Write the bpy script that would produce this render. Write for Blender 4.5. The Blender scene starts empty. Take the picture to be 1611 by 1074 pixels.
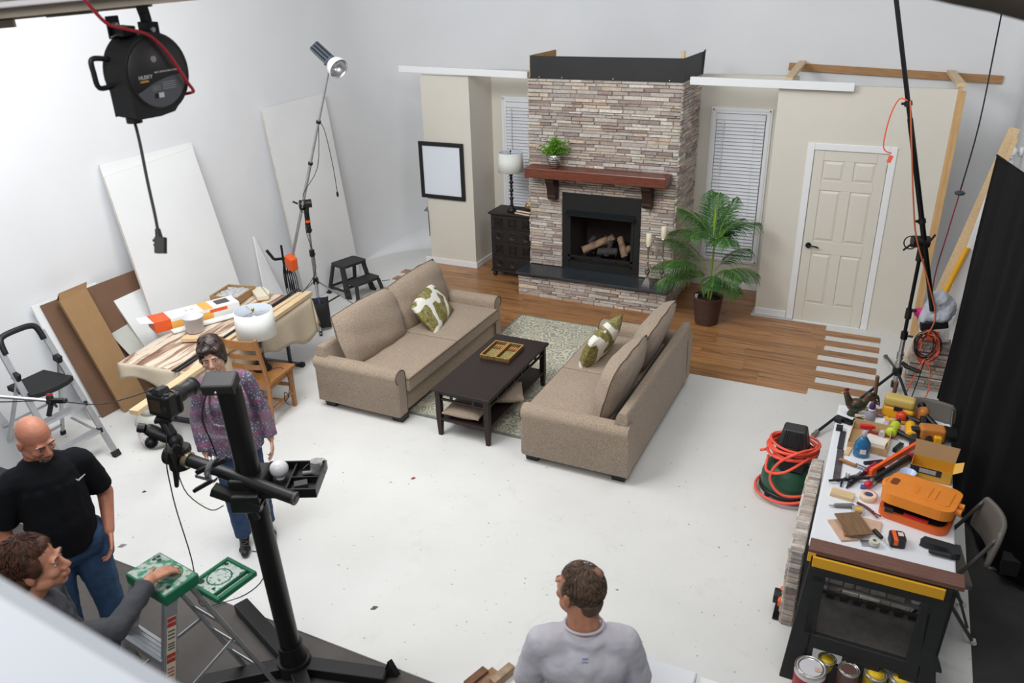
import bpy, bmesh, math, random
import numpy as np
from mathutils import Matrix, Vector, Euler
random.seed(7); rng=np.random.RandomState(5)
PI=math.pi
SC=bpy.context.scene; COL=SC.collection
# ---------------- camera ----------------
cd=bpy.data.cameras.new('camera'); cam=bpy.data.objects.new('camera',cd); COL.objects.link(cam)
_r=Vector((0.9013338,0.4324524,-0.0241302)); _u=Vector((-0.1599411,0.3840949,0.9093349)); _f=Vector((-0.4025123,0.8157549,-0.4153646))
CP=Vector((0,0,3.8592))
m=Matrix((( _r.x,_u.x,-_f.x,CP.x),(_r.y,_u.y,-_f.y,CP.y),(_r.z,_u.z,-_f.z,CP.z),(0,0,0,1)))
cam.matrix_world=m
cd.sensor_width=36; cd.lens=1252.76/1611*36; cd.clip_start=0.05; cd.clip_end=100
cd.dof.use_dof=True; cd.dof.focus_distance=7.5; cd.dof.aperture_fstop=3.0
SC.camera=cam
# ---------------- colour / light ----------------
SC.view_settings.view_transform='Standard'; SC.view_settings.look='None'
SC.view_settings.exposure=-0.45; SC.view_settings.gamma=1.0; SC.view_settings.use_curve_mapping=False
def lin(c):
    return tuple(((v/255)/12.92 if v/255<=0.04045 else (((v/255)+0.055)/1.055)**2.4) for v in c)+(1.0,)
W=bpy.data.worlds.new('world'); SC.world=W; W.use_nodes=True
bg=W.node_tree.nodes['Background']; bg.inputs[0].default_value=(0.90,0.95,1.0,1); bg.inputs[1].default_value=0.37
def area(name,loc,target,sx,sy,power,color=(1,1,1)):
    l=bpy.data.lights.new(name,'AREA'); l.shape='RECTANGLE'; l.size=sx; l.size_y=sy; l.energy=power; l.color=color
    o=bpy.data.objects.new(name,l); COL.objects.link(o); o.location=loc
    d=Vector(target)-Vector(loc); o.rotation_euler=d.to_track_quat('-Z','Y').to_euler(); return o
area('overhead_softlight',(-4.1,4.3,4.9),(-3.2,6.6,0),2.6,2.0,180,(1.0,0.985,0.96))
area('left_softlight',(-4.4,2.4,5.4),(-7.1,5.4,2.4),2.0,2.0,240,(0.92,0.96,1.0))
area('right_softlight',(-0.8,5.6,5.6),(1.2,10.4,2.2),1.5,1.5,60,(0.96,0.98,1.0))
area('front_fill_light',(-1.6,-0.6,5.2),(-2.2,3.4,0.6),2.4,1.8,120,(1.0,0.985,0.97))  # added unseen fill from the camera side, brightens the foreground people and near panel
area('second_softlight',(0.2,4.2,5.2),(-3.0,6.0,0),1.6,1.4,60,(1.0,0.985,0.96))
# ---------------- helpers ----------------
ROOT={}
def wm(o):
    M_=Matrix.Identity(4); p=o
    while p is not None:
        M_=p.matrix_basis@M_ ; p=p.parent
    return M_
def tag(o,label=None,cat=None,group=None,kind=None):
    if label: o['label']=label
    if cat: o['category']=cat
    if group: o['group']=group
    if kind: o['kind']=kind
    return o
def thing(name,label,cat,loc=(0,0,0),rz=0,group=None,rot=None):
    o=bpy.data.objects.new(name,None); COL.objects.link(o); o.empty_display_size=.05
    o.location=loc; o.rotation_euler=rot if rot else (0,0,rz)
    return tag(o,label,cat,group)
class B:
    def __init__(s): s.v=[];s.f=[];s.m=[];s.s=[];s.c=[];s.cc=None
    def add(s,vs,fs,sm=False,mi=0,col=None):
        n=len(s.v); s.v.extend([tuple(x) for x in vs])
        for f in fs:
            s.f.append(tuple(i+n for i in f)); s.m.append(mi); s.s.append(sm); s.c.append(col)
        return s
    def box(s,x0,x1,y0,y1,z0,z1,mi=0,col=None):
        return s.add([(x0,y0,z0),(x1,y0,z0),(x1,y1,z0),(x0,y1,z0),(x0,y0,z1),(x1,y0,z1),(x1,y1,z1),(x0,y1,z1)],
          [(0,3,2,1),(4,5,6,7),(0,1,5,4),(1,2,6,5),(2,3,7,6),(3,0,4,7)],False,mi,col)
    def obox(s,c,sz,rot=(0,0,0),mi=0):
        R_=rot if isinstance(rot,Matrix) else Euler(rot).to_matrix(); c=Vector(c)
        vs=[c+R_@Vector((sx*sz[0]/2,sy*sz[1]/2,z*sz[2]/2)) for z in (-1,1) for sx,sy in ((-1,-1),(1,-1),(1,1),(-1,1))]
        return s.add(vs,[(0,3,2,1),(4,5,6,7),(0,1,5,4),(1,2,6,5),(2,3,7,6),(3,0,4,7)],False,mi)
    def bar(s,a,b,w,h,mi=0,up=(0,0,1)):
        a=Vector(a);b=Vector(b);d=(b-a);L=d.length;d.normalize();up=Vector(up)
        if abs(d.dot(up))>.99: up=Vector((1,0,0))
        x=d.cross(up).normalized(); z=x.cross(d)
        R_=Matrix((x,d,z)).transposed()
        return s.obox((a+b)/2,(w,L,h),R_,mi)
    def ring(s,c,x,y,r,n,e=1):
        return [c+x*(r*math.cos(2*PI*i/n))+y*(r*e*math.sin(2*PI*i/n)) for i in range(n)]
    def cyl(s,a,b,r,r2=None,n=14,mi=0,cap=True,sm=True):
        a=Vector(a);b=Vector(b);r2=r if r2 is None else r2
        d=(b-a).normalized(); x=d.orthogonal().normalized(); y=d.cross(x)
        vs=s.ring(a,x,y,r,n)+s.ring(b,x,y,r2,n); k=len(s.v)
        s.add(vs,[(i,(i+1)%n,n+(i+1)%n,n+i) for i in range(n)],sm,mi)
        if cap: s.add([vs[i] for i in range(2*n)],[tuple(range(n-1,-1,-1)),tuple(range(n,2*n))],False,mi)
        return s
    def lathe(s,prof,c=(0,0,0),n=24,mi=0,sm=True,M_=None,mis=None,caps=True):
        vs=[];c=Vector(c)
        for r,z in prof:
            for i in range(n):
                p=Vector((r*math.cos(2*PI*i/n),r*math.sin(2*PI*i/n),z))
                vs.append((M_@p if M_ else p)+c)
        k=len(prof)
        for j in range(k-1):
            pass
        fs=[];ms=[]
        n0=len(s.v); s.v.extend([tuple(x) for x in vs])
        for j in range(k-1):
            for i in range(n):
                s.f.append((n0+j*n+i,n0+j*n+(i+1)%n,n0+(j+1)*n+(i+1)%n,n0+(j+1)*n+i)); s.m.append(mis[j] if mis else mi); s.s.append(sm); s.c.append(None)
        if caps and prof[0][0]>1e-4: s.f.append(tuple(n0+i for i in range(n-1,-1,-1))); s.m.append(mis[0] if mis else mi); s.s.append(False); s.c.append(None)
        if caps and prof[-1][0]>1e-4: s.f.append(tuple(n0+(k-1)*n+i for i in range(n))); s.m.append(mis[-1] if mis else mi); s.s.append(False); s.c.append(None)
        return s
    def ell(s,c,r,R_=None,nu=16,nv=10,mi=0):
        c=Vector(c); r=(r,r,r) if not hasattr(r,'__len__') else r; vs=[]
        for j in range(1,nv):
            t=PI*j/nv
            for i in range(nu):
                a=2*PI*i/nu; p=Vector((r[0]*math.sin(t)*math.cos(a),r[1]*math.sin(t)*math.sin(a),r[2]*math.cos(t)))
                vs.append(c+(R_@p if R_ else p))
        top=c+(R_@Vector((0,0,r[2])) if R_ else Vector((0,0,r[2]))); bot=c-(R_@Vector((0,0,r[2])) if R_ else Vector((0,0,r[2])))
        vs+= [top,bot]; T=len(vs)-2; Bo=len(vs)-1; fs=[]
        for j in range(nv-2):
            for i in range(nu): fs.append((j*nu+i,(j+1)*nu+i,(j+1)*nu+(i+1)%nu,j*nu+(i+1)%nu))
        for i in range(nu):
            fs.append((T,i,(i+1)%nu)); fs.append((Bo,(nv-2)*nu+(i+1)%nu,(nv-2)*nu+i))
        return s.add(vs,fs,True,mi)
    def cap(s,a,b,ra,rb=None,n=12,mi=0):
        rb=ra if rb is None else rb
        s.cyl(a,b,ra,rb,n,mi); s.ell(a,ra,None,n,8,mi); s.ell(b,rb,None,n,8,mi); return s
    def tube(s,pts,r,n=8,mi=0,closed=False,smooth=True,sub=4,r2=None):
        P_=[Vector(p) for p in pts]
        if smooth and len(P_)>2:
            Q=[]; L=len(P_); rngi=range(L) if closed else range(L-1)
            for i in rngi:
                p0=P_[(i-1)%L] if (closed or i>0) else P_[0]; p1=P_[i]; p2=P_[(i+1)%L]; p3=P_[(i+2)%L] if (closed or i+2<L) else P_[-1]
                for k in range(sub):
                    t=k/sub; Q.append(0.5*((2*p1)+(-p0+p2)*t+(2*p0-5*p1+4*p2-p3)*t*t+(-p0+3*p1-3*p2+p3)*t**3))
            if not closed: Q.append(P_[-1])
            P_=Q
        L=len(P_); vs=[]; x=None
        for i,p in enumerate(P_):
            a=P_[(i-1)%L] if (closed or i>0) else P_[0]; b=P_[(i+1)%L] if (closed or i<L-1) else P_[-1]
            d=(b-a); d=d.normalized() if d.length>1e-9 else Vector((0,0,1))
            if x is None: x=d.orthogonal().normalized()
            else:
                x=(x-d*x.dot(d)); x=x.normalized() if x.length>1e-6 else d.orthogonal().normalized()
            y=d.cross(x); rr=r if r2 is None else r+(r2-r)*i/(L-1)
            vs+=s.ring(p,x,y,rr,n)
        fs=[]
        for j in range(L if closed else L-1):
            for i in range(n):
                fs.append((j*n+i,j*n+(i+1)%n,((j+1)%L)*n+(i+1)%n,((j+1)%L)*n+i))
        if not closed: fs+= [tuple(range(n-1,-1,-1)),tuple((L-1)*n+i for i in range(n))]
        return s.add(vs,fs,True,mi)
    def prism(s,pts,a,t0,t1,mi=0,sm=False):
        # pts in plane perpendicular to axis a ('x': (y,z), 'y': (x,z), 'z': (x,y))
        n=len(pts)
        def mk(p,t): return (t,p[0],p[1]) if a=='x' else ((p[0],t,p[1]) if a=='y' else (p[0],p[1],t))
        vs=[mk(p,t0) for p in pts]+[mk(p,t1) for p in pts]
        s.add(vs,[(i,(i+1)%n,n+(i+1)%n,n+i) for i in range(n)],sm,mi)
        return s.add(vs,[tuple(range(n-1,-1,-1)),tuple(range(n,2*n))],False,mi)
    def pillow(s,c,sx,sy,sz,R_=None,n=16,mi=0,flat=.18,pinch=.06,pw=.5,seam=True):
        # soft cushion: sx,sy in-plane, sz thickness
        R_=R_ if R_ is not None else Matrix.Identity(3); c=Vector(c)
        for sg in (1,-1):
            vs=[];fs=[]
            for j in range(n+1):
                for i in range(n+1):
                    u=-1+2*i/n; v=-1+2*j/n
                    h=((1-abs(u)**2.6)*(1-abs(v)**2.6)); h=max(h,0)**pw
                    pu=1-pinch*(v*v)*(1-0*abs(u))+pinch*abs(u*v)**3*1.2; pv=1-pinch*(u*u)+pinch*abs(u*v)**3*1.2
                    z=sg*(sz/2)*(flat*(1) + (1-flat)*h)
                    z*= 1
                    vs.append(c+R_@Vector((u*sx/2*pu,v*sy/2*pv,z)))
            for j in range(n):
                for i in range(n):
                    q=(j*(n+1)+i,j*(n+1)+i+1,(j+1)*(n+1)+i+1,(j+1)*(n+1)+i); fs.append(q if sg>0 else q[::-1])
            if sg>0: top=vs; s.add(vs,fs,True,mi)
            else: bot=vs; s.add(vs,fs,True,mi)
        # side band
        idx=[i for i in range(n+1)]+[(j)*(n+1)+n for j in range(1,n+1)]+[n*(n+1)+i for i in range(n-1,-1,-1)]+[j*(n+1) for j in range(n-1,0,-1)]
        L=len(idx); vs=[bot[i] for i in idx]+[top[i] for i in idx]
        s.add(vs,[(i,(i+1)%L,L+(i+1)%L,L+i) for i in range(L)],True,mi)
        return s
def obj(name,b,mats,parent=None,bevel=0,sub=0,kind=None,label=None,world=False,seg=2,weld=False,angle=None):
    vs=b.v
    if world and parent is not None:
        Mi=wm(parent).inverted(); vs=[Mi@Vector(v) for v in vs]
    me=bpy.data.meshes.new(name); me.from_pydata([tuple(v) for v in vs],[],b.f)
    mats=mats if isinstance(mats,(list,tuple)) else [mats]
    for m_ in mats: me.materials.append(m_)
    me.polygons.foreach_set('material_index',b.m); me.polygons.foreach_set('use_smooth',b.s)
    if any(c is not None for c in b.c):
        at=me.color_attributes.new('col','FLOAT_COLOR','CORNER'); arr=np.ones((len(me.loops),4),np.float32); k=0
        for f,c in zip(b.f,b.c):
            if c is not None: arr[k:k+len(f)]=c
            k+=len(f)
        at.data.foreach_set('color',arr.ravel())
    me.validate(); me.update()
    if weld or sub:
        bm=bmesh.new(); bm.from_mesh(me); bmesh.ops.remove_doubles(bm,verts=bm.verts,dist=1e-5); bm.to_mesh(me); bm.free()
    o=bpy.data.objects.new(name,me); COL.objects.link(o)
    if parent is not None: o.parent=parent
    if bevel:
        md=o.modifiers.new('bevel','BEVEL'); md.width=bevel; md.segments=seg; md.limit_method='ANGLE'; md.angle_limit=math.radians(40); md.harden_normals=False
    if sub:
        md=o.modifiers.new('sub','SUBSURF'); md.levels=sub; md.render_levels=sub
    if kind: o['kind']=kind
    if label: o['label']=label
    return o
def one(name,b,mats,label,cat,group=None,origin=None,**k):
    """a thing that is one mesh; origin moves its pivot"""
    if origin is not None:
        og=Vector(origin); b.v=[tuple(Vector(v)-og) for v in b.v]
    o=obj(name,b,mats,**k); 
    if origin is not None: o.location=origin
    return tag(o,label,cat,group)
def blob(name,b,mats,parent=None,voxel=.008,sm=4,wr=0,wsc=.12,label=None,fac=.5,local=False):
    """union of overlapping closed shapes into one continuous smooth surface"""
    me=bpy.data.meshes.new('tmp'); me.from_pydata(b.v,[],b.f); o=bpy.data.objects.new('tmp',me); COL.objects.link(o)
    r=o.modifiers.new('r','REMESH'); r.mode='VOXEL'; r.voxel_size=voxel; r.use_smooth_shade=True
    if sm: 
        q=o.modifiers.new('s','SMOOTH'); q.iterations=sm; q.factor=fac
    if wr:
        t=bpy.data.textures.new('wr','CLOUDS'); t.noise_scale=wsc; t.noise_depth=2
        d=o.modifiers.new('d','DISPLACE'); d.texture=t; d.strength=wr; d.mid_level=.5; d.texture_coords='LOCAL'
    dg=bpy.context.evaluated_depsgraph_get(); me2=bpy.data.meshes.new_from_object(o.evaluated_get(dg))
    bpy.data.objects.remove(o); bpy.data.meshes.remove(me); me2.name=name
    if parent is not None and not local: me2.transform(wm(parent).inverted())
    me2.materials.clear()
    for m_ in (mats if isinstance(mats,(list,tuple)) else [mats]): me2.materials.append(m_)
    me2.polygons.foreach_set('use_smooth',[True]*len(me2.polygons)); me2.polygons.foreach_set('material_index',[0]*len(me2.polygons))
    n=bpy.data.objects.new(name,me2); COL.objects.link(n)
    if parent is not None: n.parent=parent
    if label: n['label']=label
    return n
def text(name,s_,size,M_,mat_,parent,ext=.0006,label=None,sx=1):
    c=bpy.data.curves.new('t','FONT'); c.body=s_; c.size=size; c.extrude=ext; c.align_x='CENTER'; c.align_y='CENTER'
    o=bpy.data.objects.new('t',c); COL.objects.link(o); dg=bpy.context.evaluated_depsgraph_get()
    me=bpy.data.meshes.new_from_object(o.evaluated_get(dg)); bpy.data.objects.remove(o)
    me.transform(Matrix.Diagonal((sx,1,1,1))); me.transform(wm(parent).inverted()@M_); me.materials.clear(); me.materials.append(mat_)
    n=bpy.data.objects.new(name,me); COL.objects.link(n); n.parent=parent; return n
def frame(o,x,y):
    """4x4 from origin, x axis, approx y axis"""
    x=Vector(x).normalized(); y=Vector(y); y=(y-x*y.dot(x)).normalized(); z=x.cross(y)
    return Matrix(((x.x,y.x,z.x,o[0]),(x.y,y.y,z.y,o[1]),(x.z,y.z,z.z,o[2]),(0,0,0,1)))
def RZ(a): return Matrix.Rotation(a,3,'Z')
# ---------------- materials ----------------
def mat(name,col,rough=.6,metal=0,var=0,vs=8,bump=0,bs=40,spec=None,stretch=None,trans=0,coat=0,attr=False,col2=None,ramp=None,detail=4,sheen=0):
    m_=bpy.data.materials.new(name); m_.use_nodes=True; nt=m_.node_tree; N=nt.nodes; L=nt.links; p=N['Principled BSDF']
    c=lin(col); p.inputs['Base Color'].default_value=c; p.inputs['Roughness'].default_value=rough; p.inputs['Metallic'].default_value=metal
    if spec is not None: p.inputs['Specular IOR Level'].default_value=spec
    if trans: p.inputs['Transmission Weight'].default_value=trans
    if coat: p.inputs['Coat Weight'].default_value=coat; p.inputs['Coat Roughness'].default_value=.15
    if sheen: p.inputs['Sheen Weight'].default_value=sheen
    tc=N.new('ShaderNodeTexCoord'); mp=N.new('ShaderNodeMapping'); L.new(tc.outputs['Object'],mp.inputs[0])
    if stretch: mp.inputs['Scale'].default_value=stretch
    src=None
    if attr:
        a=N.new('ShaderNodeAttribute'); a.attribute_name='col'; src=a.outputs['Color']
    if var or col2:
        n=N.new('ShaderNodeTexNoise'); n.inputs['Scale'].default_value=vs; n.inputs['Detail'].default_value=detail; L.new(mp.outputs[0],n.inputs['Vector'])
        r=N.new('ShaderNodeValToRGB'); L.new(n.outputs['Fac'],r.inputs[0])
        lo,hi=ramp if ramp else (.3,.7)
        r.color_ramp.elements[0].position=lo; r.color_ramp.elements[1].position=hi
        if col2: r.color_ramp.elements[0].color=lin(col2); r.color_ramp.elements[1].color=c
        elif attr: r.color_ramp.elements[0].color=(1-var,)*3+(1,); r.color_ramp.elements[1].color=(1+var*.5,)*3+(1,)
        else:
            r.color_ramp.elements[0].color=tuple(x*(1-var) for x in c[:3])+(1,); r.color_ramp.elements[1].color=tuple(min(1,x*(1+var*.6)) for x in c[:3])+(1,)
        if attr:
            mx=N.new('ShaderNodeMix'); mx.data_type='RGBA'; mx.blend_type='MULTIPLY'; mx.inputs[0].default_value=1
            L.new(src,mx.inputs[6]); L.new(r.outputs[0],mx.inputs[7]); src=mx.outputs[2]
        else: src=r.outputs[0]
    if src: L.new(src,p.inputs['Base Color'])
    if bump:
        n2=N.new('ShaderNodeTexNoise'); n2.inputs['Scale'].default_value=bs; n2.inputs['Detail'].default_value=5; L.new(mp.outputs[0],n2.inputs['Vector'])
        bp=N.new('ShaderNodeBump'); bp.inputs['Strength'].default_value=bump; bp.inputs['Distance'].default_value=.01; L.new(n2.outputs['Fac'],bp.inputs['Height']); L.new(bp.outputs[0],p.inputs['Normal'])
    return m_
def emis(name,col,s):
    m_=bpy.data.materials.new(name); m_.use_nodes=True; p=m_.node_tree.nodes['Principled BSDF']
    p.inputs['Base Color'].default_value=lin(col); p.inputs['Emission Color'].default_value=lin(col); p.inputs['Emission Strength'].default_value=s; return m_
WHITE=mat('white_paint',(232,233,233),.55,var=.03,vs=2)
CYCW=mat('cyc_wall_paint',(229,230,232),.6,var=.035,vs=1.2)
CREAM=mat('cream_paint',(216,211,199),.75,var=.02,vs=3,bump=.05,bs=150)
TRIMW=mat('trim_white',(234,235,236),.4)
BLACK=mat('black_plastic',(22,22,23),.45,bump=.05,bs=200)
BLACKM=mat('black_metal',(20,21,23),.35,metal=.3)
RUBBER=mat('black_rubber',(26,26,27),.8)
STEEL=mat('chrome_steel',(190,190,192),.25,metal=.9)
ALU=mat('aluminium',(188,190,193),.38,metal=.75,var=.08,vs=20)
SILVER=mat('silver',(205,200,192),.12,metal=1)
PINE=mat('pine_wood',(217,188,146),.6,var=.12,vs=6,stretch=(1,8,8))
PINEY=mat('pine_wood_y',(217,190,150),.6,var=.12,vs=6,stretch=(8,1,8))
CEDAR=mat('stained_timber',(176,133,88),.65,var=.2,vs=6,stretch=(1.2,10,10),bump=.1)
STUD=mat('stud_timber',(206,166,114),.6,var=.14,vs=5,stretch=(9,9,1))
OAK=mat('oak_wood',(160,108,58),.4,var=.22,vs=8,stretch=(9,2,9),coat=.2)
ESPR=mat('espresso_wood',(38,27,25),.42,var=.18,vs=7,stretch=(6,1,6),coat=.05,spec=.3)
DRESS=mat('black_brown_wood',(30,25,23),.5,var=.25,vs=20,bump=.2,bs=60)
MANT=mat('red_brown_mantel_wood',(112,56,38),.38,var=.4,vs=6,stretch=(1.2,14,10),coat=.25,bump=.12,bs=30)
CORB=mat('dark_corbel_wood',(48,28,22),.45,var=.2,vs=12)
CARD=mat('cardboard',(160,126,88),.8,var=.05,vs=10,bump=.05)
CARDD=mat('brown_hardboard',(118,88,68),.7,var=.08,vs=4)
FOAMB=mat('white_board',(233,234,234),.7,var=.03,vs=2)
FOAME=mat('board_paper_edge',(206,196,186),.8,var=.1,vs=20)
ORANGE=mat('orange_plastic',(240,96,30),.45)
YEL=mat('yellow_plastic',(232,170,26),.45)
RED=mat('red_plastic',(200,40,40),.4)
GREENP=mat('green_plastic',(20,110,74),.45,var=.15,vs=30)
SKIN=mat('skin',(216,168,142),.55,var=.08,vs=25,bump=.04,bs=120)
SKIN2=mat('skin_ruddy',(192,134,106),.55,var=.1,vs=25,bump=.04,bs=120)
JEANS=mat('blue_denim',(42,66,100),.85,var=.2,vs=14,bump=.15,bs=60)
EYEW=mat('eye_white',(196,186,178),.35)
DARKEYE=mat('dark_eye',(30,22,18),.2)
LIP=mat('lip',(170,90,84),.5)
GREY=mat('grey_plastic',(120,118,115),.5)
WPL=mat('white_plastic',(228,230,234),.35)
CORDO=mat('orange_cord',(235,96,66),.5)
GREYF=mat('grey_cloth',(186,188,198),.9,var=.1,vs=12,bump=.2)
def bx(x0,x1,y0,y1,z0,z1): return B().box(x0,x1,y0,y1,z0,z1)
def struct(name,b,m_,parent=None,**k):
    o=obj(name,b,m_,parent,**k)
    if parent is None: o['kind']='structure'
    return o
# ================= THE SETTING =================
def nodes_mat(name,rough=.6):
    m_=bpy.data.materials.new(name); m_.use_nodes=True; nt=m_.node_tree; p=nt.nodes['Principled BSDF']; p.inputs['Roughness'].default_value=rough
    tc=nt.nodes.new('ShaderNodeTexCoord'); return m_,nt,nt.nodes,nt.links,p,tc
def ramp(N,L,src,stops,const=False):
    r=N.new('ShaderNodeValToRGB'); L.new(src,r.inputs[0]); e=r.color_ramp.elements
    while len(e)<len(stops): e.new(.5)
    for q,(a,c) in zip(e,stops): q.position=a; q.color=c
    if const: r.color_ramp.interpolation='CONSTANT'
    return r
def mix(N,L,a,b,f,mode='MIX'):
    x=N.new('ShaderNodeMix'); x.data_type='RGBA'; x.blend_type=mode
    for i,s_ in ((0,f),(6,a),(7,b)):
        if hasattr(s_,'is_linked') or hasattr(s_,'links'): L.new(s_,x.inputs[i])
        else: x.inputs[i].default_value=s_
    return x.outputs[2]
def noise(N,L,v,scale,detail=4,rough=.5,dist=0):
    n=N.new('ShaderNodeTexNoise'); n.inputs['Scale'].default_value=scale; n.inputs['Detail'].default_value=detail; n.inputs['Roughness'].default_value=rough; n.inputs['Distortion'].default_value=dist
    L.new(v,n.inputs['Vector']); return n.outputs['Fac']
# white studio floor: scuffed paint
FLW,nt,N,L,p,tc=nodes_mat('white_floor_paint',.5)
v=tc.outputs['Object']
a=ramp(N,L,noise(N,L,v,1.1,5,.6),[(.3,lin((214,213,209))),(.75,lin((224,223,221)))])
sp=ramp(N,L,noise(N,L,v,26,2,.5),[(.24,lin((120,112,105))),(.29,(1,1,1,1))])
sp2=ramp(N,L,noise(N,L,v,3,6,.7,1.5),[(.28,lin((214,208,200))),(.42,(1,1,1,1))])
c1=mix(N,L,a.outputs[0],sp.outputs[0],.8,'MULTIPLY'); c2=mix(N,L,c1,sp2.outputs[0],.22,'MULTIPLY'); L.new(c2,p.inputs['Base Color'])
CONC=mat('dark_concrete',(84,79,76),.75,var=.22,vs=3,bump=.1,bs=30)
CONCR=mat('black_floor',(52,49,48),.75,var=.3,vs=4,bump=.1,bs=30)
YF0,YF1=2.93,7.57
b=B().box(-8.5,.885,-3,YF0,-.06,-.012); struct('floor',b,CONC)
b=B().box(.885,5,-3,7.6,-.06,-.012); struct('floor',b,CONCR)
struct('floor',B().box(-7.2,.885,YF0,10.6,-.05,0).box(.885,1.3,7.6,10.6,-.05,0),FLW)
# cyclorama wall: left run, rounded corner, back run with a cove, rounded corner, right run
path=[]  # x,y,nx,ny,rc
for y in (1.5,4,7,9.0): path.append((-7.08,y,1,0,.02))
R1=1.6
for k in range(0,13):
    t=k/12*PI/2; path.append((-7.08+R1-R1*math.cos(t),9.4+R1*math.sin(t),math.cos(t),-math.sin(t),.02+.55*(k/12)))
for x in (-4.5,-3,-1.5,-.2,.5): path.append((x,11.0,0,-1,.57))
R2=.25
for k in range(0,11):
    t=k/10*PI/2; path.append((.87+R2*math.sin(t),10.75+R2*math.cos(t),-math.sin(t),-math.cos(t),.57-.4*(k/10)))
for y in (9,8,7,6.2): path.append((1.12,y,-1,0,.17))
prof=[]
vs=[];NP=9+1
for (x,y,nx,ny,rc) in path:
    for k in range(9):
        t=PI/2*k/8; off=rc*(1-math.sin(t)); z=rc*(1-math.cos(t)); vs.append((x+nx*off,y+ny*off,z))
    vs.append((x,y,6.2))
def wallseg(name,i0,i1):
    bb=B(); sub_=vs[i0*NP:(i1+1)*NP]; fs=[]
    for i in range(i1-i0):
        for k in range(NP-1): fs.append((i*NP+k,i*NP+k+1,(i+1)*NP+k+1,(i+1)*NP+k))
    bb.add(sub_,[f[::-1] for f in fs],True); o=struct(name,bb,CYCW)
wallseg('wall_left',0,3); wallseg('wall_back',3,len(path)-4); wallseg('wall_right',len(path)-4,len(path)-1)
# ---- laminate floor: planks along X
LAM,nt,N,L,p,tc=nodes_mat('laminate_planks',.32)
at=N.new('ShaderNodeAttribute'); at.attribute_name='col'
mp=N.new('ShaderNodeMapping'); mp.inputs['Scale'].default_value=(1.1,22,22); L.new(tc.outputs['Object'],mp.inputs[0])
ad=N.new('ShaderNodeVectorMath'); ad.operation='ADD'; sc_=N.new('ShaderNodeVectorMath'); sc_.operation='SCALE'; sc_.inputs['Scale'].default_value=37; L.new(at.outputs['Color'],sc_.inputs[0])
L.new(mp.outputs[0],ad.inputs[0]); L.new(sc_.outputs[0],ad.inputs[1])
g=ramp(N,L,noise(N,L,ad.outputs[0],1.3,6,.62,1.0),[(.33,lin((100,66,38))),(.44,lin((152,106,66))),(.60,lin((176,126,80))),(.75,lin((192,146,98)))])
L.new(mix(N,L,g.outputs[0],at.outputs['Color'],1.0,'MULTIPLY'),p.inputs['Base Color']); p.inputs['Coat Weight'].default_value=.15
b=B(); PW=.1415
def plank(x0,x1,k):
    y0=YF1+PW*k; s_=random.uniform(.82,1.08); c=(s_,s_*random.uniform(.97,1.02),s_*random.uniform(.93,1.03),1)
    b.box(x0+.001,x1-.001,y0+.0008,y0+PW-.0008,.0,.009,0,c)
rows=int((10.24-YF1)/PW)+1
lefts=[-5.3,-5.3,-5.3,-5.4,-5.5,-5.75,-5.95,-6.12,-6.02,-6.24,-6.1,-6.28,-6.12,-6.2,-6.16,-6.2,-6.2,-6.2,-6.2]
for k in range(rows):
    yk=YF1+PW*k
    if yk<9.40: xr=-.47+(.02*(k%3)) if k%2==0 else .13
    else: xr=-1.36
    xl=lefts[k] if yk<9.62 else -5.30
    x=xl-random.uniform(0,.9) if k%2 else xl-random.uniform(.3,1.1)
    x0=xl
    while x0<xr:
        x=x+1.22; 
        if x<=x0+.12: continue
        x1=min(x,xr); plank(x0,x1,k); x0=x1
    if yk<9.4 and k%2==0 and k==0: pass
o=struct('floor',b,LAM)
# ---- set flats
HS=2.725
def wbox(name,x0,x1,y0,y1,z0,z1,m_=CREAM): return struct(name,bx(x0,x1,y0,y1,z0,z1),m_)
T_=.09
wbox('wall_alcove_left_front',-6.07,-5.32,9.68,9.68+T_,0,HS-.04)
wbox('wall_alcove_left_side',-5.32-T_,-5.32,9.68+T_,10.34,0,HS-.04)
wbox('wall_alcove_left_back',-5.41,-4.28,10.34,10.34+T_,0,HS-.02)
wbox('wall_alcove_right_back',-2.4,-1.22,10.26,10.26+T_,0,HS+.0)
wbox('wall_alcove_right_side',-1.32,-1.32+T_,9.475+T_,10.26,0,HS)
b=B().box(-1.32,-.885,9.475,9.475+T_,0,HS).box(-.095,.42,9.475,9.475+T_,0,HS).box(-.885,-.095,9.475,9.475+T_,2.055,HS); struct('wall_door',b,CREAM)
# baseboards
def base(name,x0,x1,y0,y1):
    b=B().box(x0,x1,y0,y1,.009,.10); struct(name,b,TRIMW,bevel=.006)
base('baseboard_left_front',-6.17,-5.305,9.665,9.68); base('baseboard_left_side',-5.32,-5.305,9.68,10.34)
base('baseboard_right_back',-2.28,-1.33,10.245,10.26); base('baseboard_door_wall',-1.32,-.955,9.46,9.475)
base('baseboard_left_back',-5.305,-4.35,10.325,10.34)
# crown boards
struct('trim_1',B().obox((-5.39,9.64,2.75),(1.93,.07,.085),(0,.02,0)),TRIMW,bevel=.004)
struct('trim_2',B().obox((-1.42,9.42,2.735),(1.74,.07,.085),(0,.012,0)),TRIMW,bevel=.004)
one('torn_wall_flap',B().add([(-6.085,9.66,.86),(-6.14,9.64,.80),(-6.075,9.66,.79),(-6.085,9.675,.86),(-6.14,9.655,.80),(-6.075,9.675,.79)],[(0,1,2),(5,4,3),(0,3,4,1),(1,4,5,2),(2,5,3,0)]).box(-6.078,-6.070,9.66,9.675,.42,.80),GREY,'small grey torn flap at the left edge of the narrow cream wall','scrap')
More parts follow.
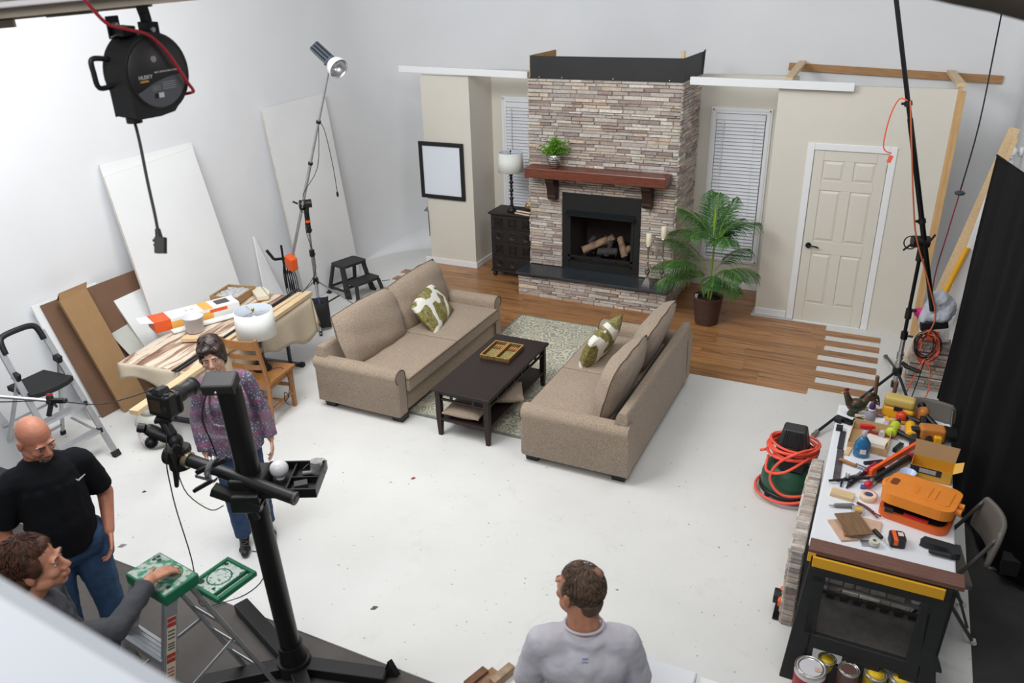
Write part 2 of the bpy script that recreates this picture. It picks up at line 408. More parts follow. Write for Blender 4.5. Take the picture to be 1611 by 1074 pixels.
# ---- windows with blinds
def window(name,x0,x1,z0,z1,y):
    w=.07; t=struct(name,B().box(x0,x1,y-.02,y,z0,z0+w).box(x0,x1,y-.02,y,z1-w,z1).box(x0,x0+w,y-.02,y,z0+w,z1-w).box(x1-w,x1,y-.02,y,z0+w,z1-w)
      .box(x0+.02,x1-.02,y-.028,y-.02,z0+.02,z0+.04).box(x0+.02,x1-.02,y-.028,y-.02,z1-.04,z1-.02).box(x0+.02,x0+.04,y-.028,y-.02,z0+.02,z1-.02).box(x1-.04,x1-.02,y-.028,y-.02,z0+.02,z1-.02),TRIMW,bevel=.003)
    obj('backing_panel',bx(x0+w,x1-w,y-.006,y,z0+w,z1-w),mat('blind_backing',(150,154,170),.6),t)
    obj('head_rail',bx(x0+w+.005,x1-w-.005,y-.05,y-.008,z1-w-.075,z1-w-.005),WPL,t,bevel=.004)
    b=B(); z=z1-w-.095
    while z>z0+w+.03:
        b.obox(((x0+x1)/2,y-.03,z),(x1-x0-2*w-.02,.05,.003),(math.radians(50),0,0)); z-=.044
    obj('blind_slats',b,WPL,t)
    obj('bottom_rail',bx(x0+w+.01,x1-w-.01,y-.045,y-.012,z0+w+.004,z0+w+.024),WPL,t)
    xc=x0+w+.1
    obj('tilt_wand',B().cyl((xc,y-.06,z1-w-.08),(xc-.005,y-.06,z1-w-.75),.005,n=8),WPL,t)
    b=B()
    for xx in (x0+w+.1,x1-w-.12): b.cyl((xx,y-.056,z1-w-.07),(xx,y-.056,z0+w+.02),.0015,n=5)
    obj('lift_cord',b,WPL,t); return t
window('window_1',-5.16,-4.35,.39,2.36,10.34)
window('window_2',-2.205,-1.465,.37,2.345,10.26)
# ---- door
DW=mat('door_paint',(217,212,200),.45); 
dx0,dx1=-.865,-.112; yd=9.475
d=struct('door_1',bx(dx0,dx1,yd+.012,yd+.047,.012,2.04),DW)
st=.105; ms=.1; W2=(dx1-dx0)
cols=[(dx0+st,(dx0+dx1)/2-ms/2),((dx0+dx1)/2+ms/2,dx1-st)]
rws=[(.24,.86),(1.01,1.60),(1.71,1.93)]
b=B()
b.box(dx0,dx0+st,yd,yd+.012,.012,2.04).box(dx1-st,dx1,yd,yd+.012,.012,2.04)
zs=[(.012,.24),(.86,1.01),(1.60,1.71),(1.93,2.04)]
for z0,z1 in zs: b.box(dx0+st,dx1-st,yd,yd+.012,z0,z1)
for z0,z1 in rws: b.box(cols[0][1],cols[1][0],yd,yd+.012,z0,z1)
obj('door_rails',b,DW,d,bevel=.004)
b=B()
for x0,x1 in cols:
    for z0,z1 in rws:
        i=.035; o_=.008
        a=[(x0+o_,yd+.012,z0+o_),(x1-o_,yd+.012,z0+o_),(x1-o_,yd+.012,z1-o_),(x0+o_,yd+.012,z1-o_),(x0+i,yd+.001,z0+i),(x1-i,yd+.001,z0+i),(x1-i,yd+.001,z1-i),(x0+i,yd+.001,z1-i)]
        b.add(a,[(0,1,5,4),(1,2,6,5),(2,3,7,6),(3,0,4,7),(4,5,6,7)])
obj('door_panels',b,DW,d)
h=obj('door_handle',B().cyl((-.8,yd,.95),(-.8,yd-.018,.95),.032,n=20).cyl((-.8,yd-.018,.95),(-.8,yd-.05,.95),.011).tube([(-.8,yd-.05,.95),(-.76,yd-.055,.955),(-.71,yd-.05,.95),(-.685,yd-.045,.938)],.009),BLACKM,d)
for z in (.25,1.02,1.83): obj('hinge',bx(dx1-.004,dx1+.014,yd-.012,yd+.004,z,z+.09),STEEL,d)
b=B()
for x0,x1,z0,z1 in ((-.945,-.87,.009,2.12),(-.107,-.035,.0,2.12),(-.87,-.107,2.045,2.12)): b.box(x0,x1,yd-.016,yd,z0,z1)
struct('trim_3',b,TRIMW,bevel=.005)
struct('trim_4',bx(-.865,-.112,yd-.004,yd+.08,0,.011),TRIMW)
# ---- timber on the back wall
one('wooden_cleat',B().bar((-1.44,10.972,2.765),(.91,10.972,2.665),.038,.085),CEDAR,'long brown timber board fixed flat on the white back wall above the door set','timber',bevel=.002)
one('timber_brace',B().bar((-1.28,10.94,2.82),(-1.25,9.62,2.765),.085,.038),PINEY,'short brace from the back wall onto the set wall, nearest the fireplace','timber',bevel=.002)
one('timber_brace',B().bar((.37,10.94,2.745),(.44,9.5,2.765),.085,.038),PINEY,'brace from the back wall to the top of the tall stud right of the door','timber',bevel=.002)
one('wooden_stud',B().box(.42,.458,9.475,9.565,.0,2.745).box(.458,.496,9.475,9.54,0,2.70),STUD,'tall vertical stud at the right end of the set wall beside the door','timber',bevel=.002)
# ================= FIREPLACE =================
FB=thing('fireplace','tall stone-clad fireplace with wooden mantel and dark stone hearth in the middle of the set','fireplace',(-3.32,9.33,0))
PAL=[(196,186,176),(184,173,163),(204,196,186),(176,160,148),(168,152,146),(212,205,195),(190,175,164),(202,184,164),(158,140,132),(180,170,164),(196,188,180)]
def stones(b,org,ux,uz,nrm,w,h,skip=None,hh=(.026,.052),ww=(.10,.34),dep=(.004,.026),keep=None):
    org=Vector(org);ux=Vector(ux);uz=Vector(uz);nrm=Vector(nrm); z=0
    while z<h-1e-3:
        rh=random.uniform(*hh); 
        if z+rh>h-.015: rh=h-z
        x=0
        while x<w-1e-3:
            rw=random.uniform(*ww)
            if x+rw>w-.06: rw=w-x
            if not (skip and skip(x,x+rw,z,z+rh)):
                # split tall rows sometimes
                d=random.uniform(*dep); c=random.choice(PAL); q=random.uniform(.86,1.12); col=tuple(min(1,v_*q) for v_ in lin(c)[:3])+(1,)
                g=.0018; x0,x1,z0,z1=x+g,x+rw-g,z+g,z+rh-g; i=min(.006,rh*.2)
                jj=lambda:random.uniform(-.003,.004)
                def P(xx,zz,dd): return org+ux*xx+uz*zz+nrm*dd
                nseg=max(1,int(rw/.09)); xs=[x0+(x1-x0)*k/nseg for k in range(nseg+1)]
                bo=[P(xx,z0,0) for xx in xs]+[P(xx,z1,0) for xx in xs]
                fr=[P(min(max(xx,x0+i),x1-i),z0+i*random.uniform(.5,1.3),d+jj()) for xx in xs]+[P(min(max(xx,x0+i),x1-i),z1-i*random.uniform(.4,1),d+jj()) for xx in xs]
                n=nseg+1; vs_=bo+fr; fs=[]
                for k in range(nseg):
                    fs.append((2*n+k,2*n+k+1,3*n+k+1,3*n+k)); fs.append((k,k+1,2*n+k+1,2*n+k)); fs.append((3*n+k,3*n+k+1,n+k+1,n+k))
                fs.append((0,2*n,3*n,n)); fs.append((nseg,n+nseg,3*n+nseg,2*n+nseg))
                b.add(vs_,fs,False,0,col)
            x+=rw
        z+=rh
STONE=mat('ledge_stone',(170,160,150),.85,var=.2,vs=28,attr=True,bump=.35,bs=70)
GROUT=mat('stone_backing',(120,110,102),.9)
fx0,fx1,fy=-4.285,-2.36,9.345
b=B().box(fx0,-3.83,fy,fy+.04,0,2.725).box(-2.78,fx1,fy,fy+.04,0,2.725).box(-3.83,-2.78,fy,fy+.04,1.345,2.725).box(fx1-.04,fx1,fy,10.22,0,2.725,0).box(fx0,fx0+.04,fy,10.2,0,2.725)
obj('chimney_breast',b,GROUT,FB,world=True)
b=B()
sk=lambda x0,x1,z0,z1: (x1>fx0*0+.455 and x0<1.505 and z0<1.045-.0 and False)
# front field in three areas around the firebox
stones(b,(fx0,fy,.34),(1,0,0),(0,0,1),(0,-1,0),.455,1.005)
stones(b,(-2.78,fy,.34),(1,0,0),(0,0,1),(0,-1,0),fx1+2.78,1.005)
stones(b,(fx0-.012,fy,1.345),(1,0,0),(0,0,1),(0,-1,0),fx1-fx0+.02,1.38)
stones(b,(fx1,fy-.02,0),(0,1,0),(0,0,1),(1,0,0),.89,2.725,ww=(.08,.26))
stones(b,(fx0,10.2,.0),(0,-1,0),(0,0,1),(-1,0,0),.86,2.725,ww=(.1,.26))
obj('stone_cladding',b,STONE,FB,world=True)
# hearth
hy=8.985
b=B().box(-4.30,-2.33,hy+.02,fy,0,.30); obj('hearth_core',b,GROUT,FB,world=True)
b=B(); stones(b,(-4.32,hy+.02,0),(1,0,0),(0,0,1),(0,-1,0),2.0,.30); stones(b,(-2.33,hy,0),(0,1,0),(0,0,1),(1,0,0),.36,.30,ww=(.08,.2)); stones(b,(-4.30,fy,0),(0,-1,0),(0,0,1),(-1,0,0),.34,.30,ww=(.08,.2))
obj('hearth_base',b,STONE,FB,world=True)
obj('hearth_slab',bx(-4.335,-2.285,8.935,fy-.002,.30,.335),mat('dark_slate',(46,52,58),.28,var=.2,vs=12,coat=.3),FB,world=True,bevel=.006)
# mantel
obj('mantel_shelf',bx(-4.235,-2.415,9.055,fy-.028,1.565,1.69),MANT,FB,world=True,bevel=.01)
for xc in (-3.93,-2.68):
    pr=[(fy-.02,1.564),(9.13,1.564),(9.13,1.51),(9.16,1.47),(9.19,1.40),(9.205,1.33),(9.20,1.295),(9.235,1.26),(9.27,1.255),(fy-.02,1.27)]
    obj('corbel',B().prism(pr,'x',xc-.055,xc+.055),CORB,FB,world=True,bevel=.006)
# black band on top
BAND=mat('black_roofing_felt',(34,34,36),.6,var=.2,vs=4)
b=B().box(-4.275,-2.36,9.37,9.385,2.725,2.985)
b.box(-2.375,-2.36,9.385,10.22,2.725,2.985); b.add([(-2.36,10.22,2.725),(-2.345,10.26,2.725),(-2.335,10.27,3.02),(-2.36,10.22,2.985)],[(0,1,2,3),(3,2,1,0)])
obj('black_top_band',b,BAND,FB,world=True)
OSB=mat('chipboard',(206,160,96),.8,col2=(150,104,58),vs=30,bump=.1)
obj('chipboard_panel',bx(-4.29,-4.275,9.385,10.2,2.725,2.99),OSB,FB,world=True,label='bare chipboard side panel behind the black band')
obj('top_block',bx(-2.42,-2.38,9.42,9.46,2.80,3.06),PINE,FB,world=True)
b=B()
for x in (-4.15,-3.85,-3.2,-2.52): b.ell((x,9.362,2.742),(.012,.008,.01),None,8,6)
obj('screw_head',b,STEEL,FB,world=True)
# firebox
FBK=mat('firebox_black',(18,19,19),.55); FIN=mat('firebox_brick',(44,34,30),.9,var=.3,vs=12)
b=B().box(-3.83,-2.78,fy-.012,fy+.03,1.10,1.345).box(-3.83,-3.735,fy-.012,fy+.03,.345,1.10).box(-2.875,-2.78,fy-.012,fy+.03,.345,1.10).box(-3.735,-2.875,fy-.012,fy+.03,.335,.43)
obj('firebox_surround',b,FBK,FB,world=True,bevel=.003)
b=B().box(-3.66,-2.95,9.80,9.82,.42,1.1); b.add([(-3.73,fy+.03,.42),(-3.66,9.8,.42),(-3.66,9.8,1.1),(-3.73,fy+.03,1.1)],[(0,1,2,3)]); b.add([(-2.88,fy+.03,.42),(-2.95,9.8,.42),(-2.95,9.8,1.1),(-2.88,fy+.03,1.1)],[(3,2,1,0)])
b.box(-3.735,-2.875,fy+.03,9.82,.40,.425).box(-3.735,-2.875,fy+.03,9.82,1.1,1.12)
obj('firebox_interior',b,FIN,FB,world=True)
b=B().add([(-3.76,fy-.012,1.125),(-2.85,fy-.012,1.125),(-2.84,fy-.11,1.085),(-3.77,fy-.11,1.085),(-3.76,fy-.012,1.115),(-2.85,fy-.012,1.115),(-2.84,fy-.11,1.075),(-3.77,fy-.11,1.075)],[(0,3,2,1),(4,5,6,7),(0,1,5,4),(1,2,6,5),(2,3,7,6),(3,0,4,7)])
obj('firebox_hood',b,mat('hood_metal',(36,42,44),.35,metal=.4),FB,world=True)
b=B().box(-3.745,-3.715,fy-.02,fy-.01,.43,1.08).box(-2.895,-2.865,fy-.02,fy-.01,.43,1.08).box(-3.745,-2.865,fy-.02,fy-.01,.50,.525).box(-3.745,-2.865,fy-.02,fy-.01,.44,.452)
obj('screen_frame',b,FBK,FB,world=True)
# grate and ceramic logs
g=thing('fire_grate','black iron grate with upright bars inside the fireplace under the logs','grate',(-3.31,9.55,.425))
b=B()
for x in (-3.52,-3.42,-3.32,-3.22,-3.12): b.tube([(x,9.48,.50),(x,9.44,.5),(x,9.43,.56)],.007,6,smooth=False).bar((x,9.48,.5),(x,9.70,.5),.012,.012)
obj('bars',b,BLACKM,g,world=True)
for p in ((-3.5,9.5),(-3.14,9.5),(-3.5,9.68),(-3.14,9.68)): obj('foot',B().bar((p[0],p[1],.425),(p[0],p[1],.5),.014,.014),BLACKM,g,world=True)
LOGW=mat('ceramic_log_tan',(170,140,112),.9,col2=(96,78,66),vs=9,bump=.3,bs=30); LOGD=mat('charred_log',(58,54,54),.9,var=.5,vs=14,bump=.4,bs=30)
logs=[((-3.60,9.50,.545),(-3.30,9.62,.70),.048,LOGW,'pale log with sawn end at the left of the fire'),((-3.38,9.66,.60),(-3.22,9.60,.745),.042,LOGW,'tan log standing highest in the middle of the fire'),
 ((-3.02,9.50,.52),(-3.14,9.64,.73),.045,LOGW,'tan log leaning at the right of the fire'),((-3.40,9.52,.545),(-3.14,9.56,.56),.05,LOGD,'dark charred log lying across the front of the grate'),
 ((-3.28,9.5,.50),(-3.24,9.6,.68),.03,LOGD,'thin charred branch crossing over the dark front log'),((-3.05,9.5,.53),(-2.99,9.62,.62),.042,LOGW,'short stubby log at the far right of the grate'),((-3.55,9.6,.62),(-3.48,9.66,.70),.04,LOGD,'short grey log at the back left of the fire')]
for a_,b_,r,m_,lb in logs:
    A=Vector(a_);Bv=Vector(b_); bb=B(); n=10; k=8; pts=[A.lerp(Bv,i/k) for i in range(k+1)]
    bb.tube(pts,r,n,smooth=False); 
    bb.v=[tuple(Vector(v)+Vector((random.uniform(-.006,.006),random.uniform(-.006,.006),random.uniform(-.006,.006)))) for v in bb.v]
    one('fire_log',bb,m_,lb,'log','logs in the fireplace',origin=A)
# ---------- candlesticks
def candlestick(x,y,z,h,lab,clab,hc=.155):
    t=thing('candlestick',lab,'candlestick',(x,y,z),group='candlesticks on the hearth')
    b=B()
    for s_,z0,z1 in ((.115,0,.012),(.09,.012,.026)): b.box(-s_/2,s_/2,-s_/2,s_/2,z0,z1)
    s0,s1=.088,.03; zz0,zz1=.026,.10
    b.add([(-s0/2,-s0/2,zz0),(s0/2,-s0/2,zz0),(s0/2,s0/2,zz0),(-s0/2,s0/2,zz0),(-s1/2,-s1/2,zz1),(s1/2,-s1/2,zz1),(s1/2,s1/2,zz1),(-s1/2,s1/2,zz1)],[(0,1,5,4),(1,2,6,5),(2,3,7,6),(3,0,4,7),(4,5,6,7)])
    obj('base',b,SILVER,t,bevel=.003)
    k=(h-.10)
    pr=[(.012,.10),(.02,.11),(.012,.12),(.014,.14),(.03,.17),(.034,.20),(.022,.24),(.011,.27),(.011,.30),(.02,.31),(.011,.32),(.010,.10+k*.80),(.018,.10+k*.82),(.012,.10+k*.85),(.022,.10+k*.93),(.016,.10+k*.95),(.04,h-.012),(.042,h)]
    pr=sorted([(r,z_) for r,z_ in pr],key=lambda q:q[1]) 
    obj('stem',B().lathe(pr,(0,0,0),18),SILVER,t)
    c=obj('candle',B().lathe([(.033,h),(.036,h+.004),(.036,h+hc-.004),(.033,h+hc),(.008,h+hc-.006),(0.0001,h+hc-.006)],(0,0,0),20).cyl((0,0,h+hc-.01),(0,0,h+hc+.008),.002,n=5),mat('cream_wax',(236,228,200),.45),t)
    return t
candlestick(-2.59,9.08,.335,.52,'silver candlestick with a square foot, the shorter of the two on the hearth','')
candlestick(-2.43,9.16,.335,.60,'silver candlestick with a square foot, the taller of the two, nearest the palm','')
# ---------- fern on the mantel
t=thing('potted_fern','small leafy green fern in a silver chevron vase on the mantel','plant',(-3.87,9.17,1.69))
b=B().lathe([(.035,0),(.05,.01),(.066,.06),(.068,.09),(.055,.135),(.05,.145),(.046,.145),(.044,.12),(.0001,.12)],(0,0,0),28)
VS,nt,N,L,p,tc=nodes_mat('chevron_silver',.2); p.inputs['Metallic'].default_value=.8
w_=N.new('ShaderNodeTexWave'); w_.inputs['Scale'].default_value=14; w_.inputs['Distortion'].default_value=0; w_.bands_direction='Z'
L.new(tc.outputs['Object'],w_.inputs[0]); L.new(ramp(N,L,w_.outputs['Fac'],[(.4,lin((120,112,106))),(.6,lin((214,210,204)))]).outputs[0],p.inputs['Base Color'])
obj('vase',b,VS,t)
LEAF=mat('fern_leaf',(132,184,60),.5,col2=(70,122,36),vs=9,spec=.3)
b=B()
def leaf(b,p0,d,L_,w,up=Vector((0,0,1)),droop=.3,mi=0):
    d=Vector(d).normalized(); s=d.cross(up); s=s.normalized() if s.length>1e-4 else Vector((1,0,0)); n_=s.cross(d)
    p0=Vector(p0); p1=p0+d*L_*.5+n_*L_*.06; p2=p0+d*L_*.95-up*L_*droop
    b.add([p0,p1+s*w/2,p2,p1-s*w/2],[(0,1,2),(0,2,3)],False,mi)
for i in range(46):
    a=random.uniform(0,2*PI); e=random.uniform(.25,1.5); L_=random.uniform(.11,.2)
    d=Vector((math.cos(a)*math.cos(e),math.sin(a)*math.cos(e)*.8,math.sin(e))); p0=Vector((0,0,.13)); p=p0.copy()
    pts=[p0]; dd=d.copy()
    for k in range(7):
        p=p+dd*L_/7; pts.append(p.copy()); dd=(dd+Vector((0,0,-.09))).normalized()
    b.tube(pts,.0018,4,smooth=False)
    for k in range(1,8):
        for q in range(3):
            dl=Vector((random.uniform(-1,1),random.uniform(-1,1),random.uniform(-.2,.9))); leaf(b,pts[k],dl,random.uniform(.028,.05),random.uniform(.010,.018))
obj('foliage',b,LEAF,t); t.scale=(1.2,1.2,1.2)
# ---------- picture frame
t=thing('picture_frame','black picture frame around a blank white sheet on the narrow cream wall','picture frame',(-5.80,9.665,1.40))
X0,X1,Z0,Z1,w=-6.155,-5.44,1.0,1.80,.055
b=B().box(X0,X1,9.645,9.678,Z0,Z0+w).box(X0,X1,9.645,9.678,Z1-w,Z1).box(X0,X0+w,9.645,9.678,Z0+w,Z1-w).box(X1-w,X1,9.645,9.678,Z0+w,Z1-w)
obj('frame',b,BLACK,t,world=True,bevel=.005); obj('sheet',bx(X0+w,X1-w,9.662,9.676,Z0+w,Z1-w),mat('blank_sheet',(226,232,240),.2,coat=.5),t,world=True)
# ---------- dresser
t=thing('dresser','black-brown carved chest of drawers left of the fireplace','dresser',(-4.66,9.68,0))
dxa,dxb,dya,dyb=-4.965,-4.30,9.50,9.88
obj('body',bx(dxa,dxb,dya,dyb,.09,.91),DRESS,t,world=True,bevel=.004)
obj('top',bx(dxa-.03,dxb+.0,dya-.03,dyb+.01,.91,.94),DRESS,t,world=True,bevel=.008)
obj('plinth',bx(dxa-.015,dxb,dya-.015,dyb,.08,.115),DRESS,t,world=True,bevel=.008)
n_row=4; zz=[.12,.32,.52,.71,.90]
for k in range(4):
    z0,z1=zz[k]+.01,zz[k+1]-.01; dr=obj('drawer',B().box(dxa+.02,dxb-.02,dya-.012,dya+.01,z0,z1),DRESS,t,world=True,bevel=.003)
    b=B(); zc=(z0+z1)/2
    for q in range(3 if k!=1 else 3):
        xc=dxa+.02+(dxb-dxa-.04)*(q+.5)/3; M_=Matrix.Rotation(PI/2,3,'X')
        if k%2==0: b.lathe([(.0001,.012),(.02,.014),(.045,.012),(.05,.018),(.06,.018),(.064,.011)],(xc,dya,zc),20,M_=M_)
        else:
            for s_ in (.058,.038): b.box(xc-s_,xc+s_,dya-.02,dya-.012,zc-s_,zc-s_+.01).box(xc-s_,xc+s_,dya-.02,dya-.012,zc+s_-.01,zc+s_).box(xc-s_,xc-s_+.01,dya-.02,dya-.012,zc-s_,zc+s_).box(xc+s_-.01,xc+s_,dya-.02,dya-.012,zc-s_,zc+s_)
    obj('carving',b,DRESS,dr,world=True)
    for q in (0,2):
        xc=dxa+.02+(dxb-dxa-.04)*(q+.5)/3; obj('knob',B().ell((xc,dya-.035,zc),(.013,.013,.013)).cyl((xc,dya-.01,zc),(xc,dya-.03,zc),.006),BLACKM,dr,world=True)
for px_,py_ in ((dxa+.03,dya+.03),(dxb-.05,dya+.03),(dxa+.03,dyb-.04),(dxb-.05,dyb-.04)): obj('foot',B().lathe([(.02,0.009),(.034,.03),(.034,.05),(.02,.075),(.02,.085)],(px_,py_,0),16),DRESS,t,world=True)
# lamp on dresser
SHADE=mat('lamp_shade_linen',(226,227,222),.8,bump=.1,bs=300); SHIN=mat('lamp_shade_lining',(190,198,208),.7)
def shade(parent,z0,z1,r0,r1,name='lamp_shade'):
    b=B().lathe([(r0,z0),(r1,z1),(r1-.004,z1),(r0-.004,z0),(r0,z0)],(0,0,0),40,mis=[0,0,1,0,0]); 
    b.f=b.f; return obj(name,b,[SHADE,SHIN],parent)
t=thing('table_lamp','tall black turned table lamp with white drum shade on the dresser','lamp',(-4.70,9.63,.94))
pr=[(.062,0),(.068,.01),(.06,.03),(.035,.05),(.022,.07),(.03,.08),(.016,.10)]
z=.10
for k in range(8): pr+=[(.028 if k%2 else .02,z+.015),(.03 if k%2 else .022,z+.03),(.013,z+.045)]; z+=.055
pr+=[(.012,z),(.012,z+.05)]
obj('base',B().lathe(pr,(0,0,0),20),BLACK,t)
s_=shade(t,.545,.80,.175,.158)
b=B()
for k in range(3):
    a=k*2*PI/3+.3; b.cyl((0,0,.785),(.157*math.cos(a),.157*math.sin(a),.785),.002,n=5)
b.cyl((0,0,.6),(0,0,.80),.004,n=6); obj('shade_spider',b,BLACKM,t); obj('finial',B().ell((0,0,.815),(.012,.012,.016)),BLACK,t)
obj('light_bulb',B().lathe([(.013,.60),(.014,.63),(.03,.67),(.03,.69),(.018,.715),(.0001,.72)],(0,0,0),16),WPL,t)
# books & jar
def book(x,y,z,sx,sy,h,rz,c,lab,name='book'):
    t=thing(name,lab,'book',(x,y,z),rz=rz,group='books on the dresser')
    cm=mat('book_cover',c,.5); obj('cover',B().box(-sx/2,sx/2,-sy/2,sy/2,0,.003).box(-sx/2,sx/2,-sy/2,sy/2,h-.003,h).box(-sx/2,-sx/2+.003,-sy/2,sy/2,.003,h-.003),cm,t); obj('pages',bx(-sx/2+.003,sx/2-.005,-sy/2+.005,sy/2-.005,.003,h-.003),mat('paper_pages',(226,214,190),.8),t)
book(-4.46,9.58,.94,.26,.19,.026,-.25,(120,66,40),'brown book at the bottom of the pair on the dresser')
book(-4.455,9.59,.966,.24,.17,.03,-.2,(40,36,36),'black-covered book on top of the brown book')
t=thing('ornamental_jar','small gold beaded jar with a knobbed lid on the books','jar',(-4.43,9.60,.996))
GOLD=mat('antique_gold',(170,140,86),.35,metal=.6,var=.4,vs=90,bump=.4,bs=120)
obj('body',B().lathe([(.035,0),(.05,.02),(.052,.05),(.045,.08),(.03,.09)],(0,0,0),24),GOLD,t); obj('lid',B().lathe([(.034,.09),(.036,.095),(.02,.115),(.006,.12),(.009,.135),(.0001,.14)],(0,0,0),20),mat('pale_gold',(196,180,150),.3,metal=.5),t)
# ---------- palm
t=thing('potted_palm','tall green palm in a brown woven pot beside the fireplace','plant',(-1.80,8.97,.009))
BASK,nt,N,L,p,tc=nodes_mat('woven_brown_basket',.7); w_=N.new('ShaderNodeTexWave'); w_.inputs['Scale'].default_value=26; w_.bands_direction='Z'; w_.inputs['Distortion'].default_value=1.2; w_.inputs['Detail Scale'].default_value=6
L.new(tc.outputs['Object'],w_.inputs[0]); L.new(ramp(N,L,w_.outputs['Fac'],[(.3,lin((62,42,32))),(.8,lin((122,84,64)))]).outputs[0],p.inputs['Base Color'])
bp=N.new('ShaderNodeBump'); bp.inputs['Distance'].default_value=.01; L.new(w_.outputs['Fac'],bp.inputs['Height']); L.new(bp.outputs[0],p.inputs['Normal'])
obj('pot',B().lathe([(.125,0),(.135,.01),(.172,.32),(.182,.335),(.182,.345),(.17,.345),(.162,.30),(.0001,.30)],(0,0,0),36),BASK,t)
obj('soil',B().lathe([(.16,.302),(.0001,.312)],(0,0,0),24),mat('dark_soil',(52,38,30),.95,var=.4,vs=40,bump=.5,bs=60),t)
obj('plant_tag',B().obox((-.13,-.06,.345),(.035,.004,.06),(.3,0,.5)),WPL,t)
PALM=mat('palm_leaf',(66,112,42),.45,col2=(34,76,32),vs=6,spec=.35); PALMY=mat('palm_stem_green',(120,150,50),.45)
b=B()
stems=[((0,0),(.02,.01,1.0),.016),((-.05,.02),(-.12,-.02,.62),.010),((.03,-.03),(.07,.0,.62),.011),((.02,.04),(.0,.02,.55),.010)]
for (x,y),e,r in stems: b.tube([(x,y,.3),((x+e[0])/2,(y+e[1])/2,(.3+e[2])/2),e],r,8,r2=r*.6)
obj('trunk',b,PALMY,t)
def frond(start,az,el,Lf,curve,lw=.27,nl=42,side=0):
    lw*=1.08
    b=B(); p=Vector(start); d=Vector((math.cos(az)*math.cos(el),math.sin(az)*math.cos(el),math.sin(el))); pts=[p.copy()]; ds=[d.copy()]; K=18
    for k in range(K):
        p=p+d*Lf/K; d=(d+Vector((0,0,-curve/K))).normalized(); pts.append(p.copy()); ds.append(d.copy())
    b.tube(pts,.006,6,mi=1,smooth=False,r2=.0018)
    sidev=Vector((-math.sin(az),math.cos(az),0))
    for i in range(nl):
        f_=.18+.82*i/nl; q=f_*K; k=min(int(q),K-1); P0=pts[k].lerp(pts[k+1],q-k); D=ds[k]
        up=D.cross(sidev).normalized()*-1
        ll=lw*math.sin(PI*min(1,(.12+f_*.86)))**.55*(1 if f_<.8 else 1-.55*(f_-.8)/.2)
        for sgn in (-1,1):
            dd=(sidev*sgn*(1.0-.25*f_)+D*(.65+.5*f_)+up*.12+Vector((random.uniform(-.06,.06),random.uniform(-.06,.06),random.uniform(-.1,.04)))).normalized()
            w=.0095; s2=dd.cross(up).normalized()*w/2
            m1=P0+dd*ll*.35+up*.012; m2=P0+dd*ll*.7+Vector((0,0,-.03*ll/.2)); e=P0+dd*ll+Vector((0,0,-.10*ll/.2))
            b.add([P0-s2*.4,P0+s2*.4,m1+s2,m1-s2,m2+s2*.8,m2-s2*.8,e],[(0,1,2,3),(3,2,4,5),(5,4,6)],False,0)
    obj('frond',b,[PALM,PALMY],t)
top=(.02,.01,.95)
R_=math.radians
for az,el,Lf,cv,lw in ((100,84,.62,.25,.30),(200,70,.66,1.5,.29),(20,62,.62,1.6,.26),(150,60,.72,1.5,.24),(-60,55,.6,1.6,.24),(60,58,.6,1.5,.22),(250,60,.62,1.7,.24),(120,74,.66,.8,.28),(40,76,.62,.9,.27),(170,48,.66,1.7,.26),(320,66,.6,1.3,.25)):
    frond(top,R_(az),R_(el),Lf,cv,lw)
for st,az,el,Lf,cv,lw in (((-.1,0,.58),190,50,.66,1.8,.26),((-.1,0,.55),215,35,.62,1.5,.24),((.06,0,.58),5,48,.55,1.6,.24),((0,.02,.5),-30,40,.5,1.6,.22),((.05,0,.55),-80,50,.45,1.8,.2),((-.02,0,.5),150,40,.5,1.5,.2),((-.08,-.02,.62),230,55,.62,1.6,.25),((.06,-.02,.6),-40,52,.55,1.7,.24),((.05,.02,.66),30,60,.5,1.4,.24),((-.05,0,.66),175,62,.62,1.5,.26)):
    frond(st,R_(az),R_(el),Lf,cv,lw,nl=36)
SPEAR=mat('young_palm_leaf',(140,176,52),.45)
b=B().add([(0,0,.9),(.07,-.01,1.02),(.16,-.02,1.2),(.06,.01,1.13)],[(0,1,2,3)]).add([(0,0,.95),(-.012,-.012,1.3),(.0,0,1.5),(.014,-.01,1.3)],[(0,1,2,3)])
obj('young_leaf',b,SPEAR,t,label='bright yellow-green unopened leaf')
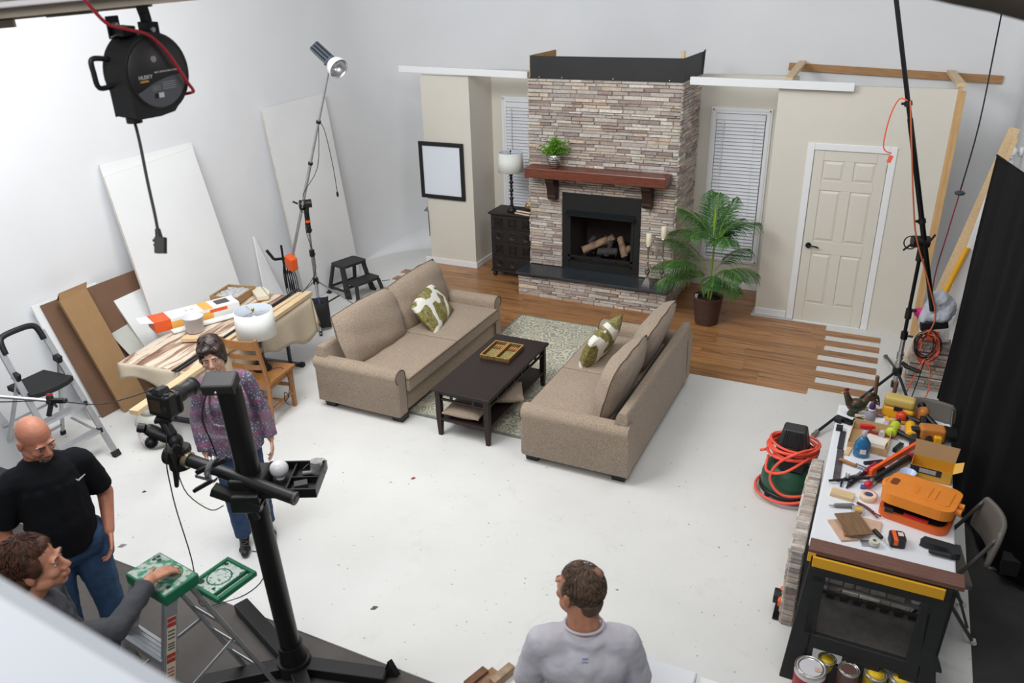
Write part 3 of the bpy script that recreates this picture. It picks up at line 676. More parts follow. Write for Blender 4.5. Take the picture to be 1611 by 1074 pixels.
# ================= SOFAS, TABLE, RUG =================
SOFA,nt,N,L,p,tc=nodes_mat('taupe_sofa_fabric',.95)
nA=noise(N,L,tc.outputs['Object'],150,3,.8); nB=noise(N,L,tc.outputs['Object'],3,3)
rA=ramp(N,L,nA,[(.34,lin((118,100,84))),(.66,lin((186,168,148)))]); rB=ramp(N,L,nB,[(.3,(.93,.93,.93,1)),(.7,(1,1,1,1))])
L.new(mix(N,L,rA.outputs[0],rB.outputs[0],1,'MULTIPLY'),p.inputs['Base Color']); p.inputs['Sheen Weight'].default_value=.15
bp=N.new('ShaderNodeBump'); bp.inputs['Strength'].default_value=.25; bp.inputs['Distance'].default_value=.003; L.new(nA,bp.inputs['Height']); L.new(bp.outputs[0],p.inputs['Normal'])
PIPE=mat('sofa_piping',(104,86,72),.95)
def cushion_box(b,c,sx,sy,sz,R_=None,crown=.025,n=14,round_=.04):
    """boxy cushion with softly crowned faces: superellipsoid sides"""
    R_=R_ if R_ is not None else Matrix.Identity(3); c=Vector(c); vs=[];fs=[]
    nu=36;nv=12
    for j in range(nv+1):
        ph=-PI/2+PI*j/nv; cz=math.copysign(abs(math.sin(ph))**.55,math.sin(ph)); cr=abs(math.cos(ph))**.28
        for i in range(nu):
            a=2*PI*i/nu; ca,sa=math.cos(a),math.sin(a)
            x=math.copysign(abs(ca)**.22,ca)*cr; y=math.copysign(abs(sa)**.22,sa)*cr
            rr=max(abs(x),abs(y)); zz=cz*sz/2
            vs.append(c+R_@Vector((x*sx/2,y*sy/2,zz)))
    for j in range(nv):
        for i in range(nu): fs.append((j*nu+i,j*nu+(i+1)%nu,(j+1)*nu+(i+1)%nu,(j+1)*nu+i))
    return b.add(vs,fs,True)
def soft_box(b,c,sx,sy,sz,R_=None,crown=.03,nx=12,ny=12,edge=.035):
    """grid-built box cushion: crowned top & bottom, rounded rim, side bands"""
    R_=R_ if R_ is not None else Matrix.Identity(3); c=Vector(c)
    def P(u,v,sg):
        ax=1-max(0,abs(u)-(1-2*edge/sx))/(2*edge/sx) if abs(u)>(1-2*edge/sx) else 1
        ay=1-max(0,abs(v)-(1-2*edge/sy))/(2*edge/sy) if abs(v)>(1-2*edge/sy) else 1
        d=math.sqrt(max(0,1-(1-ax)**2))*math.sqrt(max(0,1-(1-ay)**2)); 
        h=sz/2-edge*.6*(1-d)+crown*(1-u*u)*(1-v*v)
        return c+R_@Vector((u*sx/2,v*sy/2,sg*h))
    us=sorted(set([-1,-1+.25*2*edge/sx,-1+.6*2*edge/sx,-1+2*edge/sx]+[-1+2*edge/sx+(2-4*edge/sx)*i/nx for i in range(1,nx)]+[1-2*edge/sx,1-.6*2*edge/sx,1-.25*2*edge/sx,1]))
    vv=sorted(set([-1,-1+.25*2*edge/sy,-1+.6*2*edge/sy,-1+2*edge/sy]+[-1+2*edge/sy+(2-4*edge/sy)*i/ny for i in range(1,ny)]+[1-2*edge/sy,1-.6*2*edge/sy,1-.25*2*edge/sy,1]))
    nu=len(us);nv=len(vv); T=[P(u,v,1) for v in vv for u in us]; Bt=[P(u,v,-1) for v in vv for u in us]
    b.add(T,[(j*nu+i,j*nu+i+1,(j+1)*nu+i+1,(j+1)*nu+i) for j in range(nv-1) for i in range(nu-1)],True)
    b.add(Bt,[((j+1)*nu+i,(j+1)*nu+i+1,j*nu+i+1,j*nu+i) for j in range(nv-1) for i in range(nu-1)],True)
    idx=[i for i in range(nu)]+[j*nu+nu-1 for j in range(1,nv)]+[(nv-1)*nu+i for i in range(nu-2,-1,-1)]+[j*nu for j in range(nv-2,0,-1)]
    Lr=len(idx); b.add([Bt[i] for i in idx]+[T[i] for i in idx],[(i,(i+1)%Lr,Lr+(i+1)%Lr,Lr+i) for i in range(Lr)],True)
    return [T[i] for i in idx],[Bt[i] for i in idx]
def make_sofa(lab,loc,rz,Lw=2.12,two=True):
    """front faces local +X, length along local Y, origin at floor centre"""
    t=thing('sofa',lab,'sofa',loc,rz=rz,group='pair of facing taupe sofas'); H=Lw/2; D=.48
    aw=.16
    # base
    obj('base',bx(-D+.02,D-.03,-H+aw-.02,H-aw+.02,.075,.30),SOFA,t,bevel=.02,seg=3)
    # arms: rolled
    for s_ in (-1,1):
        yo=s_*(H-.02); yi=s_*(H-aw)
        pr=[(yi,.08),(yi,.47),(yi,.50)]
        # outline (y,z): inner face up, roll over the top, outward overhang, back in, outer face down
        cy_=s_*(H-.082); rz_=.082; cz_=.495
        pts=[(yi,.08)]
        for k in range(0,13):
            a=PI-(PI*1.28)*k/12; pts.append((cy_+s_*(-math.cos(PI-a))*rz_*-1*-1 if False else cy_-s_*rz_*math.cos(PI-a)*-1*-1, cz_+rz_*math.sin(a)*.95)) if False else pts.append((cy_+s_*rz_*(-math.cos(PI*1.12*k/12)),cz_+rz_*.85*math.sin(PI*1.12*k/12)))
        pts.append((s_*(H-.028),.43)); pts.append((s_*(H-.03),.08))
        b=B(); n=len(pts); prof=pts if s_<0 else pts
        xs=[(-D,.0),(-D+.01,.004),(-D+.5,.0),(D-.03,.0),(D-.008,.006),(D,.016)]
        vsA=[]; cyc=sum(q[0] for q in pts)/n; czc=sum(q[1] for q in pts)/n
        for x,ins in xs:
            for (yy,zz_) in pts:
                dy=yy-cyc; dz=zz_-czc; l_=math.hypot(dy,dz); dzf=-.035*max(0,(x+D)/(2*D))*0
                vsA.append((x,yy-dy/l_*ins,zz_-dz/l_*ins+ (-.0)))
        fs=[(j*n+i,j*n+(i+1)%n,(j+1)*n+(i+1)%n,(j+1)*n+i) for j in range(len(xs)-1) for i in range(n)]
        if s_>0: fs=[f[::-1] for f in fs]
        b.add(vsA,fs,True); fr=[tuple(range(n)),tuple((len(xs)-1)*n+i for i in range(n))]
        b.add([vsA[i] for i in range(n)],[tuple(range(n))],False); b.add([vsA[-n+i] for i in range(n)],[tuple(range(n))],False)
        arm=obj('arm',b,SOFA,t)
        # front roll piping
        pp=[(D+.002,q[0],q[1]) for q in pts[:-1]]
        pth=[(D-.002,(q[0]-cyc)*.97+cyc,(q[1]-czc)*.97+czc) for q in pts[:-1]]
        obj('piping',B().tube(pth,.005,6,smooth=False),PIPE,arm)
    # back frame
    b=B(); 
    pr=[(-D,.08),(-D+.02,.64),(-D+.035,.665),(-D+.095,.665),(-D+.11,.64),(-D+.20,.30),(-D+.20,.08)]
    b.prism([(x,z) for x,z in pr],'y',-H+.05,H-.05)
    obj('back_frame',b,SOFA,t,bevel=.012,seg=3)
    # seat cushions
    cw=(Lw-2*aw)/2
    for s_ in (-1,1):
        b=B(); tp,bt=soft_box(b,(.135,s_*cw/2,.375),.76,cw-.008,.15,crown=.02,edge=.022)
        sc=obj('seat_cushion',b,SOFA,t); obj('piping',B().tube(tp,.0065,5,closed=True,smooth=False).tube(bt,.0065,5,closed=True,smooth=False),PIPE,sc)
    # back cushions (loose, plump, slightly different lean)
    for i,s_ in enumerate((-1,1)):
        th=math.radians(-17 if two else -24)+(.05*s_)
        Rm=Matrix.Rotation(th,3,'Y')@Matrix.Rotation(PI/2,3,'Y')
        Rm=Matrix.Rotation(.02*s_,3,'X')@Rm
        b=B(); c=Vector((-.23,s_*cw/2,.675))
        nq=22; ring_=[]
        for sg in (1,-1):
            g=[]
            for j in range(nq+1):
                for i_ in range(nq+1):
                    u=-1+2*i_/nq; v=-1+2*j/nq; x_=u*math.sqrt(1-.12*v*v); y_=v*math.sqrt(1-.12*u*u)
                    h_=max(0,(1-abs(u)**3.2)*(1-abs(v)**3.2))**.42*(.15 if sg>0 else .085)*(1+.10*math.sin(v*3+i)*.4)
                    pk=.003*math.sin(v*9+i*2)*(abs(u)**3)+.002*math.sin(u*8)*(abs(v)**3)
                    g.append(c+Rm@Vector((x_*.285,y_*(cw+.05)/2,sg*h_+pk)))
            fs_=[(j*(nq+1)+i_,j*(nq+1)+i_+1,(j+1)*(nq+1)+i_+1,(j+1)*(nq+1)+i_) for j in range(nq) for i_ in range(nq)]
            b.add(g,fs_ if sg>0 else [f[::-1] for f in fs_],True)
            if sg>0: ring_=[g[i_] for i_ in range(nq+1)]+[g[j*(nq+1)+nq] for j in range(1,nq+1)]+[g[nq*(nq+1)+i_] for i_ in range(nq-1,-1,-1)]+[g[j*(nq+1)] for j in range(nq-1,0,-1)]
        tp=ring_; bt=None
        # sag & wrinkles
        for k,v_ in enumerate(b.v):
            x,y,z=v_; f_=math.sin(y*23+z*9)*.004+math.sin(z*31+y*7)*.003; zt=(z-.42)/.5
            b.v[k]=(x+f_,y,z)
        bc=obj('back_cushion',b,SOFA,t)
        obj('piping',B().tube(tp,.0055,5,closed=True,smooth=False),PIPE,bc)
    for x,y in ((D-.08,H-.14),(D-.08,-H+.14),(-D+.09,H-.14),(-D+.09,-H+.14)):
        obj('foot',B().add([(x-.055,y-.055,0),(x+.055,y-.055,0),(x+.055,y+.055,0),(x-.055,y+.055,0),(x-.065,y-.065,.08),(x+.065,y-.065,.08),(x+.065,y+.065,.08),(x-.065,y+.065,.08)],[(0,3,2,1),(4,5,6,7),(0,1,5,4),(1,2,6,5),(2,3,7,6),(3,0,4,7)]),BLACK,t)
    return t
make_sofa('taupe fabric sofa left of the coffee table, facing right, its back to the tripod lamp','sofa' and (-4.355,6.50,.0),0,2.2)
make_sofa('taupe fabric sofa right of the coffee table, seen from its back and arm',(-2.09,6.36,0),PI,2.12)
# leaf pattern pillows
LP,nt,N,L,p,tc=nodes_mat('leaf_print_cloth',.9)
mp=N.new('ShaderNodeMapping'); mp.inputs['Scale'].default_value=(1,1,1); L.new(tc.outputs['Object'],mp.inputs[0])
vo=N.new('ShaderNodeTexVoronoi'); vo.feature='DISTANCE_TO_EDGE'; vo.inputs['Scale'].default_value=3.0; vo.inputs['Randomness'].default_value=.8
nz=N.new('ShaderNodeTexNoise'); nz.inputs['Scale'].default_value=3; L.new(mp.outputs[0],nz.inputs['Vector'])
av=N.new('ShaderNodeVectorMath'); av.operation='ADD'; sv=N.new('ShaderNodeVectorMath'); sv.operation='SCALE'; sv.inputs['Scale'].default_value=.25; L.new(nz.outputs['Color'],sv.inputs[0]); L.new(mp.outputs[0],av.inputs[0]); L.new(sv.outputs[0],av.inputs[1]); L.new(av.outputs[0],vo.inputs['Vector'])
edge=ramp(N,L,vo.outputs['Distance'],[(.085,(0,0,0,1)),(.10,(1,1,1,1))])
gr=ramp(N,L,noise(N,L,mp.outputs[0],13,5,.7,1.5),[(.35,lin((88,82,48))),(.5,lin((132,122,62))),(.65,lin((152,150,120)))])
L.new(mix(N,L,lin((226,224,214)),gr.outputs[0],edge.outputs[0]),p.inputs['Base Color'])
def throw_pillow(lab,c,Rm,sx=.56,sy=.36,sz=.17):
    b=B(); b.pillow((0,0,0),sx,sy,sz,None,18,0,flat=.10,pinch=.09,pw=.42); o=obj('throw_pillow',b,LP); o.matrix_world=Matrix.Translation(c)@Rm.to_4x4()
    return tag(o,lab,'pillow','leaf print throw pillows')
# E1: left sofa pillow leaning against back cushion, long axis along Y tilted
throw_pillow('leaf print pillow with a broad green leaf, leaning on the left sofa',(-4.33,6.84,.61),Matrix.Rotation(.16,3,'Z')@Matrix.Rotation(math.radians(52),3,'Y')@Matrix.Rotation(PI/2,3,'Z')@Matrix.Rotation(.10,3,'Z'),.62,.42)
throw_pillow('leaf print pillow seen edge on, leaning on the right sofa',(-2.33,6.66,.62),Matrix.Rotation(-.10,3,'Z')@Matrix.Rotation(math.radians(-66),3,'Y')@Matrix.Rotation(PI/2,3,'Z')@Matrix.Rotation(-.16,3,'Z'),.60,.40,.18)
# ---------- coffee table
t=thing('coffee_table','dark espresso wood coffee table with lower shelf between the sofas','coffee table',(-3.20,6.08,0))
tx0,tx1,ty0,ty1=-3.50,-2.905,5.40,6.735
obj('tabletop',bx(tx0,tx1,ty0,ty1,.465,.49),ESPR,t,world=True,bevel=.007,seg=3)
for x in (tx0+.05,tx1-.05):
    for y in (ty0+.05,ty1-.05):
        s0,s1=.018,.026; b=B().add([(x-s0,y-s0,0.0),(x+s0,y-s0,0.0),(x+s0,y+s0,0.0),(x-s0,y+s0,0.0),(x-s1,y-s1,.17),(x+s1,y-s1,.17),(x+s1,y+s1,.17),(x-s1,y+s1,.17),(x-s1,y-s1,.465),(x+s1,y-s1,.465),(x+s1,y+s1,.465),(x-s1,y+s1,.465)],[(0,3,2,1),(8,9,10,11)]+[(i+4*k,(i+1)%4+4*k,(i+1)%4+4*k+4,i+4*k+4) for k in (0,1) for i in range(4)])
        obj('leg',b,ESPR,t,world=True,bevel=.003)
def apron(axis,fix,a,bb_):
    b=B()
    for z0,z1 in ((.43,.465),(.375,.392)):
        if axis=='x': b.box(a,bb_,fix-.01,fix+.01,z0,z1)
        else: b.box(fix-.01,fix+.01,a,bb_,z0,z1)
    n=4 if axis=='x' else 7
    for k in range(1,n):
        q=a+(bb_-a)*k/n
        if axis=='x' and k in (1,3) or axis=='y' and k in (1,2,3,4,5,6):
            if axis=='x': b.box(q-.012,q+.012,fix-.008,fix+.008,.392,.43)
            else: b.box(fix-.008,fix+.008,q-.012,q+.012,.392,.43)
    obj('apron',b,ESPR,t,world=True)
apron('x',ty0+.045,tx0+.07,tx1-.07); apron('x',ty1-.045,tx0+.07,tx1-.07); apron('y',tx0+.045,ty0+.07,ty1-.07); apron('y',tx1-.045,ty0+.07,ty1-.07)
obj('lower_shelf',bx(tx0+.03,tx1-.03,ty0+.03,ty1-.03,.165,.19),ESPR,t,world=True,bevel=.004)
# brown cushion on shelf
for lab,c,rz,sx in (('taupe cushion lying at the near end of the coffee table shelf',(-3.24,5.62,.245),.05,.36),('crumpled taupe cushion further along the coffee table shelf',(-3.06,6.02,.245),.5,.34)):
    b=B().pillow((0,0,0),sx,.36,.12,None,12,0,flat=.15,pinch=.1); o=obj('floor_cushion',b,SOFA); o.location=c; o.rotation_euler=(0,0,rz); tag(o,lab,'cushion','taupe cushions under the coffee table')
# backgammon case
t=thing('board_game_case','small open wooden board game case in two halves on the coffee table','game',(-3.235,6.33,.49),rz=.02)
BAM=mat('bamboo_edge',(196,146,84),.45,var=.25,vs=60); INL=mat('inlay_side',(128,112,66),.5,col2=(60,48,26),vs=90); FELT=mat('case_floor',(156,142,84),.7,col2=(120,108,60),vs=60); DK=mat('case_inside',(96,60,26),.6)
for i,xc in enumerate((-.079,.079)):
    b=B(); w,h,l_=.152,.04,.36
    b.box(xc-w/2,xc+w/2,-l_/2,l_/2,0,.006,2)
    for (a0,a1,c0,c1) in ((xc-w/2,xc-w/2+.01,-l_/2,l_/2),(xc+w/2-.01,xc+w/2,-l_/2,l_/2),(xc-w/2+.01,xc+w/2-.01,-l_/2,-l_/2+.01),(xc-w/2+.01,xc+w/2-.01,l_/2-.01,l_/2)):
        b.box(a0,a1,c0,c1,.006,h-.003,1); b.box(a0,a1,c0,c1,h-.003,h,0)
    half=obj('case_half',b,[BAM,INL,DK],t)
    obj('felt_panel',bx(xc-.055,xc+.055,-.10,.05,.006,.0085),FELT,half)
    b=B()
    for k in range(5):
        x=xc-.048+k*.0235; b.add([(x-.009,.155,.0082),(x+.009,.155,.0082),(x,.065,.0082),(x-.009,.155,.006),(x+.009,.155,.006),(x,.065,.006)],[(0,1,2),(0,3,4,1),(1,4,5,2),(2,5,3,0)])
    obj('point_marks',b,BAM,half)
for (x,y,m_,lab) in ((.045,-.13,WPL,'white round game piece in the near right corner of the game case'),(.02,-.14,BLACK,'black round game piece next to the white one in the game case'),(-.005,-.148,WPL,'white game piece at the near left end of the right case half')):
    M_=Matrix.Rotation(.02,3,'Z'); q=M_@Vector((x+.04,y,0)); one('game_piece',B().cyl((0,0,0),(0,0,.009),.011,n=16),m_,lab,'game piece',origin=None).location=(-3.235+q.x,6.33+q.y,.4965)
# ---------- rug
RUG,nt,N,L,p,tc=nodes_mat('rug_floral',.95)
v=tc.outputs['Object']
vo=N.new('ShaderNodeTexVoronoi'); vo.inputs['Scale'].default_value=9; vo.feature='SMOOTH_F1'; vo.inputs['Smoothness'].default_value=.3; L.new(v,vo.inputs['Vector'])
ma=N.new('ShaderNodeMath'); ma.operation='MULTIPLY'; ma.inputs[1].default_value=26; L.new(vo.outputs['Distance'],ma.inputs[0]); mb=N.new('ShaderNodeMath'); mb.operation='SINE'; L.new(ma.outputs[0],mb.inputs[0])
ns=noise(N,L,v,14,3,.6,2.0); mc=N.new('ShaderNodeMath'); mc.operation='MULTIPLY'; mc.inputs[1].default_value=3.2; L.new(ns,mc.inputs[0]); md_=N.new('ShaderNodeMath'); md_.operation='ADD'; L.new(mb.outputs[0],md_.inputs[0]); L.new(mc.outputs[0],md_.inputs[1])
r1=ramp(N,L,md_.outputs[0],[(.0,lin((196,188,166))),(.5,lin((196,188,166)))]); 
fr=N.new('ShaderNodeMapRange'); fr.inputs[1].default_value=1.2; fr.inputs[2].default_value=2.0; L.new(md_.outputs[0],fr.inputs[0])
c_=mix(N,L,lin((150,154,140)),lin((206,198,176)),fr.outputs[0]); L.new(c_,p.inputs['Base Color'])
RUGB=mat('rug_border_band',(128,130,122),.95,var=.2,vs=40)
t=thing('area_rug','pale green and cream patterned rug under the coffee table','rug',(-3.15,7.0,.0))
b=B().box(-3.97,-2.33,5.66,8.33,.0005,.0165); ob=obj('rug_field',bx(-3.945,-2.355,5.685,8.305,.001,.0175),RUG,t,world=True); obj('rug_border',B().box(-3.97,-2.33,5.66,5.69,.001,.017).box(-3.97,-2.33,8.30,8.33,.001,.017).box(-3.97,-3.94,5.69,8.3,.001,.017).box(-2.36,-2.33,5.69,8.3,.001,.017),RUGB,t,world=True)
# ================= LEFT SIDE =================
def board(name,lab,cat,P0,P1,top,bot_x,th,m_,group=None,ztop=None,edge=None):
    """sheet leaning on the left wall: P0,P1 = (y,z) range at top; base at x=bot_x"""
    (y0,z0),(y1,z1)=P0,P1
    yb0,yb1=top
    A=[Vector((-7.03,y0,z0)),Vector((-7.03,y1,z1)),Vector((bot_x,yb1,0.003)),Vector((bot_x,yb0,0.003))]
    n=(A[1]-A[0]).cross(A[2]-A[0]).normalized(); 
    if n.x<0: n=-n
    Bq=[a+n*th for a in A]
    b=B().add(A+Bq,[(0,1,2,3),(7,6,5,4),(0,4,5,1),(1,5,6,2),(2,6,7,3),(3,7,4,0)],False,0)
    if edge is not None:
        b.m=[0,0,1,1,1,1]; mm=[m_,edge]
    else: mm=m_
    o=one(name,b,mm,lab,cat,group,origin=A[3]); return o
board('white_foam_board','rear one of two large white sheets leaning on the left wall, its top showing','board',(5.24,2.30),(6.42,2.31),(5.30,6.50),-6.72,.02,FOAMB,'large white sheets on the left wall',edge=FOAME)
b0=board('white_foam_board','large white sheet in front, leaning on the left wall behind the covered table','board',(5.21,2.19),(6.36,2.26),(5.18,6.45),-6.64,.03,FOAMB,'large white sheets on the left wall',edge=FOAME)
b0.location.x+=.06
board('white_foam_board','tall white sheet leaning on the left wall behind the tripod lamp','board',(7.58,2.50),(8.78,2.53),(7.62,8.82),-6.80,.025,FOAMB,edge=FOAME)
o=one('white_foam_offcut',B().add([(-7.04,7.12,1.03),(-6.93,7.06,.003),(-6.90,7.42,.003),(-7.03,7.14,1.03),(-6.915,7.06,.003),(-6.885,7.42,.003)],[(0,1,2),(5,4,3),(0,3,4,1),(1,4,5,2),(2,5,3,0)]),FOAMB,'narrow pointed white offcut leaning on the left wall between the big sheets','board')
hb=board('hardboard_sheet','large dark brown hardboard sheet leaning on the left wall','board',(4.27,1.19),(5.5,1.19),(4.38,5.6),-6.74,.012,CARDD); hb.location.x+=.035
board('white_foam_board','white sheet with its edge showing just left of the brown hardboard','board',(4.20,1.20),(4.9,1.20),(4.30,5.0),-6.76,.02,FOAMB)
o=board('white_foam_board','small white sheet leaning on the brown hardboard next to the table','board',(4.98,.98),(5.45,1.0),(5.10,5.55),-6.60,.02,FOAMB,edge=FOAME); o.location.x+=.08
o=board('grey_board_offcut','small pale grey sheet leaning low on the brown hardboard','board',(4.78,.80),(5.12,.82),(4.98,5.36),-6.56,.008,mat('pale_grey_board',(196,198,190),.8,var=.08,vs=6)); o.location.x+=.10
# long cardboard box
o=one('cardboard_box',B().add([(-6.93,4.40,1.20),(-6.93,4.70,1.22),(-6.64,4.86,.003),(-6.64,4.56,.003),(-6.86,4.38,1.22),(-6.86,4.68,1.24),(-6.57,4.84,.003),(-6.57,4.54,.003)],[(3,2,1,0),(4,5,6,7),(0,1,5,4),(1,2,6,5),(2,3,7,6),(3,0,4,7)]),CARD,'tall narrow cardboard box leaning on the brown hardboard','box',bevel=.004)
# flaps + print
fl=obj('box_flap',B().add([(-6.93,4.40,1.20),(-6.86,4.38,1.22),(-6.87,4.40,1.285),(-6.93,4.70,1.22),(-6.86,4.68,1.24),(-6.86,4.70,1.30)],[(0,1,4,3),(0,3,5,2),(2,5,4,1)]),CARD); fl.parent=o
# ---- folding table with drop cloth
TA=math.atan2(-.27,1.83)*-1  # rotation so local y follows the table
t=thing('folding_table','folding table with dark grey legs under a stained beige cloth','table',(-5.86,5.32,0),rz=math.atan2(.26,1.83))
TL=1.86; TWd=.84
obj('tabletop',bx(-TWd/2,TWd/2,-TL/2,TL/2,.70,.73),GREY,t,bevel=.006)
DG=mat('dark_grey_steel',(62,66,74),.4,metal=.4)
for y in (-.66,.72):
    lg=obj('leg',B().bar((-.22,y,.03),(-.22,y,.70),.03,.03).bar((.22,y,.03),(.22,y,.70),.03,.03).bar((-.33,y,.02),(.36,y,.02),.045,.035),DG,t)
    obj('foot_cap',B().box(.34,.39,y-.026,y+.026,0,.045).box(-.36,-.31,y-.026,y+.026,0,.045),RUBBER,lg)
    obj('brace',B().bar((0,y-math.copysign(.36,y),.68),(0,y,.35),.02,.02).bar((-.22,y,.35),(.22,y,.35),.02,.02),DG,t)
# cloth (own thing)
CL=mat('beige_drop_cloth',(205,190,166),.95,var=.1,vs=3,bump=.2,bs=50)
CLS,nt,N,L,p,tc=nodes_mat('stained_drop_cloth',.95)
mp=N.new('ShaderNodeMapping'); mp.inputs['Scale'].default_value=(13,1.1,1); mp.inputs['Rotation'].default_value=(0,0,.18); L.new(tc.outputs['Object'],mp.inputs[0])
r_=ramp(N,L,noise(N,L,mp.outputs[0],1.2,4,.6,.6),[(.36,lin((120,88,74))),(.47,lin((172,140,120))),(.52,lin((212,198,178))),(.7,lin((220,208,188)))]); L.new(r_.outputs[0],p.inputs['Base Color'])
c=thing('drop_cloth','beige painter cloth with brown stripe stains spread over the folding table','cloth',(-5.86,5.32,0),rz=math.atan2(.26,1.83))
def cloth():
    b=B(); nx=26; ny=64; x0,x1,y0,y1=-TWd/2-.02,TWd/2+.02,-TL/2-.02,TL/2+.02
    P={}
    def drop(y):  # hem drop along front
        f=(y-y0)/(y1-y0); return .20+.20*f+.05*math.sin(f*9)+.03*math.sin(f*23)
    # grid in param (s across: top -> front drop)
    ntop=18; nd=8
    vs_=[]
    for j in range(ny+1):
        y=y0+(y1-y0)*j/ny
        row=[]
        # back small drop
        for k in range(3,0,-1): row.append((x0-.01-.004*k,y,.742-.10*k/3))
        for i in range(ntop+1):
            x=x0+(x1-x0)*i/ntop; row.append((x,y,.742+.004*math.sin(x*31+y*7)+.003*math.sin(y*19+x*5)))
        d=drop(y)
        for k in range(1,nd+1):
            z=.742-d*k/nd; row.append((x1+.012+.012*math.sin(y*15+.6)*(k/nd)+.012*(k/nd),y,z))
        vs_.append(row)
    nr=len(vs_[0]); flat=[v for r in vs_ for v in r]
    fs=[(j*nr+i,j*nr+i+1,(j+1)*nr+i+1,(j+1)*nr+i) for j in range(ny) for i in range(nr-1)]
    b.add(flat,fs,True); b.m=[(1 if 3<=(k%(nr-1))<3+ntop else 0) for k in range(len(fs))]
    # end flaps at both short ends
    for yy,sg,dd in ((y0,-1,.17),(y1,1,.42)):
        rows_=[]; base_=[v for v in (vs_[0] if sg<0 else vs_[-1])][3:3+ntop+1]
        for k in range(0,7):
            rows_.append([(v[0]+(.03*k/6 if i>ntop-3 else 0),yy+sg*(.010*min(k,1)+.02*math.sin(v[0]*14)*(k/6)),.742-(dd*(0.35+.65*(i/ntop)) if sg>0 else dd*(1-.3*math.sin(i*.5)))*k/6) for i,v in enumerate(base_)])
        n0=ntop+1; ff=[(k*n0+i,k*n0+i+1,(k+1)*n0+i+1,(k+1)*n0+i) for k in range(6) for i in range(ntop)]
        if sg>0: ff=[f[::-1] for f in ff]
        b.add([v for r in rows_ for v in r],ff,True,0)
        # corner gusset between end flap and front drop
        fr=(vs_[0] if sg<0 else vs_[-1])[3+ntop:]; er=[r[-1] for r in rows_]
        m_=min(len(fr),len(er))
        gv=[]; 
        for k in range(7):
            a_=Vector(fr[min(k,len(fr)-1)]); e_=Vector(er[k]); gv+= [a_,(a_+e_)/2+Vector((.03,sg*.04,-.02))*(k/6),e_]
        gf=[(k*3+i,k*3+i+1,(k+1)*3+i+1,(k+1)*3+i) for k in range(6) for i in range(2)]
        if sg<0: gf=[f[::-1] for f in gf]
        b.add(gv,gf,True,0)
    return b
o=obj('cloth_sheet',cloth(),[CL,CLS],c); md=o.modifiers.new('s','SOLIDIFY'); md.thickness=.003
ZT=.752
# lumber on the front edge
one('lumber_length',B().bar((-5.19,3.66,.775),(-5.60,6.36,.775),.085,.042),PINEY,'long pale pine length along the front edge of the covered table','timber','lumber on the covered table',bevel=.003)
one('lumber_length',B().bar((-5.50,4.98,.775),(-5.67,6.30,.775),.055,.04),PINEY,'shorter pine length lying just behind the long one at the table front','timber','lumber on the covered table',bevel=.003)
for k,(a_,b_,lab) in enumerate((((-5.48,4.36,.758),(-5.77,6.42,.758),'black metal strip lying nearest the pine lengths on the covered table'),((-5.52,4.36,.758),(-5.83,6.44,.758),'black metal strip lying behind the other one on the covered table'))):
    one('metal_strip',B().bar(a_,b_,.022,.012),BLACKM,lab,'strip','black strips on the covered table')
one('wood_block',B().obox((-5.88,4.93,.775),(.16,.09,.035),(0,0,.5)),PINE,'small pine block on the covered table beside the white bucket','wood block',bevel=.003)
# white/orange carton (open)
t=thing('product_box','long white and orange printed carton with an open flap on the covered table','box',(-6.26,5.36,ZT),rz=math.radians(68)-.06)
WC=mat('white_carton',(232,232,230),.5); OC=mat('orange_print',(226,92,36),.5); YC=mat('amber_print',(236,176,84),.5); DC=mat('dark_print',(70,66,64),.4)
l_,w_,h_=.86,.24,.11
obj('carton_body',bx(-l_/2,l_/2,-w_/2,w_/2,0,h_),WC,t,bevel=.003)
obj('orange_panel',bx(-l_/2-.0005,-l_/2+.16,-w_/2-.001,w_/2+.001,.0,h_+.001),OC,t)
obj('front_print',B().box(-l_/2+.16,l_/2-.28,-w_/2-.0015,-w_/2,0,h_-.03).box(.06,.16,-w_/2,w_/2,h_,h_+.0015),YC,t)
obj('picture_print',B().box(.22,.36,-.05,.08,h_,h_+.0015),DC,t)
obj('side_print',B().box(.12,.30,-w_/2-.002,-w_/2,h_-.045,h_-.012),OC,t)
obj('open_flap',B().add([(-l_/2,-w_/2,h_),(-l_/2,w_/2,h_),(-l_/2-.12,w_/2-.02,h_+.02),(-l_/2-.12,-w_/2+.02,h_+.02),(-l_/2,-w_/2,h_-.003),(-l_/2,w_/2,h_-.003),(-l_/2-.12,w_/2-.02,h_+.017),(-l_/2-.12,-w_/2+.02,h_+.017)],[(0,3,2,1),(4,5,6,7),(2,3,7,6),(0,4,7,3),(1,2,6,5)]),WC,t)
for k,(x_,s_) in enumerate(((-.08,'E'),(-.02,'O'))): text('printed_letter',s_,.04,wm(t)@Matrix.Translation((x_,.0,h_+.001)),OC,t)
one('white_paper_sleeve',B().obox((-6.03,5.36,ZT+.012),(.80,.09,.02),(0,0,math.radians(68)-.06)),WC,'long white sleeve lying in front of the printed carton','packaging',bevel=.003)
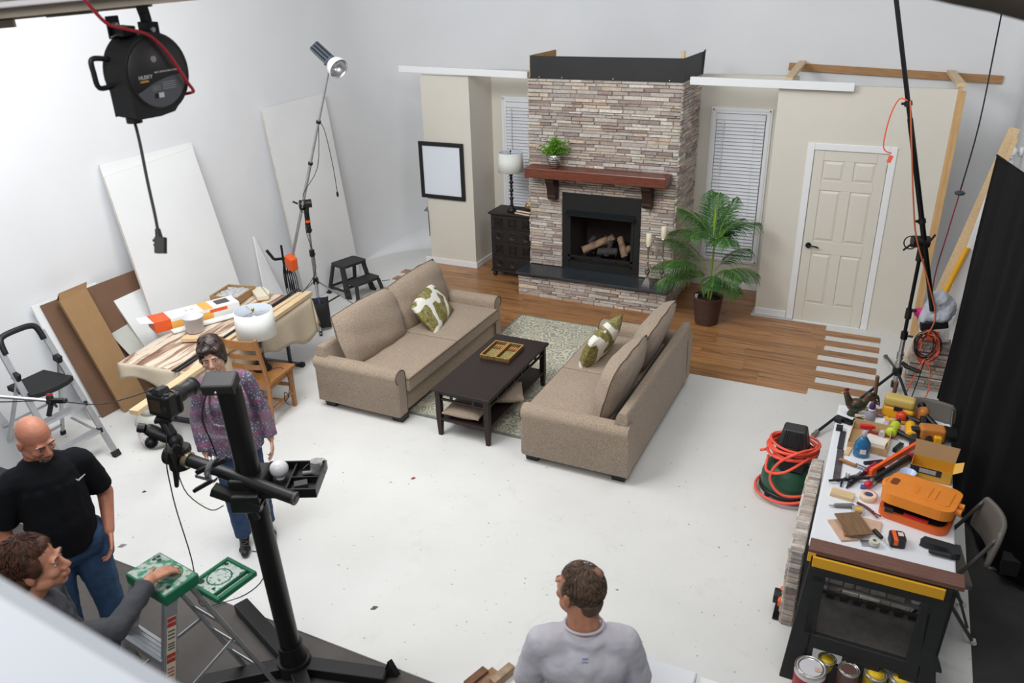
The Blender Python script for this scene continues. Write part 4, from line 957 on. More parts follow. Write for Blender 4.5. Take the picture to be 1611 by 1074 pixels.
# brown paper wrapped tray of foil
t=thing('open_carton','open brown carton with crinkled clear wrap at the far end of the covered table','box',(-6.33,5.98,ZT),rz=.2)
obj('carton_base',bx(-.15,.15,-.17,.17,0,.03),CARD,t)
for x0,x1,y0,y1 in ((-.17,-.15,-.18,.18),(.15,.17,-.18,.18),(-.15,.15,-.19,-.17),(-.15,.15,.17,.18)): obj('side_wall',bx(x0,x1,y0,y1,0,.075),CARD,t)
b=B(); n=12
gv=[(-.145+.29*i/n,-.165+.33*j/n,.05+random.uniform(-.008,.014)) for j in range(n+1) for i in range(n+1)]
b.add(gv,[(j*(n+1)+i,j*(n+1)+i+1,(j+1)*(n+1)+i+1,(j+1)*(n+1)+i) for j in range(n) for i in range(n)])
obj('crinkled_wrap',b,mat('crinkled_wrap',(205,205,205),.2,metal=.35,var=.2,vs=30),t)
# tape roll / paper roll
o=thing('cream_case','flat cream curved case with a tan edge beside the open carton','case',(-6.06,6.15,ZT),rz=math.radians(-35))
pr=[]
for k in range(9):
    a=math.radians(60+60*k/8); pr.append((.34*math.cos(a),.34*math.sin(a)-.28))
pr=[(.17,.02)]+pr+[(-.17,.02),(-.15,-.10),(.15,-.10)]
obj('case_body',B().prism(pr,'z',.012,.05),mat('cream_plastic',(222,212,190),.5),o,bevel=.004); obj('case_edge',B().prism([(x*1.01,y*1.01) for x,y in pr],'z',0,.012),mat('tan_edge',(176,146,88),.5),o)
# bucket on table
t=thing('plastic_bucket','translucent white plastic bucket with black print at the front of the covered table','bucket',(-6.02,5.12,ZT))
obj('tub',B().lathe([(.075,0),(.08,.005),(.098,.15),(.103,.152),(.103,.16),(.094,.16),(.075,.01),(.0001,.008)],(0,0,0),28),mat('milky_plastic',(215,216,222),.3),t)
obj('contents',B().lathe([(.086,.085),(.0001,.09)],(0,0,0),20),mat('bucket_screws',(150,148,150),.5,var=.5,vs=60,bump=.6,bs=60),t)
obj('print_band',B().lathe([(.0905,.07),(.0965,.12)],(0,0,0),28),mat('bucket_label',(90,92,96),.5,col2=(206,208,212),vs=30,ramp=(.45,.5)),t) if False else None
# ---- chair
t=thing('wooden_chair','honey oak dining chair holding a lamp, standing behind the woman','chair',(-5.235,5.13,0),rz=-math.radians(-10))
sp_=[(-.21,-.20),(.21,-.20),(.235,.22),(-.235,.22)]
obj('seat',B().prism(sp_,'z',.425,.455),OAK,t,bevel=.012,seg=3)
for x in (-.185,.185):
    obj('front_leg',B().add([(x-.017,.165,0),(x+.017,.165,0),(x+.017,.2,0),(x-.017,.2,0),(x-.022,.155,.425),(x+.022,.155,.425),(x+.022,.2,.425),(x-.022,.2,.425)],[(0,3,2,1),(4,5,6,7),(0,1,5,4),(1,2,6,5),(2,3,7,6),(3,0,4,7)]),OAK,t,bevel=.003)
    b=B().bar((x,-.24,.0),(x,-.19,.44),.034,.034,up=(1,0,0)).bar((x,-.19,.43),(x*.98,-.29,.93),.032,.034,up=(1,0,0)); obj('back_leg',b,OAK,t,bevel=.004)
for z,h in ((.86,.085),(.73,.045),(.62,.045)):
    y=-.19-.1*(z-.44)/.5; pts=[(-.18,y),(-.1,y-.018),(0,y-.025),(.1,y-.018),(.18,y)]; pr=pts+[(a,b_+.016) for a,b_ in pts[::-1]]
    obj('back_slat',B().prism(pr[::-1],'z',z-h/2,z+h/2+.0),OAK,t,bevel=.003)
obj('apron',B().box(-.18,.18,.165,.185,.37,.425).box(-.18,.18,-.2,-.18,.37,.425).box(-.195,-.175,-.19,.18,.37,.425).box(.175,.195,-.19,.18,.37,.425),OAK,t)
obj('stretcher',B().bar((-.185,-.215,.16),(-.185,.18,.16),.02,.03).bar((.185,-.215,.16),(.185,.18,.16),.02,.03).bar((-.185,0,.16),(.185,0,.16),.02,.02).bar((-.185,.18,.24),(.185,.18,.24),.02,.03),OAK,t)
# lamp on chair
t=thing('table_lamp','lamp with large white drum shade and dark banded base standing on the oak chair','lamp',(-5.26,5.17,.455))
obj('base',B().lathe([(.085,0),(.09,.012),(.075,.03),(.08,.045),(.055,.07),(.06,.085),(.045,.10),(.04,.12)],(0,0,0),24),BLACK,t)
MOS=mat('mosaic_column',(150,128,108),.4,col2=(58,44,38),vs=26,ramp=(.45,.52),detail=1)
obj('column',B().lathe([(.036,.12),(.037,.36),(.02,.38),(.008,.39),(.008,.46)],(0,0,0),20),MOS,t)
b=B().lathe([(.188,.37),(.178,.62),(.174,.62),(.184,.37),(.188,.37)],(0,0,0),44,mis=[0,0,1,0,0]); obj('lamp_shade',b,[SHADE,SHIN],t)
BR=mat('brass',(196,170,110),.25,metal=.9)
b=B()
for k in range(3):
    a=k*2*PI/3+.6; b.cyl((0,0,.60),(.176*math.cos(a),.176*math.sin(a),.61),.0025,n=5)
b.tube([(.03,0,.46),(.055,0,.52),(.02,0,.59),(0,0,.60)],.002,5).tube([(-.03,0,.46),(-.055,0,.52),(-.02,0,.59),(0,0,.60)],.002,5); obj('shade_harp',b,BR,t); obj('finial',B().ell((0,0,.625),(.014,.014,.02)),BR,t)
obj('light_bulb',B().lathe([(.013,.46),(.02,.49),(.032,.525),(.028,.55),(.0001,.565)],(0,0,0),16),WPL,t)
obj('power_cord',B().tube([(.085,0,.01),(.17,.08,.012),(.26,.05,-.1),(.25,.02,-.26),(.23,0,-.30),(.26,.02,-.25),(.24,-.01,-.2),(.22,0,-.31),(.27,.0,-.34)],.004,6),BLACK,t)
# ---- propane tank
t=thing('propane_tank','grey propane gas cylinder with a white warning label on the white floor','gas cylinder',(-5.79,4.26,.0))
PG=mat('grey_tank_paint',(176,174,166),.4,var=.05,vs=8)
obj('tank_body',B().lathe([(.10,.0),(.105,.0),(.105,.03),(.12,.035),(.145,.06),(.155,.10),(.156,.24),(.150,.28),(.125,.325),(.07,.35),(.0001,.355)],(0,0,0),36),PG,t)
b=B(); n=20
for i in range(n+1): 
    a=math.radians(-250+250*i/n)
    for z in (.33,.435): b.v.append((.095*math.cos(a),.095*math.sin(a),z if z<.4 else z-.03*abs(math.sin(a*1.5))))
fs=[(2*i,2*i+2,2*i+3,2*i+1) for i in range(n)]; b.f+=fs; b.m+=[0]*n; b.s+=[True]*n; b.c+=[None]*n
o=obj('collar',b,PG,t); md=o.modifiers.new('s','SOLIDIFY'); md.thickness=.006
obj('valve',B().cyl((0,0,.35),(0,0,.42),.018,n=12).cyl((-.02,0,.39),(.06,0,.39),.012,n=10).lathe([(.03,.42),(.03,.44),(.0001,.445)],(0,0,0),12),BR,t)
LB,nt,N,L,p,tc=nodes_mat('tank_label',.45)
r_=ramp(N,L,noise(N,L,tc.outputs['Object'],60,2,.5),[(.36,lin((196,160,160))),(.44,lin((226,220,220)))]); L.new(r_.outputs[0],p.inputs['Base Color'])
b=B(); n=20
for i in range(n+1):
    a=math.radians(-150+160*i/n)
    for z in (.10,.25): b.v.append((.158*math.cos(a),.158*math.sin(a),z))
b.f+=[(2*i,2*i+2,2*i+3,2*i+1) for i in range(n)]; b.m+=[0]*n; b.s+=[True]*n; b.c+=[None]*n; lb=obj('warning_label',b,LB,t)
# hazard diamond
a=math.radians(-45); q=Vector((.160*math.cos(a),.160*math.sin(a),.20)); tx=Vector((-math.sin(a),math.cos(a),0)); uz=Vector((0,0,1))
for k,(du,dv,mm) in enumerate(((0,.018,RED),(-.018,0,mat('label_blue',(50,70,150),.5)),(.018,0,YEL),(0,-.018,WPL))):
    c_=q+tx*du+uz*dv; s_=.016; obj('hazard_mark',B().add([c_+tx*s_,c_+uz*s_,c_-tx*s_,c_-uz*s_],[(0,1,2,3),(3,2,1,0)]),mm,lb)
# ---- aluminium platform ladder
t=thing('step_ladder','aluminium folding step ladder with black platform at the left wall','ladder',(-6.35,3.74,0))
fx,bxx=-5.98,-6.78; hx=-6.50; ya,yb_=3.50,3.95
def lerp(a,b,f): return a+(b-a)*f
for y in (ya,yb_):
    yt=lerp(y,3.74,.14)
    st=obj('front_stile',B().bar((fx,y,.02),(hx,yt,1.17),.022,.05,up=(0,1,0)),ALU,t,world=True); obj('foot_cap',B().bar((fx+.01,y,.0),(fx-.015,y,.05),.04,.065,up=(0,1,0)),RUBBER,st,world=True)
    st=obj('rear_leg',B().bar((bxx,y+(.06 if y>3.7 else -.06),.02),(hx+.12,yt,.88),.02,.03,up=(0,1,0)),ALU,t,world=True); obj('foot_cap',B().bar((bxx,y+(.06 if y>3.7 else -.06),.0),(bxx+.01,y+(.06 if y>3.7 else -.06),.045),.03,.04,up=(0,1,0)),RUBBER,st,world=True)
    obj('hinge_joint',B().obox((lerp(fx,hx,.78),yt,.92),(.08,.04,.07),(0,.3,0)),BLACK,t,world=True,bevel=.006)
pts=[(fx+(hx-fx)*.93,ya+.05,1.10),(hx,ya+.06,1.20),(hx-.02,ya+.10,1.235),(hx-.02,3.73,1.245),(hx-.02,yb_-.10,1.235),(hx,yb_-.06,1.20),(fx+(hx-fx)*.93,yb_-.05,1.10)]
obj('handle',B().tube(pts,.026,10),BLACK,t,world=True)
b=B().prism([(-6.60,ya+.05),(-6.60,yb_-.05),(-6.24,yb_-.03),(-6.20,yb_-.12),(-6.19,3.725),(-6.20,ya+.12),(-6.24,ya+.03)],'z',.735,.775); obj('platform',b,RUBBER,t,world=True,bevel=.006)
for z in (.25,.50):
    x=lerp(fx,hx,z/1.17); obj('step',B().obox((x-.02,3.725,z),(.09,yb_-ya-.04,.03)),ALU,t,world=True,bevel=.004)
    for y in (ya+.02,yb_-.02): obj('step_bracket',B().obox((x,y,z+.005),(.05,.03,.045)),BLACK,t,world=True,bevel=.004)
obj('rear_brace',B().bar((bxx+.04,ya-.05,.12),(bxx+.04,yb_+.05,.12),.015,.025).bar((-6.70,ya-.03,.4),(-6.70,yb_+.03,.4),.012,.02),ALU,t,world=True)
obj('spreader',B().bar((-6.05,yb_-.02,.22),(-6.45,yb_-.02,.30),.01,.02,up=(0,1,0)),ALU,t,world=True)
# rod with clamp at the left edge and thin cable
a_=Vector((-4.883,2.122,1.804)); b_=Vector((-4.342,2.547,1.632))
t=thing('support_rod','thin silver rod coming in from the left edge in front of the step ladder','rod',b_)
obj('rod',B().cyl(a_,b_,.011,n=10),ALU,t,world=True)
t=thing('spring_clamp','black hand clamp with a red button gripping the silver rod by the step ladder','clamp',b_+Vector((.02,0,0)))
q=b_; e1=_r; e2=_u
obj('jaw',B().bar(q+e2*.03,q-e2*.02,.035,.03).bar(q-e2*.0,q+e1*.085+e2*.0,.028,.03),BLACK,t,world=True,bevel=.006)
obj('handle',B().bar(q-e2*.01+e1*.01,q-e2*.095-e1*.005,.022,.026).bar(q+e1*.02-e2*.01,q+e1*.045-e2*.04,.014,.014),BLACK,t,world=True,bevel=.005)
obj('button',B().bar(q+e2*.03,q+e2*.042,.025,.025),RED,t,world=True); obj('pad',B().ell(q+e1*.09,.017),BLACK,t,world=True)
pts=[Vector((-4.966,2.198,1.673)),Vector((-4.559,2.390,1.656)),Vector((-4.344,2.555,1.627)),Vector((-3.963,2.572,1.676)),Vector((-3.555,2.492,1.845)),Vector((-3.199,2.413,2.020))]
one('thin_cable',B().tube(pts,.0035,6),BLACK,'thin black cable sagging from the left edge to the camera on the stand','cable',origin=pts[1])
# grey board and black wheeled case at the far left edge
o=one('grey_board',B().add([(-6.98,2.7,1.25),(-6.98,3.38,1.15),(-6.62,3.62,.003),(-6.62,2.7,.003),(-6.95,2.7,1.26),(-6.95,3.38,1.16),(-6.59,3.62,.003),(-6.59,2.7,.003)],[(0,1,2,3),(7,6,5,4),(0,4,5,1),(1,5,6,2),(2,6,7,3),(3,7,4,0)]),mat('grey_panel',(170,170,172),.7),'grey panel leaning on the left wall behind the step ladder, cut by the frame','board')
t=thing('wheeled_case','black wheeled case cut off by the left edge of the frame above the bald man','case',(-5.95,2.92,0))
obj('case_body',bx(-.22,.10,-.16,.14,.05,.40),BLACK,t,bevel=.03,seg=3)
for y in (-.12,.11): obj('wheel',B().cyl((.10,y-.02,.07),(.10,y+.02,.07),.07,n=20),RUBBER,t,bevel=.008)
obj('wheel_guard',B().tube([(.11,-.14,.28),(.135,0,.34),(.11,.13,.28)],.02,8),RUBBER,t)
# ---- step stool (black, two steps)
t=thing('step_stool','black plastic two-step stool near the left wall','stool',(-6.45,8.22,0),rz=math.radians(-14))
SB=mat('scuffed_black_plastic',(40,41,42),.6,var=.35,vs=18,bump=.1,bs=100)
# local: steps descend toward +x, width along y
def quadleg(b,p0,p1,w0,w1): b.bar(p0,p1,w0,w1,up=(1,0,0))
obj('top_step',B().prism([(-.16,-.20),(.08,-.20),(.10,-.17),(.10,.17),(.08,.20),(-.16,.20),(-.18,.17),(-.18,-.17)],'z',.40,.435),SB,t,bevel=.008,seg=3)
obj('lower_step',B().prism([(.12,-.21),(.31,-.21),(.34,-.18),(.34,.18),(.31,.21),(.12,.21)],'z',.205,.24),SB,t,bevel=.008,seg=3)
for y in (-1,1):
    obj('side_panel',B().add([(.085,y*.185,.40),(.135,y*.20,.21),(.21,y*.225,.0),(.09,y*.225,0),(.0,y*.19,.40),(.085,y*.165,.40),(.135,y*.18,.21),(.21,y*.205,0),(.09,y*.205,0),(.0,y*.17,.40)],[(0,1,2,3,4),(9,8,7,6,5),(0,5,6,1),(1,6,7,2),(2,7,8,3),(3,8,9,4),(4,9,5,0)]),SB,t)
    obj('front_leg',B().bar((.31,y*.19,.205),(.36,y*.225,.0),.035,.045,up=(1,0,0)),SB,t,bevel=.004)
    obj('rear_leg',B().bar((-.15,y*.18,.40),(-.24,y*.225,0),.035,.045,up=(1,0,0)),SB,t,bevel=.004)
    for x in (.36,.15,-.24): obj('foot',B().obox((x,y*.23,.012),(.06,.05,.024)),RUBBER,t,bevel=.006)
    obj('side_rail',B().bar((-.21,y*.215,.09),(.13,y*.215,.09),.02,.03),SB,t)
obj('rear_rail',B().bar((-.215,-.21,.10),(-.215,.21,.10),.02,.03).bar((.10,-.20,.13),(.10,.20,.13),.03,.03),SB,t)
# ---- light boom stand
t=thing('light_stand','chrome tripod boom stand carrying a studio lamp near the left wall','light stand',(-6.27,7.27,0))
hx_,hy_=-6.27,7.27
obj('column',B().cyl((hx_,hy_,.10),(hx_,hy_,.86),.02,n=14).cyl((hx_,hy_,.80),(hx_,hy_,1.15),.015,n=14).cyl((hx_,hy_,1.1),(hx_,hy_,1.34),.012,n=12),STEEL,t,world=True)
for z,r in ((.50,.034),(.86,.032),(1.16,.03)): obj('collar',B().cyl((hx_,hy_,z-.03),(hx_,hy_,z+.05),r,n=14).bar((hx_,hy_,z),(hx_+.06,hy_-.02,z+.01),.02,.02),BLACK,t,world=True,bevel=.004)
feet=[(-5.93,6.84),(-6.03,7.74),(-6.83,7.12)]
for f_ in feet:
    lg=obj('leg',B().cyl((hx_,hy_,.52),(f_[0],f_[1],.02),.011,n=10),STEEL,t,world=True); obj('rubber_foot',B().cyl((f_[0],f_[1],.0),(lerp(f_[0],hx_,.06),lerp(f_[1],hy_,.06),.05),.018,n=10),BLACK,lg,world=True)
    mxx,myy=lerp(f_[0],hx_,.45),lerp(f_[1],hy_,.45); obj('brace',B().bar((hx_,hy_,.16),(mxx,myy,.245),.022,.012),BLACKM,t,world=True)
obj('orange_ring',B().cyl((hx_,hy_,1.255),(hx_,hy_,1.285),.033,n=16),ORANGE,t,world=True)
obj('joint_housing',B().cyl((hx_,hy_,1.22),(hx_,hy_,1.42),.03,n=14).cyl((hx_-.05,hy_-.05,1.48),(hx_+.05,hy_+.05,1.48),.05,n=20).bar((hx_,hy_,1.4),(hx_,hy_,1.5),.05,.05).bar((hx_-.06,hy_-.06,1.49),(hx_-.11,hy_-.09,1.52),.02,.02),BLACK,t,world=True,bevel=.004)
J0=Vector((-6.60,7.22,.66)); J1=Vector((-5.66,7.22,3.02))
obj('boom',B().cyl(J0,J0.lerp(J1,.56),.019,n=12).cyl(J0.lerp(J1,.54),J1,.015,n=12),ALU,t,world=True)
for f_ in (.33,.56,.76): q=J0.lerp(J1,f_); d=(J1-J0).normalized(); obj('boom_clip',B().cyl(q-d*.015,q+d*.015,.027,n=12),BLACK,t,world=True)
q=J0.lerp(J1,.76); 
obj('boom_cable',B().tube([q+Vector((.02,0,0)),q+Vector((.09,-.02,-.1)),q+Vector((.15,-.03,-.45)),q+Vector((.17,-.03,-.75))],.004,6).ell(q+Vector((.17,-.03,-.79)),(.014,.014,.035)),BLACK,t,world=True)
obj('mains_cable',B().tube([q,q+Vector((-.06,-.04,-.5)),(hx_+.05,hy_-.07,1.62),(hx_+.07,hy_-.05,1.46),(hx_+.02,hy_-.09,1.40),(hx_-.03,hy_-.08,1.48),(hx_+.03,hy_-.07,1.54),(hx_+.08,hy_-.06,1.45),(hx_+.02,hy_-.08,1.2),(hx_+.05,hy_-.02,.7),(hx_-.12,hy_-.1,.40),(hx_-.33,hy_-.2,.2)],.004,6),BLACK,t,world=True)
# lamp head
hd=J1; ax=Vector((.80,-.10,-.60)).normalized(); ax=(_r*.62-_u*.62-_f*.35).normalized()
t=thing('studio_lamp','studio flash head with silver dish reflector on top of the boom','studio light',hd)
Mh=frame(hd+_u*.06+_f*0,(_f*-1).cross(ax)*-1 if False else ax.orthogonal(),ax.cross(ax.orthogonal()))
zax=ax; xax=(_f.cross(zax)).normalized(); yax=zax.cross(xax)
Rh=Matrix((xax,yax,zax)).transposed(); O=hd+_r*.03+_u*.07
def LH(b): b.v=[tuple(O+Rh@Vector(v)) for v in b.v]; return b
prh=[(-.06,-.045),(-.045,-.06),(.045,-.06),(.06,-.045),(.06,.045),(.045,.06),(-.045,.06),(-.06,.045)]
DGL=mat('dark_grey_lamp_body',(78,86,98),.4)
obj('lamp_body',LH(B().prism(prh,'z',-.30,.0)),DGL,t,world=True,bevel=.004)
obj('cooling_fins',LH(B().box(-.045,-.03,-.066,.066,-.28,-.02).box(-.008,.008,-.066,.066,-.28,-.02).box(.03,.045,-.066,.066,-.28,-.02)),BLACK,t,world=True)
obj('side_label',LH(B().box(-.063,-.058,-.035,.035,-.27,-.19)),ORANGE,t,world=True); obj('name_strip',LH(B().box(-.063,-.058,-.03,.03,-.17,-.03)),mat('olive_label',(150,146,110),.5),t,world=True)
b=B().lathe([(.05,.0),(.055,.015),(.08,.03),(.105,.07),(.112,.11),(.113,.14),(.109,.14),(.106,.108),(.098,.072),(.07,.038),(.045,.02)],(0,0,0),36,mis=[1,1,1,1,1,1,0,0,0,0,0]); obj('reflector',LH(b),[mat('dish_silver',(200,200,204),.3,metal=.85),mat('dish_outer',(226,226,228),.4)],t,world=True)
obj('flash_tube',LH(B().tube([(.022*math.cos(a),.022*math.sin(a),.055) for a in [k*PI/4 for k in range(8)]],.005,6,closed=True).cyl((0,0,.02),(0,0,.06),.015,n=12)),WPL,t,world=True)
obj('tilt_bracket',B().bar(hd,hd+_u*.05,.03,.05).cyl(hd-_f*.04+_u*.03,hd+_f*.04+_u*.03,.025,n=14).bar(hd+_u*.03,hd+_u*.05-_r*.05,.015,.015),BLACK,t,world=True,bevel=.003)
# sandbag on the leg
t=thing('sandbag','black saddle sandbag hanging on the lamp stand leg behind the left sofa','sandbag',(-6.03,7.0,0))
NAVY=mat('navy_trim',(40,50,110),.8); BKF=mat('black_nylon',(24,24,27),.85,bump=.2,bs=30)
for s_,dx in ((-1,0),(1,.0)):
    b=B().pillow((0,0,0),.22,.36,.12,None,12,0,flat=.12,pinch=.14); Rm=Matrix.Rotation(math.radians(s_*14),3,'Y')@Matrix.Rotation(PI/2,3,'Y')@Matrix.Rotation(PI/2,3,'Z')
    Rm=Matrix.Rotation(.7,3,'Z')@Matrix.Rotation(math.radians(s_*16),3,'X')@Matrix.Rotation(PI/2,3,'X')
    b.v=[tuple(Rm@Vector((v[0],v[1],v[2]))+Vector((-.0+.07*s_*.6,-.07*s_*.75,.205))) for v in b.v]; obj('bag_pouch',b,BKF,t)
obj('strap',B().tube([(.05,-.05,.36),(.02,-.02,.40),(-.05,.05,.36)],.012,8),NAVY,t)
# work light clamped on the boom end (orange) with cables, by the table
t=thing('orange_counterweight','orange counterweight box hung with cables at the low end of the lamp boom','counterweight',(-6.60,7.18,.45))
A=Vector((-6.52,7.16,.80))
obj('weight_box',B().obox((A.x,A.y,A.z-.05),(.15,.10,.18),(0.1,.25,-.3)),ORANGE,t,world=True,bevel=.02,seg=3)
obj('clamp_arm',B().bar(A+Vector((-.06,0,.0)),A+Vector((-.22,-.05,-.02)),.03,.03).bar(A+Vector((-.22,-.05,-.02)),A+Vector((-.29,-.08,.10)),.03,.03).bar(A+Vector((-.12,0,.16)),A+Vector((-.12,0,-.4)),.022,.022),BLACK,t,world=True,bevel=.004)
b=B()
for k in range(6):
    o_=Vector((-.06+.022*k-.05,-.02+.01*(k%3),0)); b.tube([A+o_+Vector((0,0,-.08)),A+o_+Vector((.03,.02,-.25)),A+o_+Vector((.06,0,-.42-.02*k)),A+o_+Vector((.015,-.02,-.45-.02*k)),A+o_+Vector((-.02,0,-.22)),A+o_+Vector((0,0,-.08))],.006,6)
obj('coiled_cable',b,BLACK,t,world=True)
one('small_tub',B().lathe([(.07,0),(.085,.10),(.088,.10),(.088,.11),(.08,.108),(.066,.01),(.0001,.01)],(0,0,0),24),mat('tub_grey',(186,186,184),.4),'small pale tub on the floor between the boom weight and the lamp stand','tub').location=(-6.62,7.42,.0)
one('wood_sliver',B().bar((-6.33,8.72,.006),(-6.25,8.80,.006),.012,.008),GREY,'thin grey sliver on the white floor beyond the step stool','debris')
# ================= RIGHT SIDE =================
# drape
BKC=mat('black_drape_cloth',(17,17,19),.95,bump=.15,bs=30,spec=.15)
pth=[(.70,8.0),(.735,7.6),(.76,7.1),(.79,6.6),(.86,6.0),(.97,5.55),(1.15,5.30),(1.4,5.2)]
b=B(); NU=120; NV=16; pts=[]
def pl(path,f):
    seg=[math.dist(path[i],path[i+1]) for i in range(len(path)-1)]; T=sum(seg)*f; i=0
    while i<len(seg)-1 and T>seg[i]: T-=seg[i]; i+=1
    q=T/seg[i]; d=((path[i+1][0]-path[i][0])/seg[i],(path[i+1][1]-path[i][1])/seg[i]); return path[i][0]+d[0]*T,path[i][1]+d[1]*T,d
vs_=[]
for j in range(NV+1):
    for i in range(NU+1):
        f=i/NU; x,y,d=pl(pth,f); z=.03+(2.33+.30*f)*j/NV; w=(1-j/NV)*.016+.003
        o_=w*math.sin(f*34+1.8*math.sin(f*11)+.8*math.sin(j*.35))+.2*w*math.sin(f*71)
        bulge=-.055*math.sin(PI*min(1,(1-j/NV)*1.0))*(1-f)**4
        vs_.append((x-d[1]*o_+.05*(j/NV)*(1-f),y+d[0]*o_+(.18*(1-f)**3)*(1-j/NV)*-.4,z))
b.add(vs_,[(j*(NU+1)+i,(j+1)*(NU+1)+i,(j+1)*(NU+1)+i+1,j*(NU+1)+i+1) for j in range(NV) for i in range(NU)],True)
o=one('black_drape',b,BKC,'tall black cloth drape hanging along the right side of the room','curtain',origin=(.76,7.0,0)); md=o.modifiers.new('s','SOLIDIFY'); md.thickness=.004
one('drape_rail',B().cyl((.75,8.02,2.365),(.84,6.6,2.49),.010,n=10).cyl((.84,6.6,2.49),(1.0,5.4,2.59),.010,n=10),BKC,'black crossbar along the top of the black drape','rail')
one('dark_bag',B().pillow((0,0,.14),.5,.7,.3,None,10,0,flat=.4,pinch=.1),BKF,'dark bag lying on the floor past the near end of the black drape','bag').location=(1.32,5.62,0)
one('floor_strip',B().bar((1.02,5.42,-.006),(1.9,5.66,-.006),.02,.01),GREY,'thin grey strip on the dark floor beside the dark bag','strip')
# leaning lumber
for k,(a_,b_,w,h,lab,m_) in enumerate((((.42,8.62,.02),(.90,8.66,2.50),.09,.038,'broad pale plank, leftmost of the timbers leaning behind the black drape',PINEY),((.50,8.52,.02),(.92,8.60,2.42),.04,.035,'narrow pale timber leaning just right of the broad plank behind the drape',PINE),((.60,8.44,.02),(.84,8.52,1.9),.12,.02,'whitish board leaning lowest, half hidden by the edge of the black drape',FOAMB))):
    one('leaning_plank',B().bar(a_,b_,w,h,up=(0,1,0)),m_,lab,'timber','timbers leaning behind the drape',bevel=.002)
one('yellow_tube',B().cyl((.56,8.36,.75),(.72,8.46,1.40),.026,n=16).cyl((.40,8.28,.02),(.56,8.36,.75),.024,n=16),YEL,'bright yellow-orange tube leaning on the pale timbers above the grey cloth','tube')
t=thing('wall_lamp','small white swivel fitting high on the right wall above the drape','fitting',(1.115,9.6,2.12))
obj('wall_plate',B().cyl((0,0,0),(-.035,0,0),.05,n=20),WPL,t); obj('swivel_head',B().ell((-.09,-.06,.01),(.04,.045,.05)).cyl((-.03,0,0),(-.09,-.05,.0),.018,n=12).lathe([(.02,0),(.055,.07),(.05,.07),(.0001,.02)],(-.12,-.10,-.03),18,M_=Matrix.Rotation(2.2,3,'X')),WPL,t)
# ---- stone panel stacks near the right wall
def stone_block(name,lab,x0,x1,y0,y1,z0,z1,group,faces='fl',dp=(.003,.015)):
    t=thing(name,lab,'stone panel',(x0,y0,z0),group=group)
    obj('panel_core',bx(x0,x1,y0,y1,z0,z1),mat('panel_core_grey',(150,144,136),.9),t,world=True)
    b=B(); w=x1-x0;d=y1-y0;h=z1-z0
    if 'f' in faces: stones(b,(x0,y0,z0),(1,0,0),(0,0,1),(0,-1,0),w,h,hh=(.03,.05),ww=(.06,.16),dep=dp)
    if 'l' in faces: stones(b,(x0,y1,z0),(0,-1,0),(0,0,1),(-1,0,0),d,h,hh=(.03,.05),ww=(.06,.2),dep=dp)
    if 't' in faces: stones(b,(x0,y0,z1),(1,0,0),(0,1,0),(0,0,1),w,d,hh=(.025,.04),ww=(.08,.2),dep=(.001,.006))
    obj('stone_facing',b,STONEL,t,world=True); return t
STONEL=mat('pale_ledge_stone',(178,172,164),.85,var=.25,vs=26,attr=True,bump=.3,bs=70)
lv=[(.40,.73,8.12,8.30,0,.13,'bottom layer of the pale stone panels stacked by the right wall'),(.41,.73,8.12,8.30,.14,.26,'second layer up of the pale stone panels stacked by the right wall'),(.41,.74,8.13,8.30,.27,.39,'third layer up of the pale stone panels stacked by the right wall'),(.43,.74,8.14,8.31,.40,.50,'topmost layer of the pale stone panels stacked by the right wall')]
for (x0,x1,y0,y1,z0,z1,lb) in lv: stone_block('stone_panel',lb,x0,x1,y0,y1,z0,z1,'stone panels stacked by the wall','fl')
one('plastic_bag',B().pillow((0,0,.05),.26,.2,.12,None,10,0,flat=.2,pinch=.15),mat('white_bag_film',(228,226,224),.5,bump=.5,bs=25),'crumpled white plastic bag on top of the stacked pale stone panels','bag').location=(.58,8.22,.51)
# ---- right boom stand
t=thing('boom_stand','tall black tripod stand with a long black boom at the right of the set','light stand',(.31,7.95,0))
hx_,hy_=.31,7.95
obj('lower_tube',B().cyl((hx_,hy_,.12),(hx_,hy_,.62),.022,n=14),STEEL,t,world=True); obj('upper_tube',B().cyl((hx_,hy_,.60),(hx_,hy_,1.50),.017,n=14),BLACKM,t,world=True)
for z in (.30,.40,.62): obj('collar',B().cyl((hx_,hy_,z-.035),(hx_,hy_,z+.04),.032,n=14).bar((hx_,hy_,z),(hx_+.075,hy_-.03,z+.01),.018,.018),(BLACKM if z>.5 else STEEL),t,world=True,bevel=.003)
obj('collar',B().cyl((hx_,hy_,.80),(hx_,hy_,.90),.03,n=14).bar((hx_,hy_,.88),(hx_+.06,hy_-.03,.90),.02,.03),BLACK,t,world=True,bevel=.003)
obj('hub',B().cyl((hx_,hy_,.20),(hx_,hy_,.28),.045,n=14).cyl((hx_,hy_,.06),(hx_,hy_,.12),.035,n=14),BLACK,t,world=True)
for f_ in ((-.31,6.74),(.52,7.35),(.20,8.75)):
    lg=obj('leg',B().cyl((hx_,hy_,.24),(f_[0],f_[1],.03),.014,n=10),mat('dark_leg',(34,44,56),.4,metal=.3),t,world=True); obj('foot_cap',B().cyl((f_[0],f_[1],.02),(lerp(f_[0],hx_,.05),lerp(f_[1],hy_,.05),.04),.022,n=12),GREY,lg,world=True)
J=Vector((hx_,hy_-.03,1.57)); K0=Vector((.50,7.90,.93)); K1=Vector((-.27,7.9,3.72)); d=(K1-K0).normalized()
